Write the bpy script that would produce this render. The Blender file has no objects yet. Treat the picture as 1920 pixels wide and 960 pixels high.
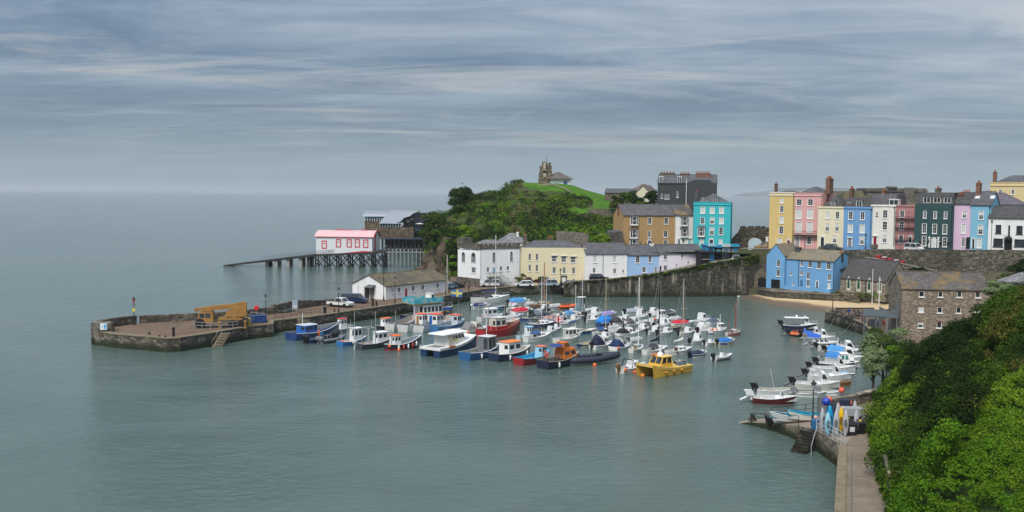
import bpy, bmesh, math, random
import numpy as np
from mathutils import Vector, Matrix
random.seed(7)
S = bpy.context.scene; COL = S.collection
# ---------------------------------------------------------------- camera model
H = 24.0; FPX = 1867.0; PITCH = math.atan(118.7/FPX); ROLL = .007
_f = Vector((0, math.cos(PITCH), -math.sin(PITCH)))
_u0 = Vector((0, math.sin(PITCH), math.cos(PITCH))); _r0 = Vector((1, 0, 0))
_r = _r0*math.cos(ROLL) + _u0*math.sin(ROLL); _u = _u0*math.cos(ROLL) - _r0*math.sin(ROLL)
CAM = Vector((0, 0, H))
def ray(px, py): return _f + _r*((px-960)/FPX) + _u*((480-py)/FPX)
def atz(px, py, z):
    d = ray(px, py); return CAM + d*((z-H)/d.z)
def atd(px, py, D):
    d = ray(px, py); return CAM + d*(D/d.y)
def pxx(px, D):           # world x of an image column at distance D (about the horizon)
    return atd(px, 450, D).x
def rot2(a): return Matrix.Rotation(a, 4, 'Z')
def lerp(a, b, t): return a+(b-a)*t
def interp(x, pts):
    if x <= pts[0][0]: return pts[0][1]
    for (a, b), (c, d) in zip(pts, pts[1:]):
        if x <= c: return b+(d-b)*(x-a)/(c-a)
    return pts[-1][1]
# ---------------------------------------------------------------- mesh builder
class MB:
    def __init__(s, T=None): s.v = []; s.f = []; s.m = []; s.T = T
    def add(s, vs, fs, m=0):
        o = len(s.v)
        s.v += [(s.T @ Vector(p)) if s.T else Vector(p) for p in vs]
        s.f += [tuple(i+o for i in f) for f in fs]
        s.m += (m if isinstance(m, list) else [m]*len(fs))
    def box(s, x0, x1, y0, y1, z0, z1, m=0):
        s.add([(x0,y0,z0),(x1,y0,z0),(x1,y1,z0),(x0,y1,z0),(x0,y0,z1),(x1,y0,z1),(x1,y1,z1),(x0,y1,z1)],
              [(0,3,2,1),(4,5,6,7),(0,1,5,4),(1,2,6,5),(2,3,7,6),(3,0,4,7)], m)
    def hexa(s, b, t, m=0):      # bottom 4 points, top 4 points
        s.add(list(b)+list(t), [(0,3,2,1),(4,5,6,7),(0,1,5,4),(1,2,6,5),(2,3,7,6),(3,0,4,7)], m)
    def poly(s, pts, m=0): s.add(pts, [tuple(range(len(pts)))], m)
    def prism(s, pts, z0, z1, m=0, mt=None):
        n = len(pts); vs = [(p[0],p[1],z0) for p in pts]+[(p[0],p[1],z1) for p in pts]
        s.add(vs, [tuple(range(n-1,-1,-1))]+[(i,(i+1)%n,n+(i+1)%n,n+i) for i in range(n)], m)
        s.add([(p[0],p[1],z1) for p in pts], [tuple(range(n))], m if mt is None else mt)
    def xprism(s, pts, y0, y1, m=0):  # profile in x,z extruded along y
        n = len(pts); vs = [(p[0],y0,p[1]) for p in pts]+[(p[0],y1,p[1]) for p in pts]
        s.add(vs, [tuple(range(n)), tuple(range(2*n-1,n-1,-1))]+[(i,n+i,n+(i+1)%n,(i+1)%n) for i in range(n)], m)
    def tube(s, pts, r, m=0, n=6):
        pts = [Vector(p) for p in pts]; rs = r if isinstance(r, (list, tuple)) else [r]*len(pts)
        vs = []
        for i, p in enumerate(pts):
            d = (pts[min(i+1,len(pts)-1)]-pts[max(i-1,0)])
            d = d.normalized() if d.length > 1e-9 else Vector((0,0,1))
            a = d.cross(Vector((0,0,1)) if abs(d.z) < .95 else Vector((1,0,0))).normalized(); b = d.cross(a)
            vs += [p+(a*math.cos(2*math.pi*k/n)+b*math.sin(2*math.pi*k/n))*rs[i] for k in range(n)]
        fs = [(i*n+k, i*n+(k+1)%n, (i+1)*n+(k+1)%n, (i+1)*n+k) for i in range(len(pts)-1) for k in range(n)]
        fs += [tuple(range(n-1,-1,-1)), tuple((len(pts)-1)*n+k for k in range(n))]
        s.add(vs, fs, m)
    def lathe(s, prof, c=(0,0,0), m=0, n=10):  # (r,z) profile round z
        vs = [(c[0]+r*math.cos(2*math.pi*k/n), c[1]+r*math.sin(2*math.pi*k/n), c[2]+z) for r, z in prof for k in range(n)]
        fs = [(i*n+k, i*n+(k+1)%n, (i+1)*n+(k+1)%n, (i+1)*n+k) for i in range(len(prof)-1) for k in range(n)]
        fs += [tuple(range(n-1,-1,-1)), tuple((len(prof)-1)*n+k for k in range(n))]
        s.add(vs, fs, m)
    def ball(s, c, r, m=0, n=8):
        k = 6; r3 = r if isinstance(r, (tuple, list)) else (r,r,r)
        vs = []; 
        for i in range(k+1):
            t = math.pi*i/k; rr = max(math.sin(t), .02)
            vs += [(c[0]+r3[0]*rr*math.cos(2*math.pi*j/n), c[1]+r3[1]*rr*math.sin(2*math.pi*j/n), c[2]-r3[2]*math.cos(t)) for j in range(n)]
        s.add(vs, [(i*n+j, i*n+(j+1)%n, (i+1)*n+(j+1)%n, (i+1)*n+j) for i in range(k) for j in range(n)], m)
    def loft(s, rings, m=0, closed=True, caps=True):
        n = len(rings[0]); vs = [p for r in rings for p in r]; K = n if closed else n-1
        fs = []; ms = []
        for i in range(len(rings)-1):
            for k in range(K):
                fs.append((i*n+k, i*n+(k+1)%n, (i+1)*n+(k+1)%n, (i+1)*n+k)); ms.append(m[k] if isinstance(m, list) else m)
        if caps:
            c = m[0] if isinstance(m, list) else m
            fs += [tuple(range(n-1,-1,-1)), tuple((len(rings)-1)*n+k for k in range(n))]; ms += [c, c]
        s.add(vs, fs, ms)
    def build(s, name, mats, parent=None, loc=None, rz=0, smooth=False, fix=True):
        me = bpy.data.meshes.new(name); me.from_pydata(s.v, [], s.f)
        if not isinstance(mats, (list, tuple)): mats = [mats]
        for m in mats: me.materials.append(m)
        if len(mats) > 1: me.polygons.foreach_set('material_index', s.m)
        if fix:
            bm = bmesh.new(); bm.from_mesh(me); bmesh.ops.recalc_face_normals(bm, faces=bm.faces); bm.to_mesh(me); bm.free()
        if smooth: me.polygons.foreach_set('use_smooth', [True]*len(me.polygons))
        me.update()
        o = bpy.data.objects.new(name, me); COL.objects.link(o)
        if parent: o.parent = parent
        if loc is not None: o.location = loc
        if rz: o.rotation_euler = (0,0,rz)
        return o
def np_mesh(name, V, nper, mats, parent=None, midx=None):
    """V (N*nper,3): separate faces of nper corners."""
    n = len(V)//nper; me = bpy.data.meshes.new(name)
    me.vertices.add(len(V)); me.vertices.foreach_set('co', np.asarray(V, np.float32).ravel())
    me.loops.add(len(V)); me.loops.foreach_set('vertex_index', np.arange(len(V), dtype=np.int32))
    me.polygons.add(n); me.polygons.foreach_set('loop_start', np.arange(0, len(V), nper, dtype=np.int32))
    me.polygons.foreach_set('loop_total', np.full(n, nper, np.int32))
    for m in (mats if isinstance(mats, list) else [mats]): me.materials.append(m)
    if midx is not None: me.polygons.foreach_set('material_index', np.asarray(midx, np.int32))
    me.update(calc_edges=True); me.validate()
    o = bpy.data.objects.new(name, me); COL.objects.link(o)
    if parent: o.parent = parent
    return o
def tag(o, label, cat, group=None, kind=None):
    if label: o['label'] = label
    if cat: o['category'] = cat
    if group: o['group'] = group
    if kind: o['kind'] = kind
    return o
def thing(name, label, cat, loc=(0,0,0), rz=0, group=None):
    o = bpy.data.objects.new(name, None); COL.objects.link(o); o.empty_display_size = .3
    o.location = loc; o.rotation_euler = (0,0,rz)
    return tag(o, label, cat, group)
def kids(o): return [c for c in bpy.data.objects if c.parent == o]
def dup(root, loc, rz=None, label=None, scale=None):
    r = root.copy(); COL.objects.link(r); r.location = loc
    if rz is not None: r.rotation_euler = (0,0,rz)
    if scale: r.scale = (scale,)*3
    if label: r['label'] = label
    for ch in root.children:
        c = ch.copy(); COL.objects.link(c); c.parent = r
        for g in ch.children:
            d = g.copy(); COL.objects.link(d); d.parent = c
    return r
def struct(o):
    o['kind'] = 'structure'; return o
# ---------------------------------------------------------------- materials
MATS = {}
def _new(name):
    m = bpy.data.materials.new(name); m.use_nodes = True; nt = m.node_tree
    return m, nt, nt.nodes['Principled BSDF']
def N(nt, t, **kw):
    n = nt.nodes.new(t)
    for k, v in kw.items():
        if k in n.inputs: n.inputs[k].default_value = v
        else: setattr(n, k, v)
    return n
def L(nt, a, b): nt.links.new(a, b)
def coords(nt, scale=(1,1,1), rnd=True):
    tc = N(nt, 'ShaderNodeTexCoord'); mp = N(nt, 'ShaderNodeMapping'); mp.inputs['Scale'].default_value = scale
    if rnd:
        oi = N(nt, 'ShaderNodeObjectInfo'); ml = N(nt, 'ShaderNodeMath', operation='MULTIPLY'); ml.inputs[1].default_value = 61.7
        L(nt, oi.outputs['Random'], ml.inputs[0]); ad = N(nt, 'ShaderNodeVectorMath', operation='ADD')
        L(nt, tc.outputs['Object'], ad.inputs[0]); L(nt, ml.outputs[0], ad.inputs[1]); L(nt, ad.outputs[0], mp.inputs['Vector'])
    else: L(nt, tc.outputs['Object'], mp.inputs['Vector'])
    return mp.outputs['Vector']
def noise(nt, vec, scale, detail=4, rough=.55, dist=0):
    n = N(nt, 'ShaderNodeTexNoise', Scale=scale, Detail=detail, Roughness=rough, Distortion=dist)
    L(nt, vec, n.inputs['Vector']); return n.outputs['Fac']
def ramp(nt, fac, stops, mode='LINEAR'):
    r = N(nt, 'ShaderNodeValToRGB'); e = r.color_ramp; e.interpolation = mode
    while len(e.elements) > 1: e.elements.remove(e.elements[-1])
    e.elements[0].position = stops[0][0]
    for i, (p, c) in enumerate(stops):
        el = e.elements[0] if i == 0 else e.elements.new(p)
        el.color = (c[0], c[1], c[2], 1) if hasattr(c, '__len__') else (c, c, c, 1)
    L(nt, fac, r.inputs['Fac']); return r.outputs['Color']
def mix(nt, fac, a, b, mode='MIX'):
    n = N(nt, 'ShaderNodeMix', data_type='RGBA', blend_type=mode)
    for i, x in ((0, fac), (6, a), (7, b)):
        if hasattr(x, 'is_output'): L(nt, x, n.inputs[i])
        elif hasattr(x, '__len__'): n.inputs[i].default_value = (x[0], x[1], x[2], 1)
        else: n.inputs[i].default_value = x
    return n.outputs[2]
def bump(nt, p, hgt, strength=.4, dist=.05):
    b = N(nt, 'ShaderNodeBump', Strength=strength, Distance=dist); L(nt, hgt, b.inputs['Height']); L(nt, b.outputs['Normal'], p.inputs['Normal'])
def sc(c, k): return tuple(max(0, min(1, x*k)) for x in c)
def paint(c, rough=.42, dirt=.25, metal=0):
    key = ('p', c, rough, dirt, metal)
    if key in MATS: return MATS[key]
    m, nt, p = _new('paint'); v = coords(nt)
    f = ramp(nt, noise(nt, v, 1.1, 5, .65), [(.42, 0), (.75, dirt)])
    L(nt, mix(nt, f, c, sc((c[0]*.62+.03, c[1]*.6+.025, c[2]*.55+.02), 1)), p.inputs['Base Color'])
    p.inputs['Roughness'].default_value = rough; p.inputs['Metallic'].default_value = metal; p.inputs['Specular IOR Level'].default_value = .5 if rough < .4 else .2
    MATS[key] = m; return m
def render_wall(c, age=.35):
    key = ('w', c, age)
    if key in MATS: return MATS[key]
    m, nt, p = _new('painted_render'); v = coords(nt); vs = coords(nt, (1.6, 1.6, .12))
    a = ramp(nt, noise(nt, v, .45, 6, .6), [(.35, 0), (.7, age)])
    b = ramp(nt, noise(nt, vs, 1.3, 5, .65), [(.5, 0), (.8, age)])
    c1 = mix(nt, a, c, sc((c[0]*.8, c[1]*.8, c[2]*.78), 1))
    c2 = mix(nt, b, c1, sc((c[0]*.62+.02, c[1]*.62+.02, c[2]*.6+.015), 1))
    L(nt, c2, p.inputs['Base Color']); p.inputs['Roughness'].default_value = .85; p.inputs['Specular IOR Level'].default_value = .15
    bump(nt, p, noise(nt, v, 9, 4), .15, .03); MATS[key] = m; return m
def stone(c1, c2, mortar, size=.55, weed=0, key=None, stain=.6, streak=0):
    key = ('s', c1, c2, mortar, size, weed, stain, streak)
    if key in MATS: return MATS[key]
    m, nt, p = _new('stone_masonry'); v = coords(nt, (1/size, 1/size, 1.9/size), rnd=False); w = coords(nt, rnd=False)
    vo = N(nt, 'ShaderNodeTexVoronoi', Scale=1.0); L(nt, v, vo.inputs['Vector'])
    ve = N(nt, 'ShaderNodeTexVoronoi', Scale=1.0, feature='DISTANCE_TO_EDGE'); L(nt, v, ve.inputs['Vector'])
    sep = N(nt, 'ShaderNodeSeparateColor'); L(nt, vo.outputs['Color'], sep.inputs[0])
    base = ramp(nt, sep.outputs[0], [(0, sc(c1, .7)), (.35, c1), (.7, c2), (1, sc(c2, 1.35))])
    edge = ramp(nt, ve.outputs['Distance'], [(.02, 1), (.09, 0)])
    col = mix(nt, edge, base, mortar)
    st = ramp(nt, noise(nt, w, .22, 7, .65), [(.4, 0), (.68, stain)])
    col = mix(nt, st, col, sc(c1, .45))
    if streak:
        vs = coords(nt, (1.0, 1.0, .1), rnd=False)
        col = mix(nt, ramp(nt, noise(nt, vs, 1.0, 5, .6), [(.55, 0), (.72, streak)]), col, (.38, .34, .27))
        col = mix(nt, ramp(nt, noise(nt, vs, .6, 6, .7), [(.5, 0), (.62, .6)]), col, (.03, .032, .026))
    if weed:
        sx = N(nt, 'ShaderNodeSeparateXYZ'); L(nt, w, sx.inputs[0])
        ad = N(nt, 'ShaderNodeMath', operation='MULTIPLY_ADD'); ad.inputs[1].default_value = 1.6
        L(nt, noise(nt, w, .5, 5), ad.inputs[0]); L(nt, sx.outputs['Z'], ad.inputs[2])
        hf = N(nt, 'ShaderNodeMath', operation='MULTIPLY'); hf.inputs[1].default_value = .4; L(nt, ad.outputs[0], hf.inputs[0])
        col = mix(nt, ramp(nt, hf.outputs[0], [(.5, .92), (.62, .6), (.8, 0)]), col, (.02, .026, .012))
    L(nt, col, p.inputs['Base Color']); p.inputs['Roughness'].default_value = .88; p.inputs['Specular IOR Level'].default_value = .12
    bump(nt, p, ve.outputs['Distance'], .6, .12); MATS[key] = m; return m
def slate(c, lichen=None, lich=.5, course=.3):
    key = ('r', c, lichen, lich)
    if key in MATS: return MATS[key]
    m, nt, p = _new('slate_roof'); v = coords(nt); vz = coords(nt, (2.2, 2.2, 5.5))
    vo = N(nt, 'ShaderNodeTexVoronoi', Scale=1.2); L(nt, vz, vo.inputs['Vector'])
    sep = N(nt, 'ShaderNodeSeparateColor'); L(nt, vo.outputs['Color'], sep.inputs[0])
    col = ramp(nt, sep.outputs[0], [(0, sc(c, .65)), (.5, c), (1, sc(c, 1.4))])
    col = mix(nt, ramp(nt, noise(nt, v, .5, 6, .65), [(.38, 0), (.7, .65)]), col, sc((c[0]*.6, c[1]*.58, c[2]*.5), 1))
    if lichen:
        col = mix(nt, ramp(nt, noise(nt, v, .33, 6, .7, .4), [(.62-lich*.3, 0), (.72-lich*.2, .85)]), col, lichen)
    L(nt, col, p.inputs['Base Color']); p.inputs['Roughness'].default_value = .7; p.inputs['Specular IOR Level'].default_value = .25
    wv = N(nt, 'ShaderNodeTexWave', Scale=1.4, bands_direction='Z', wave_profile='SAW'); L(nt, v, wv.inputs['Vector'])
    bump(nt, p, wv.outputs['Fac'], .35, .05); MATS[key] = m; return m
def ground(c1, c2, scale=.4, rough=.9, key=None, bs=.25, fine=6):
    key = ('g', c1, c2, scale)
    if key in MATS: return MATS[key]
    m, nt, p = _new('ground_surface'); v = coords(nt, rnd=False)
    col = ramp(nt, noise(nt, v, scale, 8, .68), [(.3, c1), (.7, c2)])
    col = mix(nt, ramp(nt, noise(nt, v, fine, 4, .7), [(.35, 0), (.75, .45)]), col, sc(c1, .6))
    L(nt, col, p.inputs['Base Color']); p.inputs['Roughness'].default_value = rough; p.inputs['Specular IOR Level'].default_value = .12
    bump(nt, p, noise(nt, v, fine*1.5, 4), bs, .05); MATS[key] = m; return m
def leafmat(c1, c2, c3, sc1=.35, name='leaves'):
    key = ('l', c1, c2, c3, sc1)
    if key in MATS: return MATS[key]
    m, nt, p = _new(name); v = coords(nt)
    col = ramp(nt, noise(nt, v, sc1, 3, .6), [(.33, c1), (.52, c2), (.7, c3)])
    col = mix(nt, ramp(nt, noise(nt, v, 5.5, 2, .6), [(.35, 0), (.7, .6)]), col, sc(c1, .7))
    L(nt, col, p.inputs['Base Color']); p.inputs['Roughness'].default_value = .65; p.inputs['Specular IOR Level'].default_value = .08
    tr = N(nt, 'ShaderNodeBsdfTranslucent'); L(nt, col, tr.inputs['Color']); mx = N(nt, 'ShaderNodeMixShader'); mx.inputs[0].default_value = .22
    L(nt, p.outputs[0], mx.inputs[1]); L(nt, tr.outputs[0], mx.inputs[2]); L(nt, mx.outputs[0], nt.nodes['Material Output'].inputs['Surface'])
    MATS[key] = m; return m
def glass(c=(.016, .02, .024), rough=.08):
    key = ('gl', c, rough)
    if key in MATS: return MATS[key]
    m, nt, p = _new('window_glass'); v = coords(nt)
    L(nt, mix(nt, ramp(nt, noise(nt, v, .8, 2), [(.45, 0), (.6, .8)]), c, sc(c, 2.6)), p.inputs['Base Color'])
    p.inputs['Roughness'].default_value = rough; MATS[key] = m; return m
WHITE = (.74, .745, .74); CREAMW = (.72, .68, .55); BLACK = (.012, .012, .014); GREY = (.28, .29, .3); LGREY = (.5, .51, .52); DGREY = (.06, .065, .07)
NAVY = (.012, .025, .075); BLUE = (.02, .11, .38); LBLUE = (.13, .4, .62); RED = (.42, .02, .02); ORANGE = (.72, .14, .025); YELLOW = (.68, .36, .03)
MAROON = (.09, .01, .012); WOOD = (.2, .1, .045); IRON = (.018, .019, .02); TEAL = (.03, .3, .34)
iron = paint(IRON, .5, .2); white = paint(WHITE, .45, .3); galv = paint((.34, .35, .36), .45, .3)
# ================================================================ camera, world, light
cd = bpy.data.cameras.new('camera'); cam = bpy.data.objects.new('camera', cd); COL.objects.link(cam); S.camera = cam
cd.sensor_width = 36; cd.lens = 36*FPX/1920; cd.clip_start = .5; cd.clip_end = 60000
Mx = Matrix(((_r.x, _u.x, -_f.x, 0), (_r.y, _u.y, -_f.y, 0), (_r.z, _u.z, -_f.z, H), (0, 0, 0, 1))); cam.matrix_world = Mx
S.view_settings.view_transform = 'Standard'; S.view_settings.look = 'None'; S.view_settings.exposure = 0; S.view_settings.gamma = 1
S.cycles.use_denoising = True; S.cycles.max_bounces = 5; S.cycles.diffuse_bounces = 3; S.cycles.glossy_bounces = 3
S.cycles.transmission_bounces = 2; S.cycles.volume_bounces = 0; S.cycles.caustics_reflective = False; S.cycles.sample_clamp_indirect = 4
SUN_EL, SUN_AZ = math.radians(52), math.radians(205)   # azimuth clockwise from +Y: behind the camera, a little to its left
W = bpy.data.worlds.new('World'); S.world = W; W.use_nodes = True; nt = W.node_tree
bg = nt.nodes['Background']; bg.inputs['Strength'].default_value = .1
tc = N(nt, 'ShaderNodeTexCoord'); sx = N(nt, 'ShaderNodeSeparateXYZ'); L(nt, tc.outputs['Generated'], sx.inputs[0])
def M(op, a, b=None, c=None, clamp=False):
    n = N(nt, 'ShaderNodeMath', operation=op, use_clamp=clamp)
    for i, x in enumerate((a, b, c)):
        if x is None: continue
        if hasattr(x, 'is_output'): L(nt, x, n.inputs[i])
        else: n.inputs[i].default_value = x
    return n.outputs[0]
zc = M('MAXIMUM', sx.outputs['Z'], 0.0); den = M('ADD', zc, .085)
cx = M('DIVIDE', sx.outputs['X'], den); cy = M('DIVIDE', sx.outputs['Y'], den)
cmb = N(nt, 'ShaderNodeCombineXYZ'); L(nt, cx, cmb.inputs[0]); L(nt, cy, cmb.inputs[1])
def cn(off, scale, detail, rough, dist, sxy=(1,1)):
    mp = N(nt, 'ShaderNodeMapping'); mp.inputs['Location'].default_value = off; mp.inputs['Scale'].default_value = (sxy[0], sxy[1], 1)
    mp.inputs['Rotation'].default_value = (0, 0, .12)
    L(nt, cmb.outputs[0], mp.inputs['Vector']); return noise(nt, mp.outputs[0], scale, detail, rough, dist)
n1 = cn((38.8, 17.8, 0), .6, 10, .62, .7, (.6, 1)); n2 = cn((9.2, 4.4, 2), 1.9, 9, .66, 1.1, (.5, 1)); n3 = cn((16.6, 36.4, 5), .25, 4, .55, .3, (.7, 1))
fac = M('ADD', M('MULTIPLY', n1, .5), M('ADD', M('MULTIPLY', n2, .28), M('MULTIPLY', n3, .3)))
cloud = ramp(nt, fac, [(.43, (1.2, 1.9, 2.95)), (.5, (1.85, 2.6, 3.7)), (.57, (2.85, 3.6, 4.6)), (.63, (3.9, 4.55, 5.4)), (.72, (5.6, 5.9, 6.2))])
# towards the horizon the cloud deck melts into an even blue-grey veil
n4 = cn((31.2, 15.5, 8), 1.0, 10, .66, 1.3, (.42, 1.1)); brk = M('MULTIPLY', ramp(nt, n4, [(.53, 0), (.7, .8)]), ramp(nt, zc, [(.02, 0), (.05, .85), (.15, .7), (.25, .12)]))
cloud = mix(nt, brk, cloud, (6.2, 6.05, 5.85))
veil = ramp(nt, zc, [(0, 1), (.02, .9), (.06, .35), (.13, 0)])
cloud = mix(nt, veil, cloud, (3.5, 4.55, 5.2))
sky = N(nt, 'ShaderNodeTexSky', sky_type='NISHITA', sun_disc=False, sun_elevation=SUN_EL, sun_rotation=SUN_AZ, air_density=1.2, dust_density=2.5)
col = mix(nt, .86, sky.outputs[0], cloud)
# overcast luminance: brighter overhead and round the hidden sun
sd = Vector((math.sin(SUN_AZ)*math.cos(SUN_EL), math.cos(SUN_AZ)*math.cos(SUN_EL), math.sin(SUN_EL)))
dt = N(nt, 'ShaderNodeVectorMath', operation='DOT_PRODUCT'); L(nt, tc.outputs['Generated'], dt.inputs[0]); dt.inputs[1].default_value = sd
gl = M('MULTIPLY', M('POWER', M('MAXIMUM', dt.outputs['Value'], 0), 2.0), 1.2)
zen = M('MULTIPLY', M('POWER', zc, 1.5), 1.0)
gain = M('ADD', M('ADD', 1.0, gl), zen)
vm = N(nt, 'ShaderNodeVectorMath', operation='SCALE'); L(nt, col, vm.inputs[0]); L(nt, gain, vm.inputs['Scale'])
L(nt, vm.outputs[0], bg.inputs['Color'])
sl = bpy.data.lights.new('sun', 'SUN'); sl.energy = 3.3; sl.angle = math.radians(20); sl.color = (1, .93, .83)
so = bpy.data.objects.new('sun', sl); COL.objects.link(so); so.rotation_euler = (-sd).to_track_quat('-Z', 'Y').to_euler()
# ================================================================ sea
def water_mat():
    m, nt, p = _new('sea_water'); v = coords(nt, (1, 1.0, 1), rnd=False)
    col = ramp(nt, noise(nt, v, .018, 6, .65, .8), [(.35, (.06, .1, .088)), (.65, (.092, .132, .114))])
    L(nt, col, p.inputs['Base Color']); p.inputs['Roughness'].default_value = .07; p.inputs['IOR'].default_value = 1.333
    a = noise(nt, coords(nt, (.85, 1.2, 1), rnd=False), 1.0, 6, .66, .8); b = noise(nt, coords(nt, (.7, 1.2, 1), rnd=False), .2, 4, .6, .6)
    ad = N(nt, 'ShaderNodeMath', operation='MULTIPLY_ADD'); ad.inputs[1].default_value = 1.3; L(nt, b, ad.inputs[0]); L(nt, a, ad.inputs[2])
    bump(nt, p, ad.outputs[0], .5, .26); bn_ = [n for n in nt.nodes if n.bl_idname == 'ShaderNodeBump'][0]; L(nt, ramp(nt, noise(nt, coords(nt, (1, 2.2, 1), rnd=False), .03, 5, .6, 1.0), [(.38, .34), (.62, .75)]), bn_.inputs['Strength']); return m
mb = MB(); mb.poly([(-30000, -300, 0), (30000, -300, 0), (30000, 30000, 0), (-30000, 30000, 0)]); struct(mb.build('sea_water', water_mat()))
# far headland across the bay, seen through the haze
mb = MB(); rg = random.Random(4); D0 = 11000
def headland(pts, D0, name):
    mb = MB(); rows = []
    for px, py in pts:
        p = atd(px, py, D0); rows.append([(p.x, D0-500, -2), (p.x, D0-200, max(p.z*.7, 0)), (p.x, D0, max(p.z, 1)), (p.x, D0+900, -2)])
    mb.loft(rows, closed=False, caps=False); return struct(mb.build(name, ground((.03, .05, .03), (.06, .08, .04), .002), smooth=True))
headland([(1395, 362.5), (1440, 358), (1462, 353), (1490, 352.4), (1560, 352), (1590, 353), (1610, 356), (1640, 359), (1700, 361), (1800, 360), (1990, 362)], 13200, 'far_hills')
# ================================================================ stone + ground materials
QSTONE = stone((.1, .088, .07), (.2, .175, .14), (.06, .055, .045), .7, weed=.35)
QCOPE = ground((.15, .122, .08), (.27, .225, .155), .8, fine=3)
WSTONE = stone((.05, .046, .036), (.105, .093, .07), (.03, .028, .022), .6, weed=.5, streak=.8)
RSTONE = stone((.11, .1, .082), (.2, .18, .145), (.08, .072, .06), .5)
PAVE = ground((.115, .078, .054), (.205, .145, .103), .22, fine=3)
ROADM = ground((.19, .165, .145), (.25, .22, .19), .3)
CONC = ground((.15, .118, .085), (.255, .212, .162), .3, fine=3)
SAND = ground((.42, .3, .165), (.5, .37, .21), .5); WETSAND = ground((.15, .1, .06), (.22, .15, .09), .3, rough=.45)
def xy(px, py, z): p = atz(px, py, z); return (p.x, p.y)
def offs(line, d):
    """polyline shifted to its left by d (metres)"""
    out = []
    for i, p in enumerate(line):
        a = Vector(line[max(i-1, 0)]); b = Vector(line[min(i+1, len(line)-1)]); t = (b-a).normalized(); out.append((p[0]-t.y*d, p[1]+t.x*d))
    return out
def wall_strip(name, label, line, z0, z1, th, m, cope=None, cat='wall', side=1, batter=0):
    """free wall along a polyline (z1 number or list), its thickness to the left, with a coping course"""
    n = len(line); zt = z1 if isinstance(z1, (list, tuple)) else [z1]*n; zb = z0 if isinstance(z0, (list, tuple)) else [z0]*n
    o2 = offs(line, th*side); bl = offs(line, -batter*side) if batter else line
    rings = [[(bl[i][0], bl[i][1], zb[i]), (line[i][0], line[i][1], zt[i]), (o2[i][0], o2[i][1], zt[i]), (o2[i][0], o2[i][1], zb[i])] for i in range(n)]
    mb = MB(); mb.loft(rings); o = tag(mb.build(name, m), label, cat)
    if cope:
        a = offs(line, -.09*side); b = offs(line, (th+.07)*side)
        rings = [[(a[i][0], a[i][1], zt[i]+.003), (a[i][0], a[i][1], zt[i]+.17), (b[i][0], b[i][1], zt[i]+.17), (b[i][0], b[i][1], zt[i]+.003)] for i in range(n)]
        mb = MB(); mb.loft(rings); mb.build('coping', cope, o)
    return o
# ---- main harbour quay and pier
ZQ = 2.0
edge = [xy(px, py, ZQ) for px, py in [(183,622),(208,627),(314,635.6),(338,634.2),(406,624),(468,613),(512,608.5),(513,602.5),(556,597.5),(582,595),(679,581),(755,569.7),(840,555),(880,547.5),(907,543),(957,538.3),(1058,536.3)]]
sea_edge = [xy(px, py, ZQ) for px, py in [(196,616),(260,606.5),(368,601),(440,597),(514,588),(556,580),(605,573),(650,566),(684,556.5),(745,549),(800,543.5),(842,541)]]
back = [(pxx(845, 262), 262), (pxx(1120, 262), 262), (pxx(1120, 234), 234)]
mb = MB(); inner = offs(edge, .5)
mb.prism(inner+back[::-1]+sea_edge[::-1], -2, ZQ, 0); struct(mb.build('quay_pavement', PAVE))
wall_strip('quay_wall', 'long low stone harbour wall under the pier and quay, weedy at the waterline', edge, -3, ZQ, .9, QSTONE, QCOPE, batter=.25)
# sea parapet, with a gap behind the red lamp
par = [xy(px, py, ZQ) for px, py in [(182,622),(188,619),(200,615),(228,610.5),(257,607)]]
wall_strip('parapet_wall', 'short stone parapet curving round the tip of the pier', par, -3, ZQ+1.35, .9, QSTONE, None)
par = [xy(px, py, ZQ) for px, py in [(262,606.2),(368,601),(440,597),(514,588)]]
wall_strip('parapet_wall', 'rough stone sea parapet behind the yellow crane on the pier', par, -3, ZQ+1.2, 1.0, QSTONE, None)
par = [xy(px, py, ZQ) for px, py in [(514.5,588),(556,580),(605,573),(650,566),(676,559)]]
wall_strip('parapet_wall', 'taller stone sea parapet running from pier to the parked pickup', par, -3, [3.5,3.7,3.0,2.9,2.9], 1.0, QSTONE, None)
# pier head end block with its white notice
e0 = edge[0]; mb = MB(); c = Vector((xy(182, 622, ZQ)[0]+.9, xy(182,622,ZQ)[1]+.6, 0)); mb.lathe([(1.75,-3),(1.5,2),(1.4,3.3),(1.2,3.42)], c, n=16)
ph = tag(mb.build('pier_head_pillar', QSTONE), 'round stone end pillar at the seaward tip of the pier', 'pillar')
sg = thing('notice_board', 'white notice with a blue panel on the round pier end pillar', 'sign', (c.x+.55, c.y-1.62, 2.45), math.radians(18))
mb = MB(); mb.box(-.5,.5,-.03,.03,0,1.0); mb.build('panel', paint((.8,.82,.84)), sg)
mb = MB(); mb.box(.02,.42,-.04,-.032,.15,.85); mb.box(-.3,-.12,-.04,-.032,.4,.6); mb.build('print', paint((.15,.4,.7)), sg)
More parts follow.
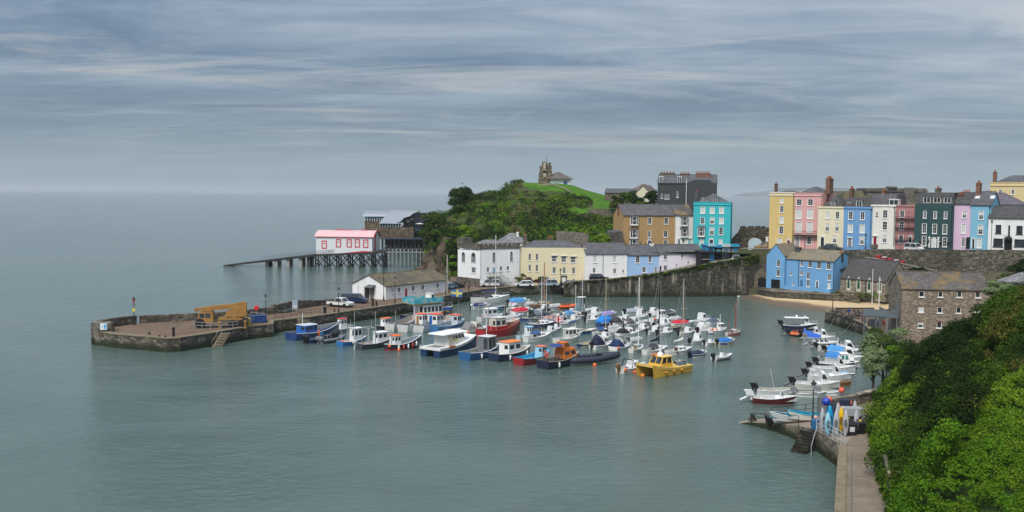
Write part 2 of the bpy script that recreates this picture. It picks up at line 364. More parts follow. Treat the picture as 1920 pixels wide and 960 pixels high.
# ---- the high stone wall carrying the road up to the town
A = Vector(xy(1058, 557.5, 0)); B = Vector(xy(1419, 546, 1.2)); ln = (B-A).length; ud = (B-A)/ln
def on_wall(px, py):
    nrm = Vector((-ud.y, ud.x, 0)); d = ray(px, py); t = (Vector((A.x, A.y, 0))-CAM).dot(nrm)/d.dot(nrm); return CAM+d*t
top = [on_wall(px, py) for px, py in [(1058,535.5),(1064,530.5),(1097,527),(1140,524.5),(1190,519),(1238,512.5),(1290,503),(1320,497),(1360,489.5),(1400,483),(1421,479.5)]]
WL = [(p.x, p.y) for p in top]; WZ = [p.z for p in top]
wall_strip('sea_wall', 'high dark stone wall with pale streaks rising beside the ramp road', WL, -3, WZ, .8, WSTONE, stone((.2,.18,.13),(.27,.24,.18),(.12,.1,.08),.9), batter=.3)
o2 = offs(WL, .7); o3 = offs(WL, 6.5); o4 = offs(WL, 16); 
mb = MB(); mb.loft([[(o2[i][0], o2[i][1], WZ[i]-.75), (o3[i][0], o3[i][1], WZ[i]-.6), (o4[i][0], o4[i][1]+3, WZ[i]-.2+(.0 if i < 6 else .4))] for i in range(len(WL))], closed=False, caps=False)
struct(mb.build('ramp_road', ROADM))
def road_z(px):  # height of the ramp beside the wall at an image column
    return interp(px, [(1058, WZ[0]-.7)]+[(q, WZ[i]-.65) for i, q in ((2,1097),(3,1140),(4,1190),(5,1238),(6,1290),(7,1320),(8,1360),(9,1400),(10,1421))])
# ---- beach
wl = [xy(px, py, 0) for px, py in [(1372,553),(1400,560),(1450,572),(1500,579),(1545,585),(1600,600)]]
wb = [xy(px, py, 1.3) for px, py in [(1419,552.5),(1436,556),(1451,559.5),(1545,564.5),(1600,566),(1690,570)]]
mb = MB(); rows = []
for (a, b) in zip(wl, wb):
    a, b = Vector(a), Vector(b); rows.append([(a-(b-a)*1.2).to_tuple()+(-1.3,), a.to_tuple()+(-.02,), lerp(a,b,.5).to_tuple()+(.5,), b.to_tuple()+(1.3,), (b+(b-a).normalized()*4).to_tuple()+(1.35,)])
mb.loft(rows, closed=False, caps=False)
def sand_mat():
    m, nt, p = _new('beach_sand'); v = coords(nt, rnd=False); s = N(nt, 'ShaderNodeSeparateXYZ'); L(nt, v, s.inputs[0])
    ad = N(nt, 'ShaderNodeMath', operation='MULTIPLY_ADD'); ad.inputs[1].default_value = .5; L(nt, noise(nt, v, .35, 5), ad.inputs[0]); L(nt, s.outputs['Z'], ad.inputs[2])
    # the west end of the beach stays wet, the east end is dry
    ax = N(nt, 'ShaderNodeMapRange'); ax.inputs[1].default_value = 60; ax.inputs[2].default_value = 72; ax.inputs[3].default_value = -.55; ax.inputs[4].default_value = .25
    L(nt, s.outputs['X'], ax.inputs[0]); a2 = N(nt, 'ShaderNodeMath', operation='ADD'); L(nt, ad.outputs[0], a2.inputs[0]); L(nt, ax.outputs[0], a2.inputs[1])
    col = ramp(nt, a2.outputs[0], [(.25, (.12, .085, .055)), (.62, (.2, .14, .085)), (.78, (.46, .33, .185)), (1, (.5, .37, .21))])
    col = mix(nt, ramp(nt, noise(nt, v, 2.5, 6, .7), [(.5, 0), (.75, .4)]), col, (.1, .075, .05))
    L(nt, col, p.inputs['Base Color']); p.inputs['Roughness'].default_value = .75; return m
struct(mb.build('beach_sand', sand_mat(), smooth=True))
# foam of the little breaking wave
mb = MB(); rgn = random.Random(3); fl = []
for k in range(60):
    t = k/59; q = interp(t, [(0,1374),(.5,1440),(1,1512)]); y = interp(t, [(0,554.5),(.2,557.5),(.5,567),(1,578)])
    w = (.25+.75*math.sin(math.pi*min(1, t*1.15+.05)))*(1.1+.5*rgn.random()); p = Vector(xy(q, y, .03)); fl.append((p, w))
mb.loft([[(p.x+.3*rgn.random(), p.y-w*.95, .02), (p.x, p.y-w*.3, .2), (p.x+.3*rgn.random(), p.y+w, .05)] for p, w in fl], closed=False, caps=False)
tag(mb.build('wave_foam', ground((.6,.62,.62),(.8,.82,.82), 1.5, fine=4), smooth=True), None, None, kind='stuff')
# beach wall, lower ground behind it
bw = [xy(px, py, 1.2) for px, py in [(1421,552),(1436,556.5),(1451,559.5),(1500,562),(1545,564.5),(1600,567),(1664,569.5),(1690,570.5)]]
wall_strip('beach_wall', 'low mossy stone wall along the back of the sandy beach', bw, -1, [2.3,2.5,2.6,2.6,2.6,2.65,2.7,2.75], .6, stone((.075,.068,.05),(.15,.13,.1),(.05,.046,.036),.5), stone((.16,.14,.1),(.22,.19,.14),(.1,.09,.07),.9))
# ---- rising bank from the beach houses to the terrace (structure), as one height sheet
ROWA, ROWB = Vector((pxx(1442, 238), 238)), Vector((pxx(1930, 204.5), 204.5)); RU = (ROWB-ROWA).normalized(); RV = Vector((-RU.y, RU.x))
def row_D(px):
    t = (px-1442)/(1930-1442); return 1/lerp(1/238., 1/204.5, t)
def terrace_z(s): return interp(s, [(0,11.0),(10,11.1),(20,11.55),(40,11.95),(55,12.6)])     # s = metres along the row
mb = MB(); G = {}; n1g, n2g = 46, 26
def bank_z(s, d):   # d = metres in front of the row line (towards the beach)
    zt = terrace_z(s); 
    if d <= 4.6: return zt
    low = 2.6
    return lerp(interp(s, [(12,5.0),(24,7.0),(34,zt-3.8)]), low, min(1, max(0, (d-4.6)/interp(s, [(14,2.2),(22,6),(30,10.5)])))**.8)
rows = []
for i in range(n1g):
    s = -2.5+ i*(92)/(n1g-1); r = []
    for d in (-60, -14, 0, 4.58, 4.62, 6, 8, 10, 12, 14.2, 18, 24, 32, 42, 60):
        p = ROWA+RU*s-RV*d; r.append((p.x, p.y, bank_z(s, d)+(rg.uniform(-.15,.15) if 5 < d < 14 else 0)-(0 if d > -20 else 11.5)))
    rows.append(r)
# clip the sheet on the seaward side of the beach wall by sinking it
def seaward(x, y):
    for (a, b) in zip(bw, bw[1:]):
        if a[0] <= x <= b[0]: return y < a[1]+(b[1]-a[1])*(x-a[0])/(b[0]-a[0])+.35
    return x < bw[0][0] and y < 236
rows = [[(x, y, (-1.5 if (seaward(x, y)) else z)) for x, y, z in r] for r in rows]
mb.loft(rows, closed=False, caps=False); struct(mb.build('town_bank', ground((.055,.06,.03),(.13,.11,.07), .3)))
# paved street and courtyard on top
mb = MB()
for s0, s1 in ((-6, 80),):
    q = [ROWA+RU*s0-RV*4.3, ROWA+RU*s1-RV*4.3, ROWA+RU*s1+RV*1, ROWA+RU*s0+RV*1]
    mb.add([(q[0].x,q[0].y,terrace_z(s0)+.02),(q[1].x,q[1].y,terrace_z(s1)+.02),(q[2].x,q[2].y,terrace_z(s1)+.02),(q[3].x,q[3].y,terrace_z(s0)+.02)],[(0,1,2,3)])
struct(mb.build('terrace_road', ROADM))
low = bw[1:]+[xy(1690, 545, 2.6), xy(1600, 536, 2.6), xy(1470, 534, 2.6)]
mb = MB(); mb.poly([(x, y+.3, 2.63) for x, y in low]); struct(mb.build('promenade_pavement', CONC))
# retaining wall below the row
rw = [ROWA+RU*s-RV*4.7 for s in (12, 16, 22, 28, 36, 44, 52, 62, 74)]
wall_strip('retaining_wall', 'tall dark stone retaining wall under the green, lilac and white houses', [(p.x,p.y) for p in rw], 4, [terrace_z(s)+h for s, h in ((12,.1),(16,.1),(22,.25),(28,.55),(36,.6),(44,.6),(52,.6),(62,.6),(74,.6))], .5,
           stone((.085,.08,.062),(.17,.155,.12),(.06,.055,.045),.55, stain=.8), None)
# ---- inner quay with benches
ie = [xy(px, py, 1.95) for px, py in [(1553,581.5),(1547.5,585),(1566,590),(1592,598),(1618,606.7),(1629,617),(1641,627),(1650,640),(1665,668)]]
ib = [xy(px, py, 1.95) for px, py in [(1553,581),(1690,583)]]
mb = MB(); mb.prism(ie[1:]+[(72, 132), (84, 150), (84, 190), ib[1], ib[0]], -2, 1.95); struct(mb.build('inner_quay_pavement', PAVE))
wall_strip('inner_quay_wall', 'weedy stone wall of the small inner quay beside the moored row of boats', ie, -3, 1.95, .5, QSTONE, QCOPE, batter=.3)
mb = MB(); mb.poly([(58, 128, 2.4), (58, 135, 2.5), (64, 148, 2.7), (90, 150, 2.9), (95, 180, 3.1), (120, 180, 3.2), (120, 110, 3.2)]); struct(mb.build('yard_ground', CONC))
# ---- near quay, path and slipway
ZP = 2.2
pe = [xy(px, py, ZP) for px, py in [(1577,1120),(1580,1040),(1582,960),(1584,900),(1586,846),(1583,838)]]
pr = [xy(px, py, ZP) for px, py in [(1760,1120),(1712,1040),(1672,960),(1655,905),(1645,860),(1640,815),(1640,770),(1668,740)]]
slip_top = [xy(1583,838,ZP), xy(1537,812,1.9), xy(1528,806,1.85), xy(1500,799,1.5), xy(1450,793.5,.8), xy(1400,792,.2), xy(1376,794,-.05)]
slip_z = [ZP, 1.95, 1.9, 1.5, .8, .2, -.15]
slip_back = [xy(1640,770,ZP), xy(1600,768,2.1), xy(1560,772,1.95), xy(1520,776,1.6), xy(1460,781,.85), xy(1405,787,.2), xy(1374,792,-.1)]
mb = MB(); mb.prism(offs(pe, -.25)+[xy(1640,770,ZP)]+pr[::-1][1:] if False else [p for p in offs(pe, .1)]+[xy(1640,770,ZP)]+[p for p in pr[::-1][2:]], -2, ZP)
struct(mb.build('harbour_path', CONC))
mb = MB(); mb.loft([[(a[0],a[1],za), (b[0],b[1],za)] for a, b, za in zip(slip_top, slip_back, slip_z)], closed=False, caps=False); struct(mb.build('slipway', ground((.22,.18,.14),(.32,.27,.21), .3)))
mb = MB(); mb.prism([xy(1640,770,ZP), xy(1600,768,ZP), xy(1598,757,ZP), xy(1650,745,ZP), xy(1700,735,ZP), xy(1700,800,ZP)], -1, ZP-.006); struct(mb.build('yard_pavement', CONC))
NQ = stone((.15,.128,.095),(.26,.225,.17),(.1,.088,.07),.5, weed=.45)
wall_strip('path_wall', 'stone harbour wall below the concrete path', pe, -3, ZP, .55, NQ, QCOPE, batter=.25)
wall_strip('slipway_wall', 'curving stone side wall of the slipway, tapering into the water', slip_top, -3, [z-.02 for z in slip_z], .45, NQ, None, side=-1, batter=-.0)
gl_ = [xy(px, py, ZP) for px, py in [(1558,768.5),(1597,762),(1640,751),(1700,738)]]
wall_strip('low_wall', 'low grey stone wall behind the kayak racks at the slipway head', gl_, -2, ZP+.95, .5, NQ, stone((.24,.21,.16),(.3,.27,.21),(.16,.14,.11),.9))
# kerb line and joint along the path
mb = MB(); jl = None; kl = [xy(px, py, ZP) for px, py in [(1597,1040),(1597,960),(1597,900),(1597,850)]]
for a, b in zip(kl, kl[1:]): mb.box(-1,1,-1,1,-1,-.9) if False else mb.hexa([(a[0]-.04,a[1],ZP),(a[0]+.04,a[1],ZP),(b[0]+.04,b[1],ZP),(b[0]-.04,b[1],ZP)],[(a[0]-.04,a[1],ZP+.012),(a[0]+.04,a[1],ZP+.012),(b[0]+.04,b[1],ZP+.012),(b[0]-.04,b[1],ZP+.012)])
jy = [(1584.5,1644,862),(1585.5,1641,835),(1584,1652,893),(1583,1664,930)]
for xa, xb, yy in jy:
    a, b = xy(xa,yy,ZP), xy(xb,yy,ZP); mb.hexa([(a[0],a[1]-.03,ZP),(b[0],b[1]-.03,ZP),(b[0],b[1]+.03,ZP),(a[0],a[1]+.03,ZP)],[(a[0],a[1]-.03,ZP+.01),(b[0],b[1]-.03,ZP+.01),(b[0],b[1]+.03,ZP+.01),(a[0],a[1]+.03,ZP+.01)])
struct(mb.build('path_markings', paint((.1,.09,.075))))
# ================================================================ castle hill
RIDGE = [(770,520),(788,500),(800,455),(818,425),(833,410),(853,400),(872,385),(892,371),(910,364),(925,363.5),(940,366),(951,356),(964,346),(980,343),(1045,343),(1050,345),(1072,348.5),(1095,357),(1115,361),(1140,366),(1180,372),(1250,374),(1335,382),(1352,412),(1365,450),(1480,462),(1540,470)]
def hill(x, y):
    a = 960+x/y*FPX; D1 = 335.
    zr = atd(a, interp(a, RIDGE), D1).z
    if a < 790: z0 = -3
    else: z0 = interp(a, [(790,-2),(840,1),(862,2),(970,2.2),(1045,4.5),(1150,7.2),(1200,9.8),(1345,10.2),(1410,9.5),(1480,9)])
    Df = interp(a, [(790,300),(850,262),(975,254),(1100,249),(1150,256),(1345,272),(1480,262)])
    t = (y-Df)/(D1-Df)
    if t <= 0: return z0-.05
    if t <= 1:
        s = t**.75; z = z0+(zr-z0)*(s*s*(3-2*s)*.45+s*.55)
    else: z = zr+(-4-zr)*min(1, ((y-D1)/(75+.0*a)))**1.6
    nz = math.sin(x*.31+1.2)*math.sin(y*.23)*.9+math.sin(x*.12-y*.17)*1.1
    return z+nz*min(1, max(0, t*3))*(1 if t < .85 else .35)*(.5 if a > 1000 else 1)
def py_of(x, y, z):
    v = Vector((x, y, z))-CAM; return 480-FPX*v.dot(_u)/v.dot(_f)
def is_lawn(x, y):
    a = 960+x/y*FPX; Df = interp(a, [(790,300),(850,262),(975,254),(1100,249),(1150,256),(1345,272)]); t = (y-Df)/(335-Df)
    if a < 978 or a > 1345 or t < .2: return False
    py = py_of(x, y, hill(x, y))
    if py < interp(a, [(978,349),(1000,356),(1030,358),(1060,359),(1085,366),(1102,376),(1112,388),(1120,399),(1165,399),(1345,395)]): return True
    return 1060 < a < 1120 and 389 < py < 399
xs = np.arange(-62, 90, 1.6); ys = np.arange(240, 420, 2.0)
mb = MB(); vs = [(x, y, hill(x, y)) for y in ys for x in xs]; nx = len(xs); fs = []; ms = []
for j in range(len(ys)-1):
    for i in range(nx-1):
        k = j*nx+i; fs.append((k, k+1, k+nx+1, k+nx)); xm, ym = xs[i]+.8, ys[j]+1
        a = 960+xm/ym*FPX
        ms.append(1 if is_lawn(xm, ym) else (2 if a < 850 and vs[k][2] < 8 else 0))
mb.add(vs, fs, ms)
SCRUBG = ground((.03,.045,.014),(.085,.095,.03), .15); LAWN = ground((.035,.1,.006),(.09,.2,.014), .22, fine=1.2, bs=.15)
ROCK = ground((.09,.065,.045),(.2,.15,.1), .3, bs=.8, fine=1.2)
struct(mb.build('castle_hill', [SCRUBG, LAWN, ROCK], smooth=True))
# worn footpath over the lawn
mb = MB(); fp = [(1016,334),(1024,330),(1040,327),(1060,324),(1078,320),(1092,314),(1102,306)]; rw_ = []
for px, D in fp:
    for _ in (0,): x = pxx(px, D); rw_.append([(x-.2, D-1.0, hill(x-.2, D-1.0)+.22), (x+.2, D+1.0, hill(x+.2, D+1.0)+.22)])
mb.loft(rw_, closed=False, caps=False); struct(mb.build('footpath', ground((.16,.14,.1),(.24,.21,.15), .8)))
# ---- foreground cliff slope on the right
FOOT = [(20, 9.0), (50, 20.6), (60, 23.3), (68, 26.3), (75, 28.2), (83, 30.6), (92, 33.6), (100, 37), (106, 40.5), (112, 46), (118, 52), (126, 60), (136, 70)]
def slope(x, y):
    s = x-interp(y, FOOT)
    if s < 0: return 1.5
    k = interp(y, [(60,.86),(90,.78),(100,.62),(104,.46),(112,.34),(136,.3)])
    return 2.0+min(1.2, s*1.6)+max(0, s-.9)*k+.5*math.sin(x*.7+y*.3)*math.sin(y*.45)*min(1, s/3)
xs2 = np.arange(8, 130, 1.2); ys2 = np.arange(24, 137, 1.4); nx = len(xs2)
mb = MB(); mb.add([(x, y, slope(x, y)) for y in ys2 for x in xs2], [(j*nx+i, j*nx+i+1, (j+1)*nx+i+1, (j+1)*nx+i) for j in range(len(ys2)-1) for i in range(nx-1)
     if xs2[i] > interp(ys2[j], FOOT)-.2])
struct(mb.build('cliff_slope_ground', ground((.018,.035,.008),(.045,.08,.015), .5), smooth=True))
# ================================================================ buildings
C1 = lambda X, Y: (1420+X/5.646, 310+Y/5.646)
C2 = lambda X, Y: (1660+X/5.646, 310+Y/5.646)
C3 = lambda X, Y: (1420+X/4.8, 440+Y/4.8)
C4 = lambda X, Y: (1620+X/4.57, 450+Y/4.57)
C6 = lambda X, Y: (840+X/6., 420+Y/6.)
C7 = lambda X, Y: (1140+X/4.8, 360+Y/4.8)
CB = lambda X, Y: (440+X/4.364, 360+Y/4.364)
WFR = paint((.76,.76,.74), .5, .2); GL = glass(); BLIND = paint((.55,.57,.56), .6, .3)
class Fac:
    """a house front: local x along the front, y back, z up"""
    def __init__(s, pl, Dl, pr, Dr, z0, fwd=0):
        s.A = Vector((pxx(pl, Dl), Dl, z0)); Bv = Vector((pxx(pr, Dr), Dr, z0)); s.w = (Bv-s.A).length
        s.a = math.atan2(Bv.y-s.A.y, Bv.x-s.A.x); s.u = Vector((math.cos(s.a), math.sin(s.a), 0)); s.n = Vector((-s.u.y, s.u.x, 0))
        s.A = s.A-s.n*fwd; s.z0 = z0
    def uv(s, p):
        d = ray(*p); t = (s.A-CAM).dot(s.n)/d.dot(s.n); q = CAM+d*t-s.A; return q.dot(s.u), q.z
    def wz(s, x, y=0, z=0): return s.A+s.u*x+s.n*y+Vector((0,0,z))
    def T(s): return Matrix.Translation(s.A) @ rot2(s.a)
def window(root, T, x, z, w, h, st='d', fr=None, y=0, nx=2, nz=3):
    """sash window; (x,z) lower left corner of the opening"""
    fr = fr or WFR; t = min(.07, w*.1); mb = MB(T)
    if 'a' in st:   # round headed, set proud of the wall
        n = 8; arc = [(x+w/2-math.cos(math.pi*k/n)*w/2, z+h-w/2+math.sin(math.pi*k/n)*w/2) for k in range(n+1)]
        outer = [(x+w/2-math.cos(math.pi*k/n)*(w/2+t), z+h-w/2+math.sin(math.pi*k/n)*(w/2+t)) for k in range(n+1)]
        o = [(x-t, z)]+outer+[(x+w+t, z)]; i = [(x, z)]+arc+[(x+w, z)]
        for k in range(len(o)-1):
            mb.hexa([(o[k][0],y-.05,o[k][1]),(o[k+1][0],y-.05,o[k+1][1]),(i[k+1][0],y-.05,i[k+1][1]),(i[k][0],y-.05,i[k][1])],
                    [(o[k][0],y+.01,o[k][1]),(o[k+1][0],y+.01,o[k+1][1]),(i[k+1][0],y+.01,i[k+1][1]),(i[k][0],y+.01,i[k][1])])
        gy = y-.012; pane = [(px_, gy, pz_) for px_, pz_ in i]; bh = h-w/2
        by0, by1 = y-.03, y-.014
    else:
        gy = y+.09; pane = [(x,gy,z),(x+w,gy,z),(x+w,gy,z+h),(x,gy,z+h)]; bh = h; by0, by1 = y+.06, y+.085
        mb.box(x-.0,x+t,y+.03,y+.1,z,z+h); mb.box(x+w-t,x+w,y+.03,y+.1,z,z+h); mb.box(x+t,x+w-t,y+.03,y+.1,z+h-t,z+h); mb.box(x+t,x+w-t,y+.03,y+.1,z,z+t)
        if 's' in st:  # painted surround
            mb.box(x-.07,x-.002,y-.03,y+.01,z-.02,z+h+.07); mb.box(x+w+.002,x+w+.07,y-.03,y+.01,z-.02,z+h+.07); mb.box(x-.002,x+w+.002,y-.03,y+.01,z+h+.002,z+h+.07)
    for k in range(1, nx): c = x+w*k/nx; mb.box(c-.018,c+.018,by0,by1,z+.02,z+bh-.02)
    for k in range(1, nz): c = z+bh*k/nz; e = .035 if k*2 == nz else .018; mb.box(x+.03,x+w-.03,by0-.004,by1-.004,c-e,c+e)
    mb.box(x-.12,x+w+.12,y-.12,y+.02,z-.13,z-.004)
    if 'h' in st: mb.box(x-.25,x+w+.25,y-.3,y-.003,z+h+.1,z+h+.2)
    wd = mb.build('window', fr, root)
    mb = MB(T); mb.poly(pane); pn = mb.build('pane', BLIND if 'b' in st else GL, wd)
    if 'k' in st:  # half drawn blind
        mb = MB(T); mb.poly([(x+t,gy-.012,z+h*.5),(x+w-t,gy-.012,z+h*.5),(x+w-t,gy-.012,z+h-t),(x+t,gy-.012,z+h-t)]); mb.build('blind', BLIND, wd)
    return wd
def bay(root, T, x, z, w, h, wallm):
    """shallow box bay with a flat lead roof"""
    d = .55; mb = MB(T); mb.box(x-.12,x+w+.12,-d,-.003,z-.35,z); mb.box(x-.12,x+w+.12,-d,-.003,z+h,z+h+.12)
    for xx in (x-.12, x+w*.22, x+w*.74, x+w): mb.box(xx,xx+.12,-d,-d+.1,z,z+h)
    mb.box(x-.12,x-.02,-.1,-.003,z,z+h); mb.box(x+w+.02,x+w+.12,-.1,-.003,z,z+h)
    mb.box(x+w*.3,x+w*.74,-d+.04,-d+.08,z+h*.48,z+h*.54)
    b = mb.build('bay_window', WFR, root)
    mb = MB(T); mb.box(x-.02,x+w+.02,-d+.08,-.02,z+.01,z+h-.01); mb.build('pane', GL, b)
    mb = MB(T); mb.hexa([(x-.25,-d-.12,z+h+.13),(x+w+.25,-d-.12,z+h+.13),(x+w+.25,-.003,z+h+.13),(x-.25,-.003,z+h+.13)],[(x-.2,-d-.05,z+h+.2),(x+w+.2,-d-.05,z+h+.2),(x+w+.2,-.003,z+h+.4),(x-.2,-.003,z+h+.4)]); mb.build('hood', SLATE, b)
SLATE = slate((.095,.095,.105)); SLATEB = slate((.07,.068,.07)); SLATEL = slate((.085,.08,.08), (.3,.19,.05), .45); SLATEBR = slate((.1,.088,.07), (.16,.13,.07), .6); SLATEG = slate((.17,.17,.175)); SLATEY = slate((.16,.145,.12), (.2,.17,.11), .8)
BRICK = stone((.19,.08,.05),(.26,.115,.075),(.2,.16,.13), .25, stain=.4); BRICKD = stone((.13,.06,.035),(.2,.1,.06),(.14,.11,.09), .25, stain=.5); STC = stone((.13,.11,.085),(.2,.175,.13),(.1,.09,.07), .4)
POT = paint((.33,.1,.05), .7, .3)
def chimney(parent, T, x, y, w, d, z0, z1, m, pots=2, along='x'):
    mb = MB(T); mb.box(x-w/2,x+w/2,y-d/2,y+d/2,z0,z1); mb.box(x-w/2-.08,x+w/2+.08,y-d/2-.08,y+d/2+.08,z1-.25,z1-.08)
    c = mb.build('chimney', m, parent)
    for k in range(pots):
        f = (k+.5)/pots-.5; mb = MB(T); mb.lathe([(.15,z1),(.12,z1+.45),(.16,z1+.5),(.13,z1+.5)], (x+(f*w if along == 'x' else 0), y+(f*d if along == 'y' else 0), 0), n=8); mb.build('chimney_pot', POT, parent) if False else mb.build('chimney_pot', POT, c)
    return c
def house(name, label, f, crop, ytop, depth, wallm, roof, wins=(), doors=(), chims=(), cat='house', root=None, roofm=None, rise=2.2, trim=None, holes=True, cornice=None, group=None, ov=.25, wname='wall'):
    T = None
    if root is None: root = thing(name, label, cat, f.A, f.a, group)
    else: T = Matrix((Matrix.Translation(root.location) @ rot2(root.rotation_euler.z))).inverted() @ f.T()
    root_T = T; w = f.w; h = f.uv(ytop)[1] if isinstance(ytop, tuple) else ytop
    ops = []; wl_ = []
    for q in wins:
        X, Y, ww, hh, st = q[:5]; p = f.uv(crop(X-ww/2, Y+hh/2)); r = f.uv(crop(X+ww/2, Y-hh/2))
        x0, z0, x1, z1 = max(.12, p[0]), max(.15, p[1]), min(w-.12, r[0]), r[1]
        if x1-x0 < .3 or z1-z0 < .3: continue
        wl_.append((x0, z0, x1-x0, z1-z0, st, q[5] if len(q) > 5 else None))
        if not set('aB') & set(st): ops.append((x0, min(z0, h-.4), x1, min(z1, h-.2)))
    mb = MB(T); X_ = sorted({0, w}|{v for o in ops for v in (o[0], o[2])}); Z_ = sorted({-1.0, h}|{v for o in ops for v in (o[1], o[3])})
    for a, b in zip(X_, X_[1:]):
        for c, d in zip(Z_, Z_[1:]):
            mx, mz = (a+b)/2, (c+d)/2
            if any(o[0] < mx < o[2] and o[1] < mz < o[3] for o in ops): continue
            mb.poly([(a,0,c),(b,0,c),(b,0,d),(a,0,d)])
    for o in ops:
        x0,z0,x1,z1 = o; r = .14
        mb.poly([(x0,0,z0),(x0,r,z0),(x0,r,z1),(x0,0,z1)]); mb.poly([(x1,0,z0),(x1,0,z1),(x1,r,z1),(x1,r,z0)]); mb.poly([(x0,0,z1),(x0,r,z1),(x1,r,z1),(x1,0,z1)]); mb.poly([(x0,0,z0),(x1,0,z0),(x1,r,z0),(x0,r,z0)])
    g = roof == 'gable'; rz = h+rise
    mb.poly([(0,0,-1),(0,0,h)]+([(0,depth/2,rz-.05)] if g else [])+[(0,depth,h),(0,depth,-1)])
    mb.poly([(w,0,-1),(w,depth,-1),(w,depth,h)]+([(w,depth/2,rz-.05)] if g else [])+[(w,0,h)])
    if roof == 'front_gable':
        mb.poly([(0,0,h),(w,0,h),(w/2,0,rz-.05)]); mb.poly([(0,depth,h),(w,depth,h),(w/2,depth,rz-.05)])
    mb.poly([(0,depth,-1),(0,depth,h),(w,depth,h),(w,depth,-1)])
    if roof in ('hip_parapet', 'flat', 'mansard'): mb.poly([(0,0,h-.35),(w,0,h-.35),(w,depth,h-.35),(0,depth,h-.35)])
    wo = mb.build(wname, wallm, root, fix=False)
    roofm = roofm or SLATE
    mb = MB(T); t = .14; ro = None
    if roof == 'gable':
        for (ya, za, yb, zb) in ((-ov, h-ov*rise*2/depth, depth/2, rz), (depth+ov, h-ov*rise*2/depth, depth/2, rz)):
            mb.hexa([(-ov*.6,ya,za),(w+ov*.6,ya,za),(w+ov*.6,yb,zb),(-ov*.6,yb,zb)],[(-ov*.6,ya,za+t),(w+ov*.6,ya,za+t),(w+ov*.6,yb,zb+t),(-ov*.6,yb,zb+t)])
        mb.tube([(-ov*.6,depth/2,rz+t),(w+ov*.6,depth/2,rz+t)], .1)
    elif roof == 'front_gable':
        for (xa, za, xb, zb) in ((-ov, h-ov*rise*2/w, w/2, rz), (w+ov, h-ov*rise*2/w, w/2, rz)):
            mb.hexa([(xa,-ov,za),(xa,depth,za),(xb,depth,zb),(xb,-ov,zb)],[(xa,-ov,za+t),(xa,depth,za+t),(xb,depth,zb+t),(xb,-ov,zb+t)])
    elif roof in ('hip', 'hip_parapet'):
        o_, hz = (ov, h) if roof == 'hip' else (-.35, h-.3); L_ = min(w, depth)/2*.92
        b = [(-o_,-o_,hz),(w+o_,-o_,hz),(w+o_,depth+o_,hz),(-o_,depth+o_,hz)]
        if w >= depth: tp = [(L_,depth/2,rz),(w-L_,depth/2,rz)]
        else: tp = [(w/2,L_,rz),(w/2,depth-L_,rz)]
        if w >= depth: mb.add(b+tp, [(0,1,5,4),(1,2,5),(2,3,4,5),(3,0,4)])
        else: mb.add(b+tp, [(0,1,4),(1,2,5,4),(2,3,5),(3,0,4,5)])
        if roof == 'hip': mb.add([(x_, y_, z_-.16) for x_, y_, z_ in b]+b, [(0,1,5,4),(1,2,6,5),(2,3,7,6),(3,0,4,7)])
    elif roof == 'mansard':
        i = .9; b = [(0,.1,h-.2),(w,.1,h-.2),(w,depth,h-.2),(0,depth,h-.2)]; tp = [(.15,1.1,rz),(w-.15,1.1,rz),(w-.15,depth-.8,rz),(.15,depth-.8,rz)]
        mb.hexa(b, tp)
    if mb.v: ro = mb.build('roof', roofm, root)
    if cornice:
        mb = MB(T); mb.box(-.06,w+.06,-.16,-.002,h-cornice-.22,h-cornice); mb.box(-.06,w+.06,-.1,-.003,h-.12,h+.05); mb.box(-.06,w+.06,.003,.3,h-.1,h+.05); mb.build('cornice', trim or wallm, root)
    for x, z, ww, hh, st, nn in wl_:
        if 'B' in st: bay(root, T, x, z, ww, hh, wallm)
        else: window(root, T, x, z, ww, hh, st, fr=trim if 't' in st else (IRONF if 'i' in st else None), nx=(nn or (2, 3))[0], nz=(nn or (2, 3))[1])
    for q in doors:
        X, Y, ww, hh, c, st = q; p = f.uv(crop(X-ww/2, Y)); r = f.uv(crop(X+ww/2, Y-hh)); x, x1, z1 = p[0], r[0], min(r[1]-p[1]+max(.05, p[1]), h-.3); z = max(.05, p[1])
        mb = MB(T); mb.box(x,x1,-.05,-.004,z,z1)
        mb.box(x+.12,x1-.12,-.07,-.051,z+(z1-z)*.12,z+(z1-z)*.42); mb.box(x+.12,x1-.12,-.07,-.051,z+(z1-z)*.5,z+(z1-z)*.9)
        do = mb.build('door', paint(c, .4, .15), root)
        mb = MB(T); mb.ball((x1-.15,-.1,z+(z1-z)*.47), .05); mb.build('handle', paint((.4,.3,.1), .3, 0, 1), do)
        if 'w' in st or 'd' in st:
            mb = MB(T); s_ = .18; mb.box(x-s_,x-.003,-.12,-.003,z,z1+.1); mb.box(x1+.003,x1+s_,-.12,-.003,z,z1+.1)
            if 'f' in st: mb.box(x-s_-.1,x1+s_+.1,-.3,-.003,z1+.1,z1+.3)
            else:
                n = 8; cx_, rr = (x+x1)/2, (x1-x)/2
                for k in range(n):
                    a0, a1 = math.pi*k/n, math.pi*(k+1)/n; q4 = [(cx_-math.cos(a)*(rr+e), z1+math.sin(a)*(rr+e)*.8) for a, e in ((a0, s_), (a1, s_), (a1, .02), (a0, .02))]
                    mb.hexa([(px_,-.12,pz_) for px_, pz_ in q4], [(px_,-.003,pz_) for px_, pz_ in q4])
                mb.poly([(cx_-math.cos(math.pi*k/n)*(rr+.02), -.03, z1+math.sin(math.pi*k/n)*(rr+.02)*.8) for k in range(n+1)])
            mb.build('door_surround', WFR if 'w' in st else paint(DGREY), root)
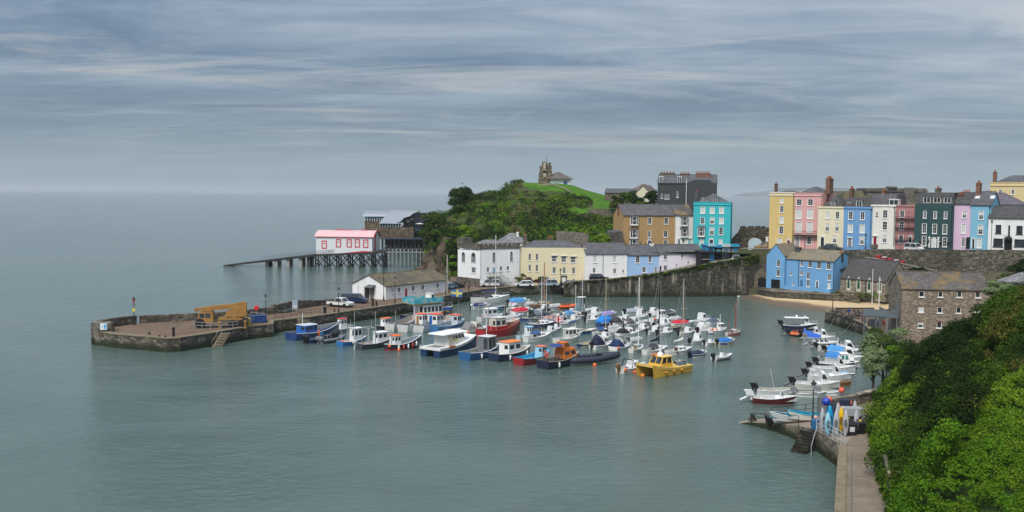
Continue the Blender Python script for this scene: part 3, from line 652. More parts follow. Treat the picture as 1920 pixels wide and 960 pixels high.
        if 's' in st:
            mb = MB(T)
            for k in range(3): mb.box(x-.3-.0*k,x1+.3,-.35*(3-k),-.004,-.3,z*(k+1)/3+.02*k) if z > .2 else mb.box(x-.3,x1+.3,-.3*(3-k),-.004,-.3,.08+.08*k)
            mb.build('doorstep', STC, root)
    for q in chims:
        x, y, ww, dd, z1, m = q[:6]; pots = q[6] if len(q) > 6 else 2
        chimney(ro or wo, T, x, y, ww, dd, h-.2, z1, m, pots, 'x' if ww > dd else 'y')
    if group == RG: mb = MB(T); mb.tube([(w-.22,-.09,h-.5),(w-.22,-.09,.1)], .055, n=5); mb.box(w-.36,w-.08,-.2,-.01,h-.62,h-.4); mb.build('drainpipe', IRONF if random.random() < .6 else WFR, root)
    return root, T, h, w
IRONF = paint((.02,.022,.024), .5, .1)
def dormer(root, T, x, y, z, w, h, d=1.4, m=None, par=None):
    par = par or root; mb = MB(T); mb.box(x,x+w,y,y+d,z,z+h); mb.box(x-.1,x+w+.1,y-.12,y+d,z+h+.003,z+h+.15); do = mb.build('dormer', m or SLATE, root)
    t = .1; mb = MB(T); mb.box(x,x+t,y-.05,y-.003,z,z+h); mb.box(x+w-t,x+w,y-.05,y-.003,z,z+h); mb.box(x+t,x+w-t,y-.05,y-.003,z,z+t); mb.box(x+t,x+w-t,y-.05,y-.003,z+h-t,z+h); mb.box(x+w/2-.04,x+w/2+.04,y-.05,y-.003,z+t,z+h-t); mb.build('window', WFR, do)
    mb = MB(T); mb.poly([(x+t,y-.008,z+t),(x+w-t,y-.008,z+t),(x+w-t,y-.008,z+h-t),(x+t,y-.008,z+h-t)]); mb.build('pane', GL, do)
# ---------------------------------------------------------------- the terrace on the right
def rowf(pl, pr, yb, fwd=0): return Fac(pl, row_D(pl), pr, row_D(pr), atd((pl+pr)/2, yb, row_D((pl+pr)/2)).z+fwd*.12, fwd)
RG = 'terraced houses above the harbour'
col_yellow = render_wall((.62,.46,.19), .45); col_pink = render_wall((.66,.36,.34), .5); col_cream = render_wall((.7,.64,.46), .45); col_blue = render_wall((.15,.31,.54), .35)
col_white = render_wall((.7,.68,.62), .3); col_dust = render_wall((.42,.2,.2), .5); col_green = render_wall((.035,.075,.08), .3); col_lilac = render_wall((.62,.46,.6), .25); col_sky = render_wall((.2,.44,.58), .25); col_pure = render_wall((.77,.77,.76), .4)
f = rowf(1441.5, 1488, 466)
r, T, h, w = house('terraced_house', 'narrow four storey yellow house with one column of windows and a dark red door', f, C1, C1(145, 285), 9, col_yellow, 'hip_parapet',
   [(258,375,40,50,'b'),(258,465,40,68,'ds'),(258,575,46,72,'b'),(253,685,46,78,'ds'),(235,805,56,66,'b')], [(331,880,34,85,(.16,.015,.025),'w')], [(.7,2,.6,.6,15.4,BRICKD,1)], rise=.5, cornice=.55, trim=WFR, group=RG)
f = rowf(1488.5, 1541, 466)
r, T, h, w = house('terraced_house', 'four storey pink house with an iron balcony and white blinds', f, C1, C1(388, 292), 9, col_pink, 'hip_parapet',
   [(442,392,56,66,'ds'),(562,392,56,66,'ds'),(437,515,62,98,'bs'),(558,515,62,98,'bs'),(437,655,62,104,'bs'),(555,655,62,104,'bs'),(548,795,50,85,'ds')], [(425,872,44,110,(.33,.31,.3),'wf')], [(6.9,3.5,.9,2.6,h+1.9 if False else 16.4,BRICK,4)], rise=1.5, cornice=.5, trim=render_wall((.7,.42,.4), .2), group=RG)
bz = f.uv(C1(480, 735))[1]; mb = MB()
mb.box(.05,w-.35,-1.0,-.003,bz-.12,bz); mb.box(.05,w-.35,-1.0,-.95,bz+.85,bz+.92)
for k in range(26): x = .08+k*(w-.5)/25; mb.box(x-.02,x+.02,-.99,-.96,bz,bz+.85)
for x in (.1, w*.45, w-.45): mb.box(x-.04,x+.04,-.98,-.9,-.0,bz-.12)
mb.box(.05,w-.35,-1.0,-.003,bz-.2,bz-.121); mb.build('balcony', iron, r)
f = rowf(1536, 1587, 467, 1.3)
r, T, h, w = house('terraced_house', 'cream three storey house with black front door and dark hipped roof', f, C1, C1(655, 437), 8.5, col_cream, 'hip_parapet',
   [(743,525,42,70,'b'),(848,530,42,72,'ds'),(740,655,42,78,'k'),(843,655,42,78,'k'),(817,782,42,75,'k')], [(690,858,36,95,(.02,.02,.022),'ws')], [(w*.05+.2,4,.7,1.2,13.3,BRICKD,2)], rise=2.6, roofm=SLATEB, cornice=.1, group=RG)
dormer(r, T, w*.5-.5, .9, h+.0, 1.0, 1.2, 2.2, SLATEB)
f = rowf(1585, 1638, 464.5, 1.6)
r, T, h, w = house('terraced_house', 'mid blue three storey house with slate mansard and cream porch', f, C1, C1(945, 440), 8.5, col_blue, 'mansard',
   [(988,532,46,78,'ds'),(1113,535,46,80,'ds'),(985,668,50,84,'bs'),(1110,672,50,86,'bs'),(1108,795,46,80,'ks')], [(980,862,38,88,(.2,.2,.22),'wf')], [(.4,4,.7,1.5,13.2,BRICKD,3),(7.6,4,.7,1.5,12.9,BRICK,3)], rise=2.1, roofm=SLATEB, cornice=.12, group=RG)
dormer(r, T, w*.42, .3, h-.05, 1.3, 1.55, 1.5, SLATEB); dormer(r, T, w*.1, .6, h+.3, .8, .9, 1.5, SLATEB)
f = rowf(1635, 1681, 462.5, 1.3)
r, T, h, w = house('terraced_house', 'off white three storey house with a bright red door and black emblem', f, C1, C1(1220, 418), 8.5, col_white, 'mansard',
   [(1353,517,52,82,'ds'),(1350,640,52,86,'ds'),(1347,778,48,78,'k')], [(1247,835,34,80,(.25,.01,.015),'wfs')], (), rise=2.4, cornice=.1, group=RG)
dormer(r, T, w*.72, .2, h-.02, 2.0, 1.2, 1.6, WFR)
ex, ez = f.uv(C1(1265, 545)); mb = MB(); mb.box(ex-.35,ex+.35,-.06,-.003,ez,ez+.12); mb.box(ex-.06,ex+.06,-.06,-.003,ez+.12,ez+.8); mb.box(ex-.22,ex+.22,-.06,-.003,ez+.5,ez+.6); mb.ball((ex,-.05,ez+.92),(.14,.05,.14)); mb.build('emblem', iron, r)
f = rowf(1680, 1720, 462, .9)
r, T, h, w = house('terraced_house', 'dusty pink house wrapped in dark scaffolding', f, C2, C2(120, 420), 8.5, col_dust, 'flat',
   [(178,515,52,70,'ds'),(172,640,52,84,'ds'),(165,780,50,80,'ds')], [(262,838,32,82,(.03,.03,.03),'w')], (), cornice=.1, group=RG)
mb = MB()
for z in (h*.2, h*.5, h*.72): mb.box(.2,w-.1,-1.1,-1.02,z,z+.06); mb.box(.2,w-.1,-1.1,-1.02,z+.9,z+.95); mb.box(.2,w-.1,-1.1,-.3,z-.06,z-.02)
for x in (.25, w*.35, w*.68, w-.15): mb.box(x-.03,x+.03,-1.1,-1.03,0,h*.88)
mb.build('scaffolding', paint((.1,.08,.08), .6, .2), r)
f = rowf(1719, 1790, 466.5, 2.2)
r, T, h, w = house('terraced_house', 'dark green double fronted house with white blocky door surround and three dormers', f, C2, C2(335, 405), 9, col_green, 'mansard',
   [(418,522,32,72,'ds'),(528,525,32,72,'ds'),(638,528,32,72,'ds'),(413,668,46,98,'ds'),(522,672,46,98,'ds'),(630,676,46,98,'ds'),(410,800,46,100,'ds'),(628,812,46,98,'ds')], [(515,872,36,92,(.6,.6,.58),'w')], [(11.8,4,.8,1.8,14.0,BRICK,3)], rise=2.4, roofm=SLATEB, group=RG)
dx0 = f.uv(C2(515, 800))[0]; mb = MB()
for k in range(6): mb.box(dx0-1.05-.08*(k%2),dx0-.72,-.16,-.125,.1+k*.4,.42+k*.4); mb.box(dx0+.72,dx0+1.05+.08*(k%2),-.16,-.125,.1+k*.4,.42+k*.4)
mb.build('quoins', WFR, r)
for k in (.2, .47, .74): dormer(r, T, w*k, .3, h+.15, 1.5, 1.25, 1.6, SLATEB)
for x, z in ((370,800),(455,800),(590,815),(668,815)):
    hx, hz = f.uv(C2(x, z)); mb = MB(); mb.ball((hx,-.3,hz),(.3,.25,.28)); mb.tube([(hx,-.3,hz+.2),(hx,-.3,hz+.6),(hx,0,hz+.65)], .02); mb.build('hanging_basket', leafmat((.02,.05,.01),(.04,.1,.02),(.3,.05,.06), 4), r)
f = rowf(1790, 1824, 467.5, 1.2)
r, T, h, w = house('terraced_house', 'slim lilac house with black arched doorway', f, C2, C2(760, 405), 8, col_lilac, 'gable', [(838,522,44,72,'ks'),(827,672,46,98,'bs'),(825,812,36,98,'d',(2,5))], [(880,888,40,105,(.01,.01,.012),'d')], [(.6,3.6,1.0,2.4,11.6,BRICKD,4)], rise=2.2, roofm=SLATEB, group=RG)
f = rowf(1822, 1859, 468, 1.5)
r, T, h, w = house('terraced_house', 'sky blue house beside the lilac one, with skylights in its slate roof', f, C2, C2(920, 415), 8, col_sky, 'gable', [(1015,530,50,84,'ks'),(1007,682,54,98,'ks'),(993,825,50,96,'bs')], [(932,885,26,100,(.03,.03,.035),'w')], [(w*.6,5,1.4,.8,h+3.2 if False else 11.8,BRICK,3)], rise=2.6, roofm=SLATE, group=RG)
for sx_ in (.25, 3.2): mb = MB(T); mb.hexa([(sx_,1.7,h+1.25),(sx_+.9,1.7,h+1.25),(sx_+.9,2.6,h+1.84),(sx_,2.6,h+1.84)],[(sx_,1.7,h+1.35),(sx_+.9,1.7,h+1.35),(sx_+.9,2.6,h+1.94),(sx_,2.6,h+1.94)]); mb.build('skylight', BLIND, r)
f = rowf(1857, 1936, 471, 2.6)
r, T, h, w = house('terraced_house', 'white two storey house with black window frames and black door', f, C2, C2(1110, 553), 8, col_pure, 'gable',
   [(1197,675,64,88,'i'),(1310,705,26,140,'i'),(1420,685,70,88,'i'),(1193,818,105,84,'i',(3,2)),(1420,822,112,74,'i',(3,2))], [(1300,905,70,112,(.012,.012,.013),'d')], [(1.6,4,1.0,1.5,8.4,BRICKD,2)], rise=2.3, roofm=SLATEB, group=RG)
mb = MB(); bx, bz_ = f.uv(C2(1300, 785)); mb.box(bx-.75,bx+.75,-.7,-.003,bz_-.08,bz_)
for k in range(8): mb.box(bx-.74+k*.2,bx-.71+k*.2,-.69,-.66,bz_,bz_+.8)
mb.box(bx-.75,bx+.75,-.7,-.65,bz_+.8,bz_+.86); mb.build('balcony', iron, r)
mb = MB(); dx_, dz_ = f.uv(C2(1130, 600)); mb.box(dx_-.04,dx_+.04,-.1,-.01,0,dz_); mb.box(dx_-.14,dx_+.14,-.22,-.01,dz_,dz_+.4); mb.build('drainpipe', iron, r)
# houses behind the row
f = Fac(1834, 216, 1925, 213, 11); r, T, h, w = house('terraced_house', 'house behind with a broad purple grey hipped slate roof above the blue and white houses', f, C2, C2(1050, 412), 9, render_wall((.12,.13,.12), .4), 'hip', (), (), [(w*.28 if False else 3.9,1.5,1.0,1.2,11.9,BRICKD,2)], rise=2.6, roofm=slate((.11,.1,.12)))
f = Fac(1853, 246, 1945, 240, 11.5); r, T, h, w = house('grand_house', 'tall pale yellow house with parapet, cornice and red chimney pots on the skyline', f, C2, C2(1090, 180), 9, render_wall((.64,.52,.28), .2), 'hip_parapet', [(1218,283,36,50,'ds'),(1350,283,36,50,'ds'),(1218,400,36,60,'ds')], (), [(.8,1.2,.8,1.0,18.4,BRICK,3),(9.0,5,2.4,.8,18.6,BRICK,4)], rise=1.8, cornice=.7)
f = Fac(1738, 238, 1802, 232, 11); r, T, h, w = house('terraced_house', 'long grey slate roofed house behind the green house', f, C2, C2(470, 345), 8, render_wall((.14,.14,.13), .4), 'gable', (), (), [(.5,4,1.0,1.4,14.8,STC,2),(8.6,1,1.6,1,13.9,BRICK,4)], rise=1.1)
# ---------------------------------------------------------------- houses on the beach: blue house and chapel
sb = render_wall((.16,.36,.6), .4)
f = Fac(1475.5, 226, 1565, 217.6, 2.65)
r, T, h, w = house('beach_house', 'large sky blue house on the beach with a front gable wing and white windows', f, C3, C3(695, 240), 8.5, sb, 'gable',
   [(400,258,26,50,'d'),(475,265,38,58,'d'),(555,275,42,58,'d'),(642,282,42,58,'d'),(458,370,32,56,'d'),(648,382,32,54,'d'),(457,440,30,52,'d'),(645,458,30,52,'b'),(397,345,28,36,'d'),(306,348,18,40,'d'),(322,438,16,32,'d')], [(540,475,18,52,(.03,.03,.04),'w'),(397,460,22,50,(.05,.15,.3),'')], [(1.0,3.2,1.1,1.1,9.4,paint((.07,.075,.08), .8),1),(11.4,3.6,.8,.8,8.6,paint((.05,.05,.055), .8),2)], rise=2.0, roofm=SLATEY)
mb = MB(); mb.box(.3,w,-1.5,-1.3,-.5,.8); mb.box(w-.2,w,-1.3,0,-.5,.8); mb.build('garden_wall', sb, r)
mb = MB(); px_, pz_ = f.uv(C3(376, 220)); mb.tube([(px_,-.08,pz_),(px_,-.08,.2)], .06); px_, pz_ = f.uv(C3(695, 245)); mb.tube([(px_-.1,-.08,pz_-.2),(px_-.1,-.08,.2)], .06); mb.build('drainpipe', iron, r)
f2 = Fac(1442.5, 229.5, 1476.5, 226.3, 2.5, 1.0)
house('wing', None, f2, C3, C3(110, 185), 8, sb, 'front_gable', [(190,258,34,58,'d'),(187,345,34,56,'d'),(192,165,10,26,'d',(1,2))], [(164,490,80,74,(.01,.01,.012),'')], (), root=r, rise=2.6, roofm=SLATEY, ov=.12, wname='wing_wall')
f = Fac(1578, 216.5, 1663.5, 207.5, 2.65)
r, T, h, w = house('chapel', 'small stone chapel with slate roof and four pointed windows edged in pale stone', f, C3, C3(765, 387), 8.6, stone((.2,.17,.135),(.32,.27,.215),(.2,.17,.14), .4, stain=.25), 'gable', (), (), (), rise=4.0, roofm=slate((.07,.066,.066)), cat='chapel', ov=.2)
for X, Y in ((822,440),(912,447),(1008,455),(1102,462)):
    x, z = f.uv(C3(X, Y)); hw, hh = .36, 1.15
    def lancet(k, yy): return [(x-hw*k,yy,z-hh*k),(x+hw*k,yy,z-hh*k),(x+hw*k,yy,z+hh*.4*k),(x+hw*.6*k,yy,z+hh*.8*k),(x,yy,z+hh*1.05*k),(x-hw*.6*k,yy,z+hh*.8*k),(x-hw*k,yy,z+hh*.4*k)]
    mb = MB(); o, i = lancet(1.35, -.06), lancet(.85, -.06); b = lancet(1.35, -.003)
    for k in range(7): j = (k+1)%7; mb.poly([o[k],o[j],i[j],i[k]]); mb.poly([o[k],b[k],b[j],o[j]])
    wd = mb.build('window', paint((.55,.56,.42), .8), r); mb = MB(); mb.poly(lancet(.87, -.03)); mb.build('pane', glass((.012,.05,.04)), wd)
mb = MB(); x, z = f.uv(C3(980, 400)); mb.tube([(x,-.1,h-.1),(x,-.1,0)], .07); mb.build('drainpipe', iron, r)
# boat store with the dark arch
f = Fac(1416, 231.5, 1443, 229.5, 2.2)
r, T, h, w = house('boat_store', 'stone boat store with a dark arched doorway next to the blue beach house', f, C7, C7(1340, 740), 7, stone((.14,.115,.08),(.22,.18,.125),(.1,.085,.06), .4), 'front_gable', (), (), (), rise=2.2, cat='boat store')
x0, z0_ = f.uv(C7(1347, 870)); x1, z1 = f.uv(C7(1430, 790)); mb = MB(); n = 8; cx_ = (x0+x1)/2; rr = (x1-x0)/2
mb.poly([(x0,-.01,-.2),(x1,-.01,-.2)]+[(cx_+math.cos(math.pi*k/n)*rr,-.01,z1-.2+math.sin(math.pi*k/n)*.7) for k in range(n+1)]); mb.build('doorway', paint((.008,.008,.009), .9), r)
# ---------------------------------------------------------------- stone warehouse
WH = stone((.2,.16,.12),(.3,.25,.195),(.2,.165,.13), .34, stain=.25)
f = Fac(1694.5, 150, 1860, 148.5, 2.4)
r, T, h, w = house('warehouse', 'three storey rubble stone warehouse with slate roof patched in orange lichen', f, C4, C4(345, 420), 7.6, WH, 'gable',
   [(494,464,46,46,'d',(1,1)),(656,466,42,46,'d',(1,1)),(818,467,42,48,'d',(1,1)),(976,470,46,48,'d',(1,1)),(489,595,46,48,'b',(1,1)),(650,600,44,50,'d',(1,1)),(811,602,44,50,'d',(1,1)),(970,597,44,44,'d',(1,1)),(484,727,48,50,'k',(1,1)),(645,728,44,52,'d',(1,1)),(808,730,44,50,'d',(1,1)),(968,732,46,48,'d',(1,1))], (), (), rise=2.3, roofm=slate((.1,.09,.085), (.2,.13,.04), .35), cat='warehouse', ov=.15)
mb = MB()
for x in [f.uv(C4(X, 440))[0] for X in (494,656,818,976)]:
    for z in [f.uv(C4(494, Y))[1] for Y in (438,568,700)]: mb.box(x-.5,x+.5,-.03,-.003,z-.02,z+.16)
mb.build('brick_lintels', BRICK, r)
# its gable side: door, timber landing and stair
ga = f.A; st = thing('timber_landing', 'blue grey timber stair landing on posts against the warehouse gable', 'landing', ga-f.u*.06, f.a)
BG = paint((.12,.15,.17), .7, .5); mb = MB(); mb.box(-1.9,-.08,1.0,5.2,2.9,3.1); mb.build('deck', BG, st)
mb = MB()
for k in range(13): y = 1.0+k*.34; mb.box(-1.9,-1.84,y,y+.26,3.1,4.15)
for k in range(6): x = -1.84+k*.3; mb.box(x,x+.22,1.0,1.06,3.1,4.15)
mb.build('railing', BG, st)
for x, y in ((-1.8,1.1),(-1.8,5.1),(-.3,1.1)): mb = MB(); mb.box(x-.08,x+.08,y-.08,y+.08,-.4,2.9); mb.build('post', BG, st)
mb = MB()
for k in range(12): mb.box(-1.9,-.9,5.2+k*.26,5.5+k*.26,2.75-k*.24,2.85-k*.24)
mb.build('stair', BG, st)
mb = MB(); mb.hexa([(-4.9,2.6,3.0),(-1.9,1.2,3.0),(-1.9,1.3,3.0),(-4.9,2.7,3.0)],[(-4.9,2.6,4.1),(-1.9,1.2,4.1),(-1.9,1.3,4.1),(-4.9,2.7,4.1)]); mb.hexa([(-4.9,2.7,2.85),(-1.9,1.3,2.85),(-1.9,2.9,2.85),(-4.9,4.2,2.85)],[(-4.9,2.7,3),(-1.9,1.3,3),(-1.9,2.9,3),(-4.9,4.2,3)]); mb.build('ramp', BG, st)
for x, y in ((-4.7,2.9),(-3.1,2.2)): mb = MB(); mb.box(x-.07,x+.07,y-.07,y+.07,-.45,2.85); mb.build('post', BG, st)
Tg = f.T(); mb = MB(); mb.box(-.1,-.01,2.2,3.1,3.15,5.2); mb.build('door', paint((.15,.2,.24), .6), r)
mb = MB(); mb.poly([(-.012,4.0,-.3),(-.012,6.2,-.3),(-.012,6.2,1.3),(-.012,5.8,1.9),(-.012,5.1,2.1),(-.012,4.4,1.9),(-.012,4.0,1.3)]); mb.build('arch_door', paint((.25,.23,.2), .8, .5), r)
# small slate roofed shed right of it
f = Fac(1872, 160, 1935, 156, 3.6); house('shed', 'low building with grey slate roof right of the stone warehouse', f, C4, C4(1100, 345), 6, WH, 'hip', (), (), (), rise=1.4, roofm=SLATEG, cat='shed')
# ---------------------------------------------------------------- ochre / white / teal houses on the hill
f = Fac(1168.5, 257, 1266.5, 260, 7.2)
r, T, h, w = house('house', 'long ochre brown house with white bay windows and a blue front door', f, C7, C7(135, 208), 8.5, render_wall((.4,.255,.12), .3), 'gable',
   [(232,258,62,62,'B'),(377,260,34,58,'ds'),(525,260,36,58,'ds'),(230,375,62,64,'B'),(373,380,26,58,'ds'),(520,378,36,58,'ds'),(230,462,64,60,'B'),(520,455,36,42,'ds')], [(372,492,26,55,(.02,.03,.16),'w')], [(.3,4.2,.8,1.0,15.0-1.6,BRICKD,2),(9.8,4.2,.8,1.0,12.2,BRICKD,2)], rise=2.6, roofm=slate((.1,.095,.1), (.22,.13,.06), .08))
f = Fac(1266.3, 259.6, 1299.8, 260.5, 7.6)
r, T, h, w = house('house', 'narrow white house squeezed between the ochre and turquoise houses', f, C7, C7(605, 208), 8.5, col_pure, 'gable', [(682,262,58,66,'B'),(682,366,58,62,'B'),(640,448,22,48,'d'),(680,442,22,44,'d')], [(732,492,26,70,(.3,.5,.52),'wf')], (), rise=2.6, roofm=SLATEL)
f = Fac(1299.5, 257, 1369, 254.6, 9.0)
r, T, h, w = house('house', 'bright turquoise four storey house with nine white sash windows', f, C7, C7(765, 90), 9.5, render_wall((.05,.43,.47), .12), 'hip_parapet',
   [(853,165,40,56,'bs'),(938,165,40,56,'bs'),(1022,166,40,56,'bs'),(850,259,36,56,'ds'),(938,258,38,56,'ks'),(1021,259,38,56,'bs'),(840,356,56,70,'B'),(935,352,38,66,'ks'),(1017,352,36,66,'ds'),(843,448,38,56,'b'),(1013,446,34,46,'b')], [(930,490,32,60,(.02,.025,.05),'w')], [(.5,3.6,1.0,2.2,15.6,paint((.08,.085,.09), .85),3)], rise=2.3, cornice=.55)
dormer(r, T, w*.2, 1.2, h-.1, 1.0, 1.25, 1.8); dormer(r, T, w*.52, 1.2, h-.1, 1.0, 1.25, 1.8)
mb = MB(); mb.hexa([(-.08,.02,3),(-.005,.02,3),(-.005,9.5,3),(-.08,9.5,3)],[(-.08,.02,h-.1),(-.005,.02,h-.1),(-.005,9.5,h-.1),(-.08,9.5,h-.1)]); mb.xprism([(-.08,h+.1),(-.08,h+.11)] if False else [(-.1,h-.3),(.9,h-.3),(.9,h+2.6),(-.1,h+2.6)], 2.4, 4.8); mb.build('side_cladding', paint((.07,.075,.08), .85, .4), r)
# big dark house behind
f = Fac(1231.5, 286, 1341, 282.5, 10.5)
dk = render_wall((.055,.06,.064), .3)
r, T, h, w = house('house', 'huge dark grey slate hung house with a long red brick chimney stack on the hill', f, C7, (1232, 343), 11, dk, 'gable', [(455+30,50-15,18,42,'d'),(520,40,20,46,'d'),(545,40,16,46,'d'),(625,20,18,56,'d')], (), [(12.6,4.2,4.0,1.2,19.5,BRICK,8),(2.4,5.5,4.2,1.2,19.6,STC,5),(7.4,5.5,2.6,1.2,19.4,BRICKD,4)], rise=2.4)
mb = MB(); mb.xprism([(8.6,-1),(16.6,-1),(16.6,h-.3),(15.6,h+.1),(14.6,h+.9),(10.4,h+.9),(8.6,h+.2)], -1.6, 6); mb.build('gable_wall', dk, r)
mb = MB(); mb.tube([(8.2,-1.9,2),(8.2,-1.9,h+1)], .12); mb.build('downpipe', paint((.6,.6,.58)), r)
for x in (.4, 5.6): dormer(r, T, x, .1, h+.05, 1.1, 1.7, 1.8, WFR)
# ---------------------------------------------------------------- harbour row on the quay
hs = stone((.11,.1,.08),(.19,.17,.135),(.09,.08,.065), .4)
f = Fac(900, 231.5, 974.5, 236.5, 1.9)
r, T, h, w = house('house', 'white fortress like house with battlements and arched windows on the quay', f, C6, C6(360, 285), 11, col_pure, 'flat', [(515,372,30,110,'a',(2,4)),(712,362,28,105,'a',(2,4)),(450,515,30,58,'d'),(597,503,30,54,'d'),(675,500,30,54,'d'),(672,625,28,40,'d')], [(515,560,28,75,(.25,.4,.5),'')], ())
f2 = Fac(858.5, 237.5, 900.3, 231.4, 1.9)
house('x', None, f2, C6, C6(130, 285), 8, col_pure, 'flat', [(175,370,36,105,'a',(3,5)),(287,375,48,105,'a',(3,5)),(287,518,48,58,'d',(3,3))], (), (), root=r, wname='side_wall')
T2 = Matrix((Matrix.Translation(r.location) @ rot2(r.rotation_euler.z))).inverted() @ f2.T()
mb = MB(); 
def battle(mb, w, h, z0, d=.5):
    mb.box(-.1,w+.1,-.12,d,h+.004,h+z0)
    k = 0; x = 0
    while x < w-.4: mb.box(x,min(x+.75,w),-.12,d,h+z0+.003,h+z0+.5); x += 1.25
battle(mb, w, h, .8); mb.T = T2; battle(mb, f2.w, h, .85); mb.box(0,2.4,-.2,2.5,h+.86,h+2.5); mb.build('battlements', hs, r)
mb = MB(T2); mb.box(-.15,f2.w-.02,-.45,-.004,-.5,2.0); mb.build('plinth', hs, r)
mb = MB(); mb.add([(.6,.8,h+.3),(w-2,.8,h+.3),(w-2,8,h+.3),(.6,8,h+.3),(3.2,4.4,h+2.0),(w-4.5,4.4,h+2.0)],[(0,1,5,4),(1,2,5),(2,3,4,5),(3,0,4)]); mb.build('roof', SLATEG, r)
mb = MB(); x0, z0_ = f.uv(C6(432, 600)); x1, _ = f.uv(C6(560, 600)); mb.box(x0,x1,-1.5,-.01,z0_,z0_+.18)
for k in range(9): x = x0+k*(x1-x0)/8; mb.box(x-.03,x+.03,-1.49,-1.44,z0_+.18,z0_+1.15)
mb.box(x0,x1,-1.5,-1.43,z0_+1.15,z0_+1.22); mb.box(x0+.1,x0+.25,-1.4,-1.25,0,z0_); mb.box(x1-.2,x1-.05,-1.4,-1.25,0,z0_); mb.build('balcony', paint((.2,.19,.17), .8, .4), r)
mb = MB(); n = 10
for k in range(n): x = x1+k*.3; mb.box(x,x+.32,-1.4,-.3,z0_-.1-(k+1)*z0_/n*.98,z0_-.02-(k+1)*z0_/n*.98)
mb.hexa([(x1,-1.45,z0_-.2),(x1+3.0,-1.45,-.1),(x1+3.0,-1.38,-.1),(x1,-1.38,z0_-.2)],[(x1,-1.45,z0_+1.1),(x1+3.0,-1.45,1.1),(x1+3.0,-1.38,1.1),(x1,-1.38,z0_+1.1)]); mb.build('outside_stair', paint((.55,.55,.52), .8, .4), r)
# little hipped roofs behind it
f = Fac(938, 246, 990, 247, 4); r, T, h, w = house('cottage', 'cottage with pale grey hipped slate roof and tall white chimney behind the battlements', f, C6, C6(600, 210), 6, col_pure, 'hip', (), (), [(4.6,2,.5,.5,11.4-1.2,col_pure,1)], rise=2.3, roofm=SLATEG, cat='cottage')
f = Fac(974, 237, 1099.5, 238, 1.95)
r, T, h, w = house('house', 'long cream quayside house with three hooded upper windows and black porch', f, C6, C6(805, 266), 8.5, render_wall((.68,.6,.4), .2), 'hip_parapet',
   [(920,372,30,76,'d'),(1002,372,30,74,'d'),(1195,392,56,66,'dsh',(4,2)),(1302,396,56,66,'dsh',(4,2)),(1408,402,58,66,'dsh',(4,2)),(920,495,30,74,'d'),(1000,497,30,74,'d'),(1195,520,38,70,'d'),(1308,520,34,70,'d'),(1413,525,36,70,'d'),(1193,622,36,26,'d'),(1412,630,36,26,'d')], [(1303,655,44,62,(.7,.7,.66),'df')], [(1.6,3.6,.9,1.5,11.8,hs,3),(7.8,4.6,1.4,.9,11.2,hs,3)], rise=1.6, roofm=SLATE)
f = Fac(1098.5, 236.5, 1176.5, 238.3, 2.3)
r, T, h, w = house('house', 'pair of plain white rendered cottages beside the pale blue one', f, C6, C6(1550, 334), 7, col_pure, 'gable', [(1655,395,42,78,'b'),(1875,398,46,74,'b'),(1645,522,34,58,'d'),(1875,527,36,54,'d'),(1972,530,26,36,'d')], (), [(.4,3.5,.9,1.4,h-.3 if False else 9.2,hs,3),(5.2,3.5,1.0,.9,9.0,STC,3)], rise=2.3, roofm=SLATE)
mb = MB(); x, z = f.uv(C6(1745, 340)); mb.tube([(x,-.08,h-.1),(x,-.08,.4)], .05); mb.build('drainpipe', iron, r)
f = Fac(1176.3, 238.5, 1236, 239.8, 3.2)
r, T, h, w = house('house', 'pale blue two storey cottage above the high harbour wall', f, C7, C7(175, 566), 6.5, render_wall((.3,.46,.68), .2), 'gable', [(268,607,36,62,'ds'),(379,605,32,58,'ds'),(325,700,36,48,'ds'),(430,697,22,46,'ds')], (), [(.4,3.2,.7,1.0,7.9,BRICKD,2),(7.0,3.2,.9,.9,8.6,col_pure,1)], rise=2.1, roofm=SLATE)
f = Fac(1236, 239.8, 1316, 241.5, 4.2)
r, T, h, w = house('house', 'low lilac white cottage with scattered small windows on the rising road', f, C7, C7(465, 552), 6, render_wall((.66,.62,.68), .25), 'gable', [(517,588,34,42,'d'),(669,575,20,38,'d'),(517,686,34,50,'d'),(618,661,16,26,'d'),(723,634,16,28,'d'),(774,628,20,18,'b'),(772,560,22,10,'d')], [(472,732,16,66,(.01,.01,.012),'')], (), rise=1.9, roofm=slate((.09,.09,.095)))
# ---------------------------------------------------------------- low white building on the quay
f = Fac(723, 202, 840.5, 219, 2.0)
r, T, h, w = house('harbour_office', 'long single storey white building with brown slate roof on the quay', f, CB, CB(1235, 772), 9.2, col_pure, 'gable', [(1345,802,24,44,'d'),(1462,789,24,44,'d'),(1540,781,24,44,'d'),(1662,766,22,42,'d'),(1290,806,10,40,'d',(1,2))], [(1402,862,16,72,(.35,.02,.02),'')], (), rise=2.0, roofm=SLATEBR, ov=.3)
mb = MB(); mb.box(-.08,-.01,3.2,4.2,0,2.1); mb.build('door', paint((.2,.17,.14), .7), r)
mb = MB(); mb.hexa([(-1.4,2.7,2.3),(-.01,2.7,2.5),(-.01,4.7,2.5),(-1.4,4.7,2.3)],[(-1.4,2.7,2.4),(-.01,2.7,2.9),(-.01,4.7,2.9),(-1.4,4.7,2.4)]); mb.box(-1.3,-1.2,2.8,2.9,0,2.3); mb.box(-1.3,-.01,4.5,4.65,0,2.35); mb.build('porch', SLATE, r)
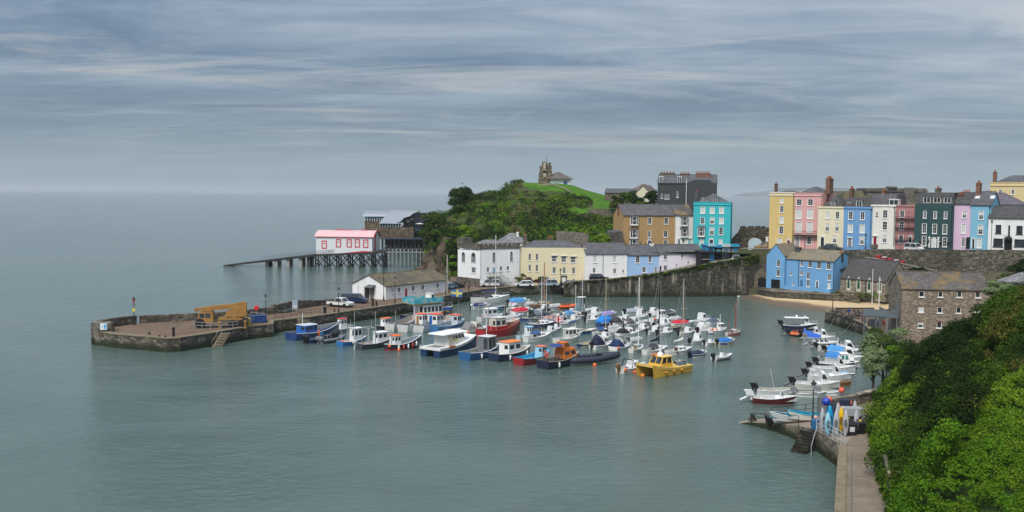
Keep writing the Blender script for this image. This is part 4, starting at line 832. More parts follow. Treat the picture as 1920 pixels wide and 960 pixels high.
# ---------------------------------------------------------------- old lifeboat house on its trestle slip
DO = 316.; P0 = atd(593, 470, DO); bx0, bx1 = pxx(592.5, DO), pxx(698.5, DO-2.2); deck = 5.3
a_ = math.atan2(-2.2, bx1-bx0); LW = (bx1-bx0)
lb = thing('lifeboat_house', 'old white boathouse with pink barrel roof and red windows on a trestle slip', 'boathouse', (bx0, DO, deck), a_)
tz = 24-(443.7-359)*DO/FPX-deck; rz = 24-(432.8-359)*DO/FPX-deck; DW = 9.5
def arcp(k, n=10): t = k/n; return (DW*t, tz-.1+(rz-tz+.1)*math.sin(math.pi*t)**.8)
CORR = render_wall((.62,.64,.66), .15)
mb = MB(); mb.box(0,LW,0,DW,-1.2,tz); mb.add([(LW,)+arcp(k) for k in range(11)], [tuple(range(11))]); mb.add([(0,)+arcp(k) for k in range(11)], [tuple(range(11))]); mb.build('wall', CORR, lb)
mb = MB(); e = .5; mb.loft([[(xx,)+((arcp(k)[0]-DW/2)*1.06+DW/2, arcp(k)[1]+.12) for k in range(11)] for xx in (-e, LW+e)], closed=False, caps=False); ro = mb.build('roof', paint((.62,.4,.41), .7, .3), lb, smooth=True)
RD = paint((.55,.03,.045), .5, .15)
mb = MB(); mb.box(-e,LW+e,-.4,-.3,tz-.08,tz+.06); rr_ = [((arcp(k)[0]-DW/2)*1.06+DW/2, arcp(k)[1]+.15) for k in range(11)]
for k in range(10): (ya,za),(yb,zb) = rr_[k], rr_[k+1]; mb.hexa([(LW+e,ya,za-.35),(LW+e,yb,zb-.35),(LW+e,yb,zb),(LW+e,ya,za)],[(LW+e+.08,ya,za-.35),(LW+e+.08,yb,zb-.35),(LW+e+.08,yb,zb),(LW+e+.08,ya,za)])
mb.box(LW*.27,LW*.58,DW/2-.6,DW/2+.6,rz+.14,rz+.3); mb.box(LW*.73,LW*.85,DW/2-.6,DW/2+.6,rz+.14,rz+.3); mb.build('trim', RD, ro)
mb = MB(); mb.box(LW+.01,LW+.1,3.0,4.3,-.2,rz-.4); mb.build('door', RD, lb)
mb = MB(); mb.add([(LW*.4,-.03,-1.0),(LW+.02,-.03,-1.0),(LW+.02,-.03,-.1),(LW*.85,-.03,-.0),(LW*.4,-.03,-.9)], [(0,1,2,3,4)]); mb.build('red_base', RD, lb)
for px, py in ((735,430),(855,418),(945,418),(1013,418),(1083,420)):
    d = ray(*CB(px, py)); t = DO/d.y; q = CAM+d*t; x = q.x-bx0; z = q.z-deck; mb = MB()
    mb.box(x-.85,x-.55,-.08,-.004,z-1.3,z+1.3); mb.box(x+.55,x+.85,-.08,-.004,z-1.3,z+1.3); mb.box(x-.549,x+.549,-.08,-.004,z+1.0,z+1.3); mb.box(x-.549,x+.549,-.08,-.004,z-1.3,z-1.0); mb.box(x-.549,x+.549,-.08,-.004,z+.3,z+.45)
    wd = mb.build('window', RD, lb); mb = MB(); mb.box(x-.54,x+.54,-.03,-.005,z-1,z+1); mb.build('pane', paint((.6,.62,.62), .3), wd)
sl_ = thing('lifeboat_slipway', 'dark timber slipway and trestle stepping down into the sea under the pink roofed boathouse', 'slipway', (0,0,0))
TIM = paint((.035,.033,.03), .8, .4)
tip = atz(450, 490.5, .1); xe = pxx(590, DO); we = pxx(722, DO)
mb = MB(); prof = [(tip.x, tip.y-316+316, .1, .1)]
mb.hexa([(tip.x,DO+.5,-.2),(bx0,DO-.8,deck-1.9),(bx0,DO+6,deck-1.9),(tip.x,DO+6,-.2)],[(tip.x,DO+.5,.25),(bx0,DO-.8,deck-1.25),(bx0,DO+6,deck-1.25),(tip.x,DO+6,.25)])
mb.hexa([(bx0+.01,DO-.8,deck-1.9),(we,DO-3.2,deck-.6),(we,DO+9,deck-.6),(bx0+.01,DO+9,deck-1.9)],[(bx0+.01,DO-.8,deck-1.25),(we,DO-3.2,deck-.05),(we,DO+9,deck-.05),(bx0+.01,DO+9,deck-1.25)]); mb.build('deck', TIM, sl_)
def deck_z(x): return lerp(.1, deck-1.6, (x-tip.x)/(bx0-tip.x)) if x < bx0 else lerp(deck-1.6, deck-.4, (x-bx0)/(we-bx0))
nb = 7; px0 = pxx(587, DO)
for k in range(nb):
    x = px0+(we-.5-px0)*k/(nb-1)
    mb = MB()
    for yy in (0, 4, 8.3): mb = MB(); mb.tube([(x,DO+yy,-1.5),(x,DO+yy,deck_z(x))], .26); mb.build('pile', TIM, sl_)
mb = MB()
for k in range(nb-1):
    x = px0+(we-.5-px0)*k/(nb-1); x2 = px0+(we-.5-px0)*(k+1)/(nb-1)
    for yy in (-.2, 8.4): mb.tube([(x,DO+yy,-.3),(x2,DO+yy,deck_z(x2)-.2)], .17); mb.tube([(x,DO+yy,deck_z(x)-.2),(x2,DO+yy,-.3)], .17)
mb.build('cross_brace', TIM, sl_)
for px in (500, 517, 539, 563, 578):
    x = pxx(px, DO); mb = MB(); mb.box(x-.5,x+.5,DO,DO+5.5,-1.5,deck_z(x)-.2); mb.build('pier', paint((.3,.3,.28) if px in (517,539,563) else (.05,.05,.05), .9, .5), sl_)
mb = MB(); xr = [pxx(p, DO) for p in range(492, 722, 5)]
for x in xr: mb.box(x-.04,x+.04,DO-.75,DO-.67,deck_z(x)+.3,deck_z(x)+1.5)
for a, b in zip(xr, xr[1:]): mb.tube([(a,DO-.71,deck_z(a)+1.5),(b,DO-.71,deck_z(b)+1.5)], .05, n=4); mb.tube([(a,DO-.71,deck_z(a)+1.0),(b,DO-.71,deck_z(b)+1.0)], .04, n=4)
mb.build('railing', paint((.16,.17,.18), .6), sl_)
# footbridge to the cliff
fb = thing('footbridge', 'thin footbridge on a splayed trestle from the boathouse to the cliff', 'footbridge', (0,0,0)); zb = 4.9
x0, x1 = we, pxx(812, 316); mb = MB(); mb.box(x0+.01,x1,DO+1,DO+3,zb-.35,zb); mb.build('deck', paint((.2,.2,.19), .8), fb)
mb = MB()
for k in range(16): x = x0+k*(x1-x0)/15; mb.box(x-.04,x+.04,DO+1.02,DO+1.1,zb,zb+1.1)
mb.box(x0,x1,DO+1.02,DO+1.1,zb+1.1,zb+1.18); mb.build('railing', paint((.12,.12,.12), .7), fb)
for (pa, pb) in ((783,782),(790,789),(796,806)):
    mb = MB(); mb.tube([(pxx(pa,DO)-.0,DO+2,zb-.3),(pxx(pb,DO),DO+2,-1.2)], .2); mb.build('strut', TIM, fb)
mb = MB(); mb.tube([(pxx(782,DO),DO+2,1.8),(pxx(800,DO),DO+2,1.8)], .15); mb.build('crossbar', TIM, fb)
mb = MB(); mb.hexa([(x1,DO+1,zb-.3),(x1+9,DO+2,zb+7),(x1+9,DO+4,zb+7),(x1,DO+3,zb-.3)],[(x1,DO+1,zb),(x1+9,DO+2,zb+7.5),(x1+9,DO+4,zb+7.5),(x1,DO+3,zb)]); mb.build('stair', TIM, fb)
# ---------------------------------------------------------------- new lifeboat station
DN = 388.; NW = lambda X: pxx(440+X/4.364, DN)
ns = thing('lifeboat_station', 'modern boathouse of brown timber under a curved grey metal roof on piles', 'boathouse', (0, DN, 0))
zz = lambda Y: 24-(360+Y/4.364-359)*DN/FPX
CLAD = stone((.11,.085,.06),(.16,.125,.09),(.08,.06,.045), 1.6, stain=.4); MET = paint((.3,.32,.35), .35, .2, .3); GN = glass((.02,.035,.045))
mb = MB(); mb.box(NW(1058),NW(1240),2,16,zz(385),zz(236)); mb.box(NW(1190),NW(1470),-3,16,zz(375),zz(283)); mb.box(NW(1378),NW(1585),1,16,zz(375),zz(205)); mb.build('wall', CLAD, ns)
mb = MB(); mb.box(NW(1062),NW(1238),1.9,2.4,zz(236),zz(200)); mb.build('window_band', GN, ns); mb = MB(); mb.box(NW(1192),NW(1370),-3.05,-2.6,zz(283),zz(255)); mb.build('window_band', GN, ns)
mb = MB()
for k in range(10): x = NW(1062+k*19.5); mb.box(x-.08,x+.08,1.84,1.895,zz(236),zz(200))
for k in range(9): x = NW(1196+k*21.5); mb.box(x-.08,x+.08,-3.1,-3.055,zz(283),zz(255))
mb.build('mullions', WFR, ns)
mb = MB(); mb.box(NW(1470),NW(1582),-.5,.98,zz(310),zz(165)); mb.build('glass_end', GN, ns)
ra = [(1048,198),(1075,175),(1100,155),(1140,148),(1300,146),(1480,152),(1545,158)]
mb = MB(); rp = [(3.2,198),(4,180),(6,162),(9,150),(13,152),(17,170)]
pr1 = [(NW(1047),a,zz(b)) for a, b in rp]; pr2 = [(NW(1480),a,zz(b)) for a, b in rp]
mb.loft([[(x-.0,a-2,z) for x, a, z in pr1],[(x,a-2,z) for x, a, z in pr2]], closed=False, caps=False)
sw = [(1190,252),(1330,252),(1365,235),(1395,205),(1440,192),(1475,165),(1520,152),(1560,156),(1592,185)]
mb.loft([[(NW(X)+dx,yy,zz(Y)) for X, Y in sw] for yy, dx in ((-3.9,0),(1,.3),(5,.6),(9,.8))], closed=False, caps=False)
mb.add([(NW(1190),-3.9,zz(252)),(NW(1330),-3.9,zz(252)),(NW(1440),1,zz(192)),(NW(1230),1,zz(190))],[(0,1,2,3)]); mb.add([(NW(1230),1,zz(190)),(NW(1440),1,zz(192)),(NW(1500),4,zz(150)),(NW(1270),5,zz(148))],[(0,1,2,3)])
mb.build('roof', MET, ns)
for X, Y in ((1415,235),(1450,217)): mb = MB(); mb.box(NW(X-14),NW(X+14),.8,.98,zz(Y+9),zz(Y-9)); mb.build('sign_panel', WFR, ns)
mb = MB(); mb.box(NW(1210),NW(1590),-4,16,zz(378),zz(370)); mb.box(NW(1450),NW(1590),-2,1,zz(313),zz(305)); mb.build('floor_slab', paint((.05,.07,.11), .6), ns)
for k in range(12):
    x = NW(1215+k*33); mb = MB(); mb.tube([(x,-2,-1.5),(x,-2,zz(378))], .42); mb.build('pile', TIM, ns); mb = MB(); mb.tube([(x,10,-1.5),(x,10,zz(378))], .42); mb.build('pile', TIM, ns)
mb = MB(); mb.box(NW(1220),NW(1530),3,14,zz(440),zz(378)-.01); mb.build('undercroft_wall', paint((.045,.045,.05), .9, .5), ns)
mb = MB(); mb.box(NW(1225),NW(1600),-2,15,zz(460),zz(450)); mb.build('pier_deck', TIM, ns)
pa = thing('parasol', 'white parasol on the balcony of the modern boathouse', 'parasol', (NW(1515), DN-1, zz(306))); mb = MB(); mb.lathe([(1.9,zz(255)-zz(306)),(.05,zz(246)-zz(306))], n=8); mb.build('canopy', WFR, pa); mb = MB(); mb.tube([(0,0,.0),(0,0,zz(250)-zz(306))], .05); mb.build('pole', galv, pa)
# ---------------------------------------------------------------- hill top: ruined tower, white house, fort, ruined wall
DT = 335.; tx0, tx1 = pxx(1009, DT), pxx(1035, DT); gz = 24-(343-361.6)*DT/FPX; tw = tx1-tx0
CB8 = lambda Y: 24-(290+Y/4.571-361.7)*DT/FPX
CST = stone((.13,.105,.075),(.23,.19,.135),(.1,.085,.065), .6)
tr = thing('ruined_tower', 'ruined brown stone castle tower with a pale arch on the hilltop', 'tower', (tx0, DT, CB8(245)-.5)); bz = CB8(245)-.5
q = lambda X: (X-868)/4.571*DT/FPX
mb = MB(); mb.box(q(872),q(982),0,4.5,0,CB8(150)-bz); mb.box(q(878),q(905),.2,4.2,CB8(150)-bz,CB8(95)-bz); mb.box(q(945),q(981),.2,4.3,CB8(150)-bz,CB8(95)-bz); mb.box(q(898),q(925),.1,3,CB8(150)-bz,CB8(58)-bz); mb.box(q(925),q(946),.8,3.4,CB8(150)-bz,CB8(72)-bz); mb.box(q(950),q(972),.3,2.6,CB8(95)-bz,CB8(68)-bz); mb.box(q(868),q(988),-.4,5,-.6,CB8(205)-bz); mb.build('wall', CST, tr)
mb = MB(); mb.box(q(900),q(936),-.12,-.01,CB8(135)-bz,CB8(128)-bz); mb.box(q(908),q(930),-.1,-.012,CB8(190)-bz,CB8(160)-bz); mb.box(q(908),q(926),-.0,.09,CB8(122)-bz,CB8(70)-bz); mb.build('arch_stone', paint((.42,.38,.3), .9, .4), tr)
mb = MB(); mb.box(q(906),q(932),-.05,-.013,CB8(158)-bz,CB8(140)-bz); mb.build('opening', paint((.02,.018,.015), .9), tr)
mb = MB(); mb.tube([(q(935),1,CB8(75)-bz),(q(935),1,CB8(15)-bz)], .07); mb.build('mast', iron, tr)
mb = MB(); sx0 = tx0+q(862); sx1 = tx0+q(952)
mb.hexa([(sx0,DT-7,hill(sx0+2,DT-7)-.4),(sx1,DT-7,hill(sx0+2,DT-7)-.4),(sx1,DT,bz-.4),(sx0,DT,bz-.4)],[(sx0,DT-7,hill(sx0+2,DT-7)+.25),(sx1,DT-7,hill(sx0+2,DT-7)+.25),(sx1,DT,bz+.35),(sx0,DT,bz+.35)]); tag(mb.build('stone_steps', stone((.25,.22,.17),(.32,.28,.22),(.2,.17,.13), .8)), 'broad flight of stone steps leading up the lawn to the ruined tower', 'steps')
f = Fac(1035, 332.5, 1069, 335, gz-1.2); r, T, h, w = house('hilltop_house', 'small white house with brown hipped roof beside the ruined tower', f, C7, (1036, 335), 6, col_pure, 'hip', (), (), (), rise=2.3, roofm=slate((.13,.11,.1)), ov=.7)
mb = MB(); mb.box(w*.6,w*.8,-.1,-.01,.5,1.9); mb.build('window', glass((.03,.06,.12)), r)
# low buildings right of the lawn
DB = 318
f = Fac(1133, DB, 1186, DB-2, 18.6); r, T, h, w = house('stone_barn', 'low stone building with slate roof on the skyline right of the lawn', f, C7, (1133, 361.5), 6, STC, 'gable', (), (), (), rise=1.2)
f = Fac(1192, 312, 1217, 310, 17.5); r, T, h, w = house('cottage', 'small cream gabled cottage among dark bushes on the hill', f, C7, (1192, 360), 7, render_wall((.6,.55,.42), .3), 'front_gable', [(287,40,0,0,'d')], (), (), rise=2.0, roofm=slate((.14,.11,.1)), cat='cottage')
f = Fac(1186, 322, 1230, 322, 18); r, T, h, w = house('cottage', 'cottage with brown pyramid roof behind the cream gable', f, C7, (1190, 356.5), 7, STC, 'hip', (), (), (), rise=2.0, roofm=slate((.15,.115,.1)), cat='cottage')
# retaining walls of the hill behind the quay houses
def hillwall(lab, pts, D, m, tp=.5):
    mb = MB(); ln_ = [(atd(px, yt, D), atd(px, yb, D)) for px, yt, yb in pts]
    mb.loft([[(a.x,D,b.z-2),(a.x,D,a.z),(a.x,D+tp,a.z),(a.x,D+tp,b.z-2)] for a, b in ln_]); return tag(mb.build('garden_wall', m), lab, 'wall')
GW = stone((.16,.14,.115),(.24,.215,.18),(.13,.115,.095), .45, stain=.5)
hillwall('grey brown stone wall at the foot of the wooded hill', [(1043,433,459),(1060,434,459),(1090,436,459),(1104,439,459)], 253, GW)
hillwall('dark stone garden wall beside the ochre house', [(1122,437,460),(1140,436,462),(1168,434,466)], 254, stone((.09,.08,.068),(.15,.135,.11),(.08,.07,.06), .4))
hillwall('long stone terrace wall across the lawn above the ochre house', [(1103,392,399),(1130,391.5,402),(1156,391.5,402)], 296, STC)
# small stone lean-to left of ochre house
f = Fac(1146, 254, 1168.3, 255, 7.0); house('lean_to', 'stone lean-to with one white window beside the ochre gable', f, C7, (1146, 441), 5, GW, 'gable', [(108,447,28,28,'ds')], (), (), rise=1.0, cat='outhouse')
# castle wall with the pale blue arched gate
f = Fac(1371, 263, 1445, 258, 8.8); gt = thing('castle_wall', 'ruined battlemented castle wall with a pale blue arched gate', 'castle wall', f.A, f.a)
T = None; mb = MB(); pts = [(1100,440),(1130,400),(1165,365),(1185,335),(1190,308),(1225,306),(1226,318),(1258,320),(1260,306),(1298,306),(1300,320),(1320,322),(1322,306),(1358,306),(1360,320),(1378,320),(1380,308),(1402,308),(1404,320),(1460,320)]
top = [f.uv(C7(*p)) for p in pts]; mb.xprism([(top[0][0],-2)]+top+[(top[-1][0],-2)], 0, 1.4); mb.build('wall', stone((.055,.05,.036),(.12,.105,.075),(.04,.036,.028), .6, stain=.8), gt)
x0, z0_ = f.uv(C7(1262, 535)); x1, z1 = f.uv(C7(1384, 415)); n = 10; cx_ = (x0+x1)/2; rr = (x1-x0)/2
mb = MB(); mb.xprism([(x0,z0_-1),(x1,z0_-1)]+[(cx_+math.cos(math.pi*k/n)*rr, z1-rr*.7+math.sin(math.pi*k/n)*rr*.7) for k in range(n+1)], -.08, -.01); mb.build('gate', paint((.42,.52,.58), .6), gt)
# small yellow house with bay
f = Fac(1415.5, 244, 1457, 240.5, 8.9); r, T, h, w = house('cottage', 'little yellow single storey cottage with slate roof by the castle gate', f, C7, C7(1330, 492), 5, render_wall((.6,.48,.2), .2), 'hip', [(1438,535,26,50,'ds'),(1350,535,14,34,'d')], (), [(w*.45 if False else 2.2,2.4,.6,.6,4.7,col_pure,1)], rise=1.5, roofm=SLATEL, cat='cottage')
# island fort
DF = 470.; f = Fac(1622, DF, 1735, DF-4, 14); fo = thing('fort', 'grey square Victorian fort on the island behind the houses', 'fort', f.A, f.a)
h = f.uv((1622, 352.5))[1]; w = f.w; mb = MB(); mb.box(0,w,0,25,-14,h); mb.box(-.5,w+.5,-.6,26,h-1.6,h-1.0); mb.box(w*.36,w*.5,-1,5,h,h+.8); mb.box(w*.62,w*.78,-1.2,0,-14,h+.3)
mb.build('wall', stone((.12,.105,.085),(.2,.18,.145),(.1,.09,.075), 1.0), fo)
for x in (.18, .3, .52, .58, .86): mb = MB(); mb.box(w*x,w*x+1.6,-.12,-.01,h-6,h-3.6); mb.build('gun_opening', paint((.015,.014,.013), .9), fo)
mb = MB(); mb.tube([(w*.42,5,h),(w*.42,5,h+6)], .15); mb.build('flagpole', galv, fo)
mb = MB(); ip = [(1590,420),(1606,362),(1616,358),(1622,366),(1640,379),(1700,381),(1735,379),(1750,400),(1760,430)]
mb.loft([[(atd(a,b,DF-12).x,DF-22,-2),(atd(a,b,DF-12).x,DF-12,atd(a,b,DF-12).z),(atd(a,b,DF-12).x,DF+40,atd(a,b,DF-12).z),(atd(a,b,DF).x,DF+55,-2)] for a, b in ip], closed=False, caps=False); struct(mb.build('fort_island', ground((.05,.06,.03),(.15,.12,.07), .12), smooth=True))
# ================================================================ boats
def hull_ring(t, Lh, B, F, rise, sw, k=0.0, dz=0, xi=0):
    if t < .42: wv = lerp(sw, 1, math.sin(t/.42*math.pi/2))
    else: wv = max(0.0, 1-((t-.42)/.58)**2.3)
    w = B/2*wv; zs = F*(1-.12*math.sin(math.pi*min(1, t*1.3)))+rise*max(0, t-.25)**1.7*1.6
    return w, zs
def make_hull(root, Lh, B, F, rise, sw, c1, c2, trim, deckc, floor, td=.55, strake=None, dble=False, boot=.2, name='hull', foredeck=True):
    n = 13; rk = .09*Lh; rings = []; inn = []; T = []
    for i in range(n):
        t = i/(n-1); w, zs = hull_ring(t, Lh, B, F, rise, sw)
        if dble and t < .3: w *= lerp(.05, 1, (t/.3)**.55)
        x = lerp(-Lh/2, Lh/2, t); pull = lambda f: -rk*max(0, t-.5)*2*f
        w = max(w, .02)
        side = [(x, w, zs), (x+pull(.25), w*.97, lerp(boot, zs, .62)), (x+pull(.8), w*.86, boot), (x+pull(.95), w*.8, -.06), (x+pull(1.5), 0.0, -.35)]
        rings.append(side+[(p[0], -p[1], p[2]) for p in side[3::-1]]); inn.append((x, max(w-.1, .0), zs)); T.append((x, w, zs))
    mb = MB(); ms = [0, 0, 1, 2, 2, 1, 0, 0]; mb.loft(rings, [0, 0, 1, 2, 2, 1, 0, 0], closed=False, caps=False)
    r0 = rings[0]; mb.poly(r0)                                     # transom
    # gunwale cap and inside
    zf = floor
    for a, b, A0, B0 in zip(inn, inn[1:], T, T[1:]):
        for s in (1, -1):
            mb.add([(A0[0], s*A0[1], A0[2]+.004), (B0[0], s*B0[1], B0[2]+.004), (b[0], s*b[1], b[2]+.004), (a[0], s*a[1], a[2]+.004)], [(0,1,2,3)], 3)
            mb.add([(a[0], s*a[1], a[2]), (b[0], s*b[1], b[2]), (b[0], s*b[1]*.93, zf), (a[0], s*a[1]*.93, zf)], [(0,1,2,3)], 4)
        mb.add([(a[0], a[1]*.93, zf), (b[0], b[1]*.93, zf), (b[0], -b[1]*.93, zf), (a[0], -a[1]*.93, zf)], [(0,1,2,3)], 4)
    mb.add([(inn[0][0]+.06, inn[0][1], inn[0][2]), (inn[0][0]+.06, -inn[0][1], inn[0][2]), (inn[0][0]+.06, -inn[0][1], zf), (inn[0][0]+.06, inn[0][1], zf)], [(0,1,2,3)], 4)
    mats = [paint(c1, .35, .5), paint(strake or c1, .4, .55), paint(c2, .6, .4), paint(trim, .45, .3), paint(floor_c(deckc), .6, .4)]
    ho = mb.build(name, mats, root, smooth=False)
    mb = MB()
    for s in (1, -1): mb.tube([(A0[0], s*(A0[1]+.015), A0[2]-.03) for A0 in T], .035, n=5)
    mb.build('rubbing_strake', paint(trim, .5, .3), ho)
    if foredeck:
        mb = MB(); q = [(a, A0) for a, A0 in zip(inn, T) if (a[0]/Lh+.5) >= td-.001]
        for (a, _), (b, _) in zip(q, q[1:]):
            c = .06; mb.add([(a[0], a[1], a[2]), (b[0], b[1], b[2]), (b[0], 0, b[2]+c*b[1]), (a[0], 0, a[2]+c*a[1]), (b[0], -b[1], b[2]), (a[0], -a[1], a[2])], [(0,1,2,3),(3,2,4,5)])
        a = q[0][0]; mb.poly([(a[0], a[1], a[2]), (a[0], -a[1], a[2]), (a[0], -a[1], zf), (a[0], a[1], zf)])
        mb.build('foredeck', paint(deckc, .5, .3), root)
    return lambda t: hull_ring(t, Lh, B, F, rise, sw)
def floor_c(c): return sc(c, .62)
GLB = glass((.018, .022, .026), .1)
def cabin(root, x0, x1, w0, w1, z0, z1, rf, rb, c, roofc=None, ov=.08, wins=2, wz=(.42, .86), front=True, back=False, glassm=None, doorc=None, name='cabin'):
    """tapered box house; rf/rb = rake of front/back in metres"""
    glassm = glassm or GLB; b = [(x0,-w0/2,z0),(x1,-w0/2*.88,z0),(x1,w0/2*.88,z0),(x0,w0/2,z0)]; t = [(x0+rb,-w1/2,z1),(x1-rf,-w1/2*.9,z1),(x1-rf,w1/2*.9,z1),(x0+rb,w1/2,z1)]
    mb = MB(); mb.hexa(b, t); co = mb.build(name, paint(c, .4, .3), root)
    mb = MB(); e = ov; mb.hexa([(t[0][0]-e,t[0][1]-e,z1+.003),(t[1][0]+e,t[1][1]-e,z1+.003),(t[2][0]+e,t[2][1]+e,z1+.003),(t[3][0]-e,t[3][1]+e,z1+.003)],[(t[0][0]-e*.5,t[0][1]*.9,z1+.1),(t[1][0]+e*.3,t[1][1]*.9,z1+.09),(t[2][0]+e*.3,t[2][1]*.9,z1+.09),(t[3][0]-e*.5,t[3][1]*.9,z1+.1)]); mb.build('cabin_roof', paint(roofc or c, .5, .3), co)
    def pt(side, u, v):   # side -1/1, u along x, v up
        a = Vector(b[0] if side < 0 else b[3]); a2 = Vector(b[1] if side < 0 else b[2]); c_ = Vector(t[0] if side < 0 else t[3]); c2 = Vector(t[1] if side < 0 else t[2])
        return a.lerp(a2, u).lerp(c_.lerp(c2, u), v)+Vector((0, side*.012, 0))
    for s in (-1, 1):
        for k in range(wins):
            u0, u1 = (k+.14)/wins, (k+.86)/wins; m = MB(); m.poly([pt(s,u0,wz[0]),pt(s,u1,wz[0]),pt(s,u1,wz[1]),pt(s,u0,wz[1])]); m.build('window', glassm, co)
    def fr(x0_, P, Q, R, S_, off, u0, u1, v0, v1):
        P, Q, R, S_ = map(Vector, (P, Q, R, S_)); f_ = lambda u, v: P.lerp(Q, u).lerp(R.lerp(S_, u), v)+Vector((off, 0, .004)); m = MB(); m.poly([f_(u0,v0),f_(u1,v0),f_(u1,v1),f_(u0,v1)]); return m
    if front:
        for u0, u1 in ((.07,.47),(.53,.93)): fr(0, b[1], b[2], t[1], t[2], .012, u0, u1, wz[0]-.02, wz[1]+.03).build('windscreen', glassm, co)
    if back: fr(0, b[0], b[3], t[0], t[3], -.012, .1, .45, wz[0], wz[1]).build('window', glassm, co)
    if doorc: fr(0, b[0], b[3], t[0], t[3], -.012, .52, .86, .02, .88).build('door', paint(doorc, .5), co)
    return co
def canvas(root, x0, x1, wf, zf, h, c, n=7, peak=.5, name='cover', sag=.0):
    """tent cover: wf(x)->half width, zf(x)->rim height"""
    rings = []
    for i in range(n):
        u = i/(n-1); x = lerp(x0, x1, u); w = wf(x)+.03; z = zf(x)+.02; k = h*min(1, .25+u*2.6, .3+(1-u)*2.2)*(.86+.14*math.sin(u*9))
        rings.append([(x, w, z-.12), (x, w, z+.02), (x, w*.82, z+k*.55), (x, w*.5, z+k*.86), (x, 0, z+k), (x, -w*.5, z+k*.86), (x, -w*.82, z+k*.55), (x, -w, z+.02), (x, -w, z-.12)])
    mb = MB(); mb.loft(rings, closed=False, caps=False); mb.poly(rings[0]); mb.poly(rings[-1]); return mb.build(name, paint(c, .75, .45), root)
def outboard(root, x, y, z, c, k=1.0, tilt=False):
    mb = MB()
    if tilt: mb.loft([[(x-.15*k+a*.35*k-dx*k, y+b*.2*k, z+.15*k+dz*k+abs(a)*.0) for a, b in ((-1,-1),(1,-1),(1,1),(-1,1))] for dx, dz in ((.0,.0),(.1,.3),(.25,.5))]); mb.tube([(x-.25*k,y,z+.1*k),(x-1.0*k,y,z-.25*k)], [.13*k,.09*k]); mb.tube([(x-.95*k,y-.17*k,z-.3*k),(x-1.05*k,y+.17*k,z-.22*k)], .05*k)
    else: mb.loft([[(x-.28*k+a*s*k, y+b*s*.72*k, z+dz*k) for a, b in ((-1,-.7),(-.7,-1),(.7,-1),(1,-.7),(1,.7),(.7,1),(-.7,1),(-1,.7))] for s, dz in ((.24,.1),(.3,.22),(.3,.5),(.2,.62))]); mb.box(x-.36*k,x-.2*k,y-.09*k,y+.09*k,-.4,z+.12*k)
    mb.box(x-.16*k,x+.02,y-.12*k,y+.12*k,z-.25*k,z+.1*k); return mb.build('outboard_motor', paint(c, .3, .2), root)
def bimini(root, x0, x1, w, z, c, legz):
    mb = MB(); mb.loft([[(x, w*s, z-.12*s*s*2+.0) for s in (-.5,-.25,0,.25,.5)] for x in (x0, (x0+x1)/2, x1)], closed=False, caps=False); mb.loft([[(x, w*s, z-.05-.12*s*s*2) for s in (-.5,-.25,0,.25,.5)] for x in (x0, x1)], closed=False, caps=False); bo = mb.build('bimini', paint(c, .7, .3), root)
    mb = MB()
    for s in (-.5, .5):
        for x in (x0, x1): mb.tube([(lerp(x, (x0+x1)/2, .5), w*s*.98, legz), (x, w*s, z-.1)], .022, n=4)
    mb.build('frame', galv, bo)
def mast(root, x, z0, hgt, r, c, boomc=None, bl=0, bz=1.0, stays=None, spreader=True):
    mb = MB(); mb.tube([(x,0,z0),(x,0,z0+hgt*.98)], [r, r*.8], n=7)
    if spreader: mb.tube([(x,-hgt*.07,z0+hgt*.55),(x,hgt*.07,z0+hgt*.55)], r*.4, n=4)
    mo = mb.build('mast', paint(c, .4, .2), root)
    if bl:
        mb = MB(); mb.tube([(x,0,z0+bz),(x-bl,0,z0+bz-.12)], r*.8); mb.build('boom', paint(c, .4, .2), root)
        if boomc: mb = MB(); mb.tube([(x+.05,0,z0+bz+.5),(x-.15,0,z0+bz+.2),(x-bl*.4,0,z0+bz+.1),(x-bl*.96,0,z0+bz+.0)], [.08,.2,.17,.1], n=7); mb.build('sail_cover', paint(boomc, .7, .3), root)
    if stays:
        xf, xb, w, zr = stays; mb = MB()
        for p in ((xf,0,zr),(xb,0,zr),(x-.2,w,zr),(x-.2,-w,zr)): mb.tube([(x,0,z0+hgt*.95),p], .013, n=3)
        mb.build('rigging', galv, root)
    return mo
def fender(root, x, y, z, c, rnd=False):
    mb = MB()
    if rnd: mb.ball((x,y,z), .24)
    else: mb.lathe([(.03,.75),(.13,.65),(.14,.12),(.04,0)], (x,y,z-.4), n=7)
    mb.tube([(x,y,z+.2),(x,y-.05 if y > 0 else y+.05,z+.6)], .015, n=3); return mb.build('fender', paint(c, .5, .3), root, smooth=True)
def rail(root, Lh, wfun, t0, t1, h=.6, n=7):
    mb = MB(); ps = {1: [], -1: []}
    for i in range(n):
        t = lerp(t0, t1, i/(n-1)); w, z = wfun(min(t, .995)); x = (t-.5)*Lh
        for s in (1, -1): ps[s].append((x, s*max(w-.06, .0), z+h)); mb.tube([(x, s*max(w-.06,0), z), (x, s*max(w-.06,0), z+h)], .018, n=4)
    for s in (1, -1): mb.tube(ps[s], .02, n=4)
    mb.build('guard_rail', galv, root)
def clutter(root, x0, x1, w, z, rg, cols, n=8):
    mb = {}
    for i in range(n):
        c = rg.choice(cols); m = mb.setdefault(c, MB()); x = rg.uniform(x0, x1); y = rg.uniform(-w, w); s = rg.uniform(.14, .3)
        if rg.random() < .5: m.box(x-s,x+s,y-s*.8,y+s*.8,z,z+s*1.5)
        else: m.ball((x,y,z+s*.8), s)
    for c, m in mb.items(): m.build('deck_gear', paint(c, .7, .4), root)
def person_seat(root, x, y, z, c): pass
PLACED = []
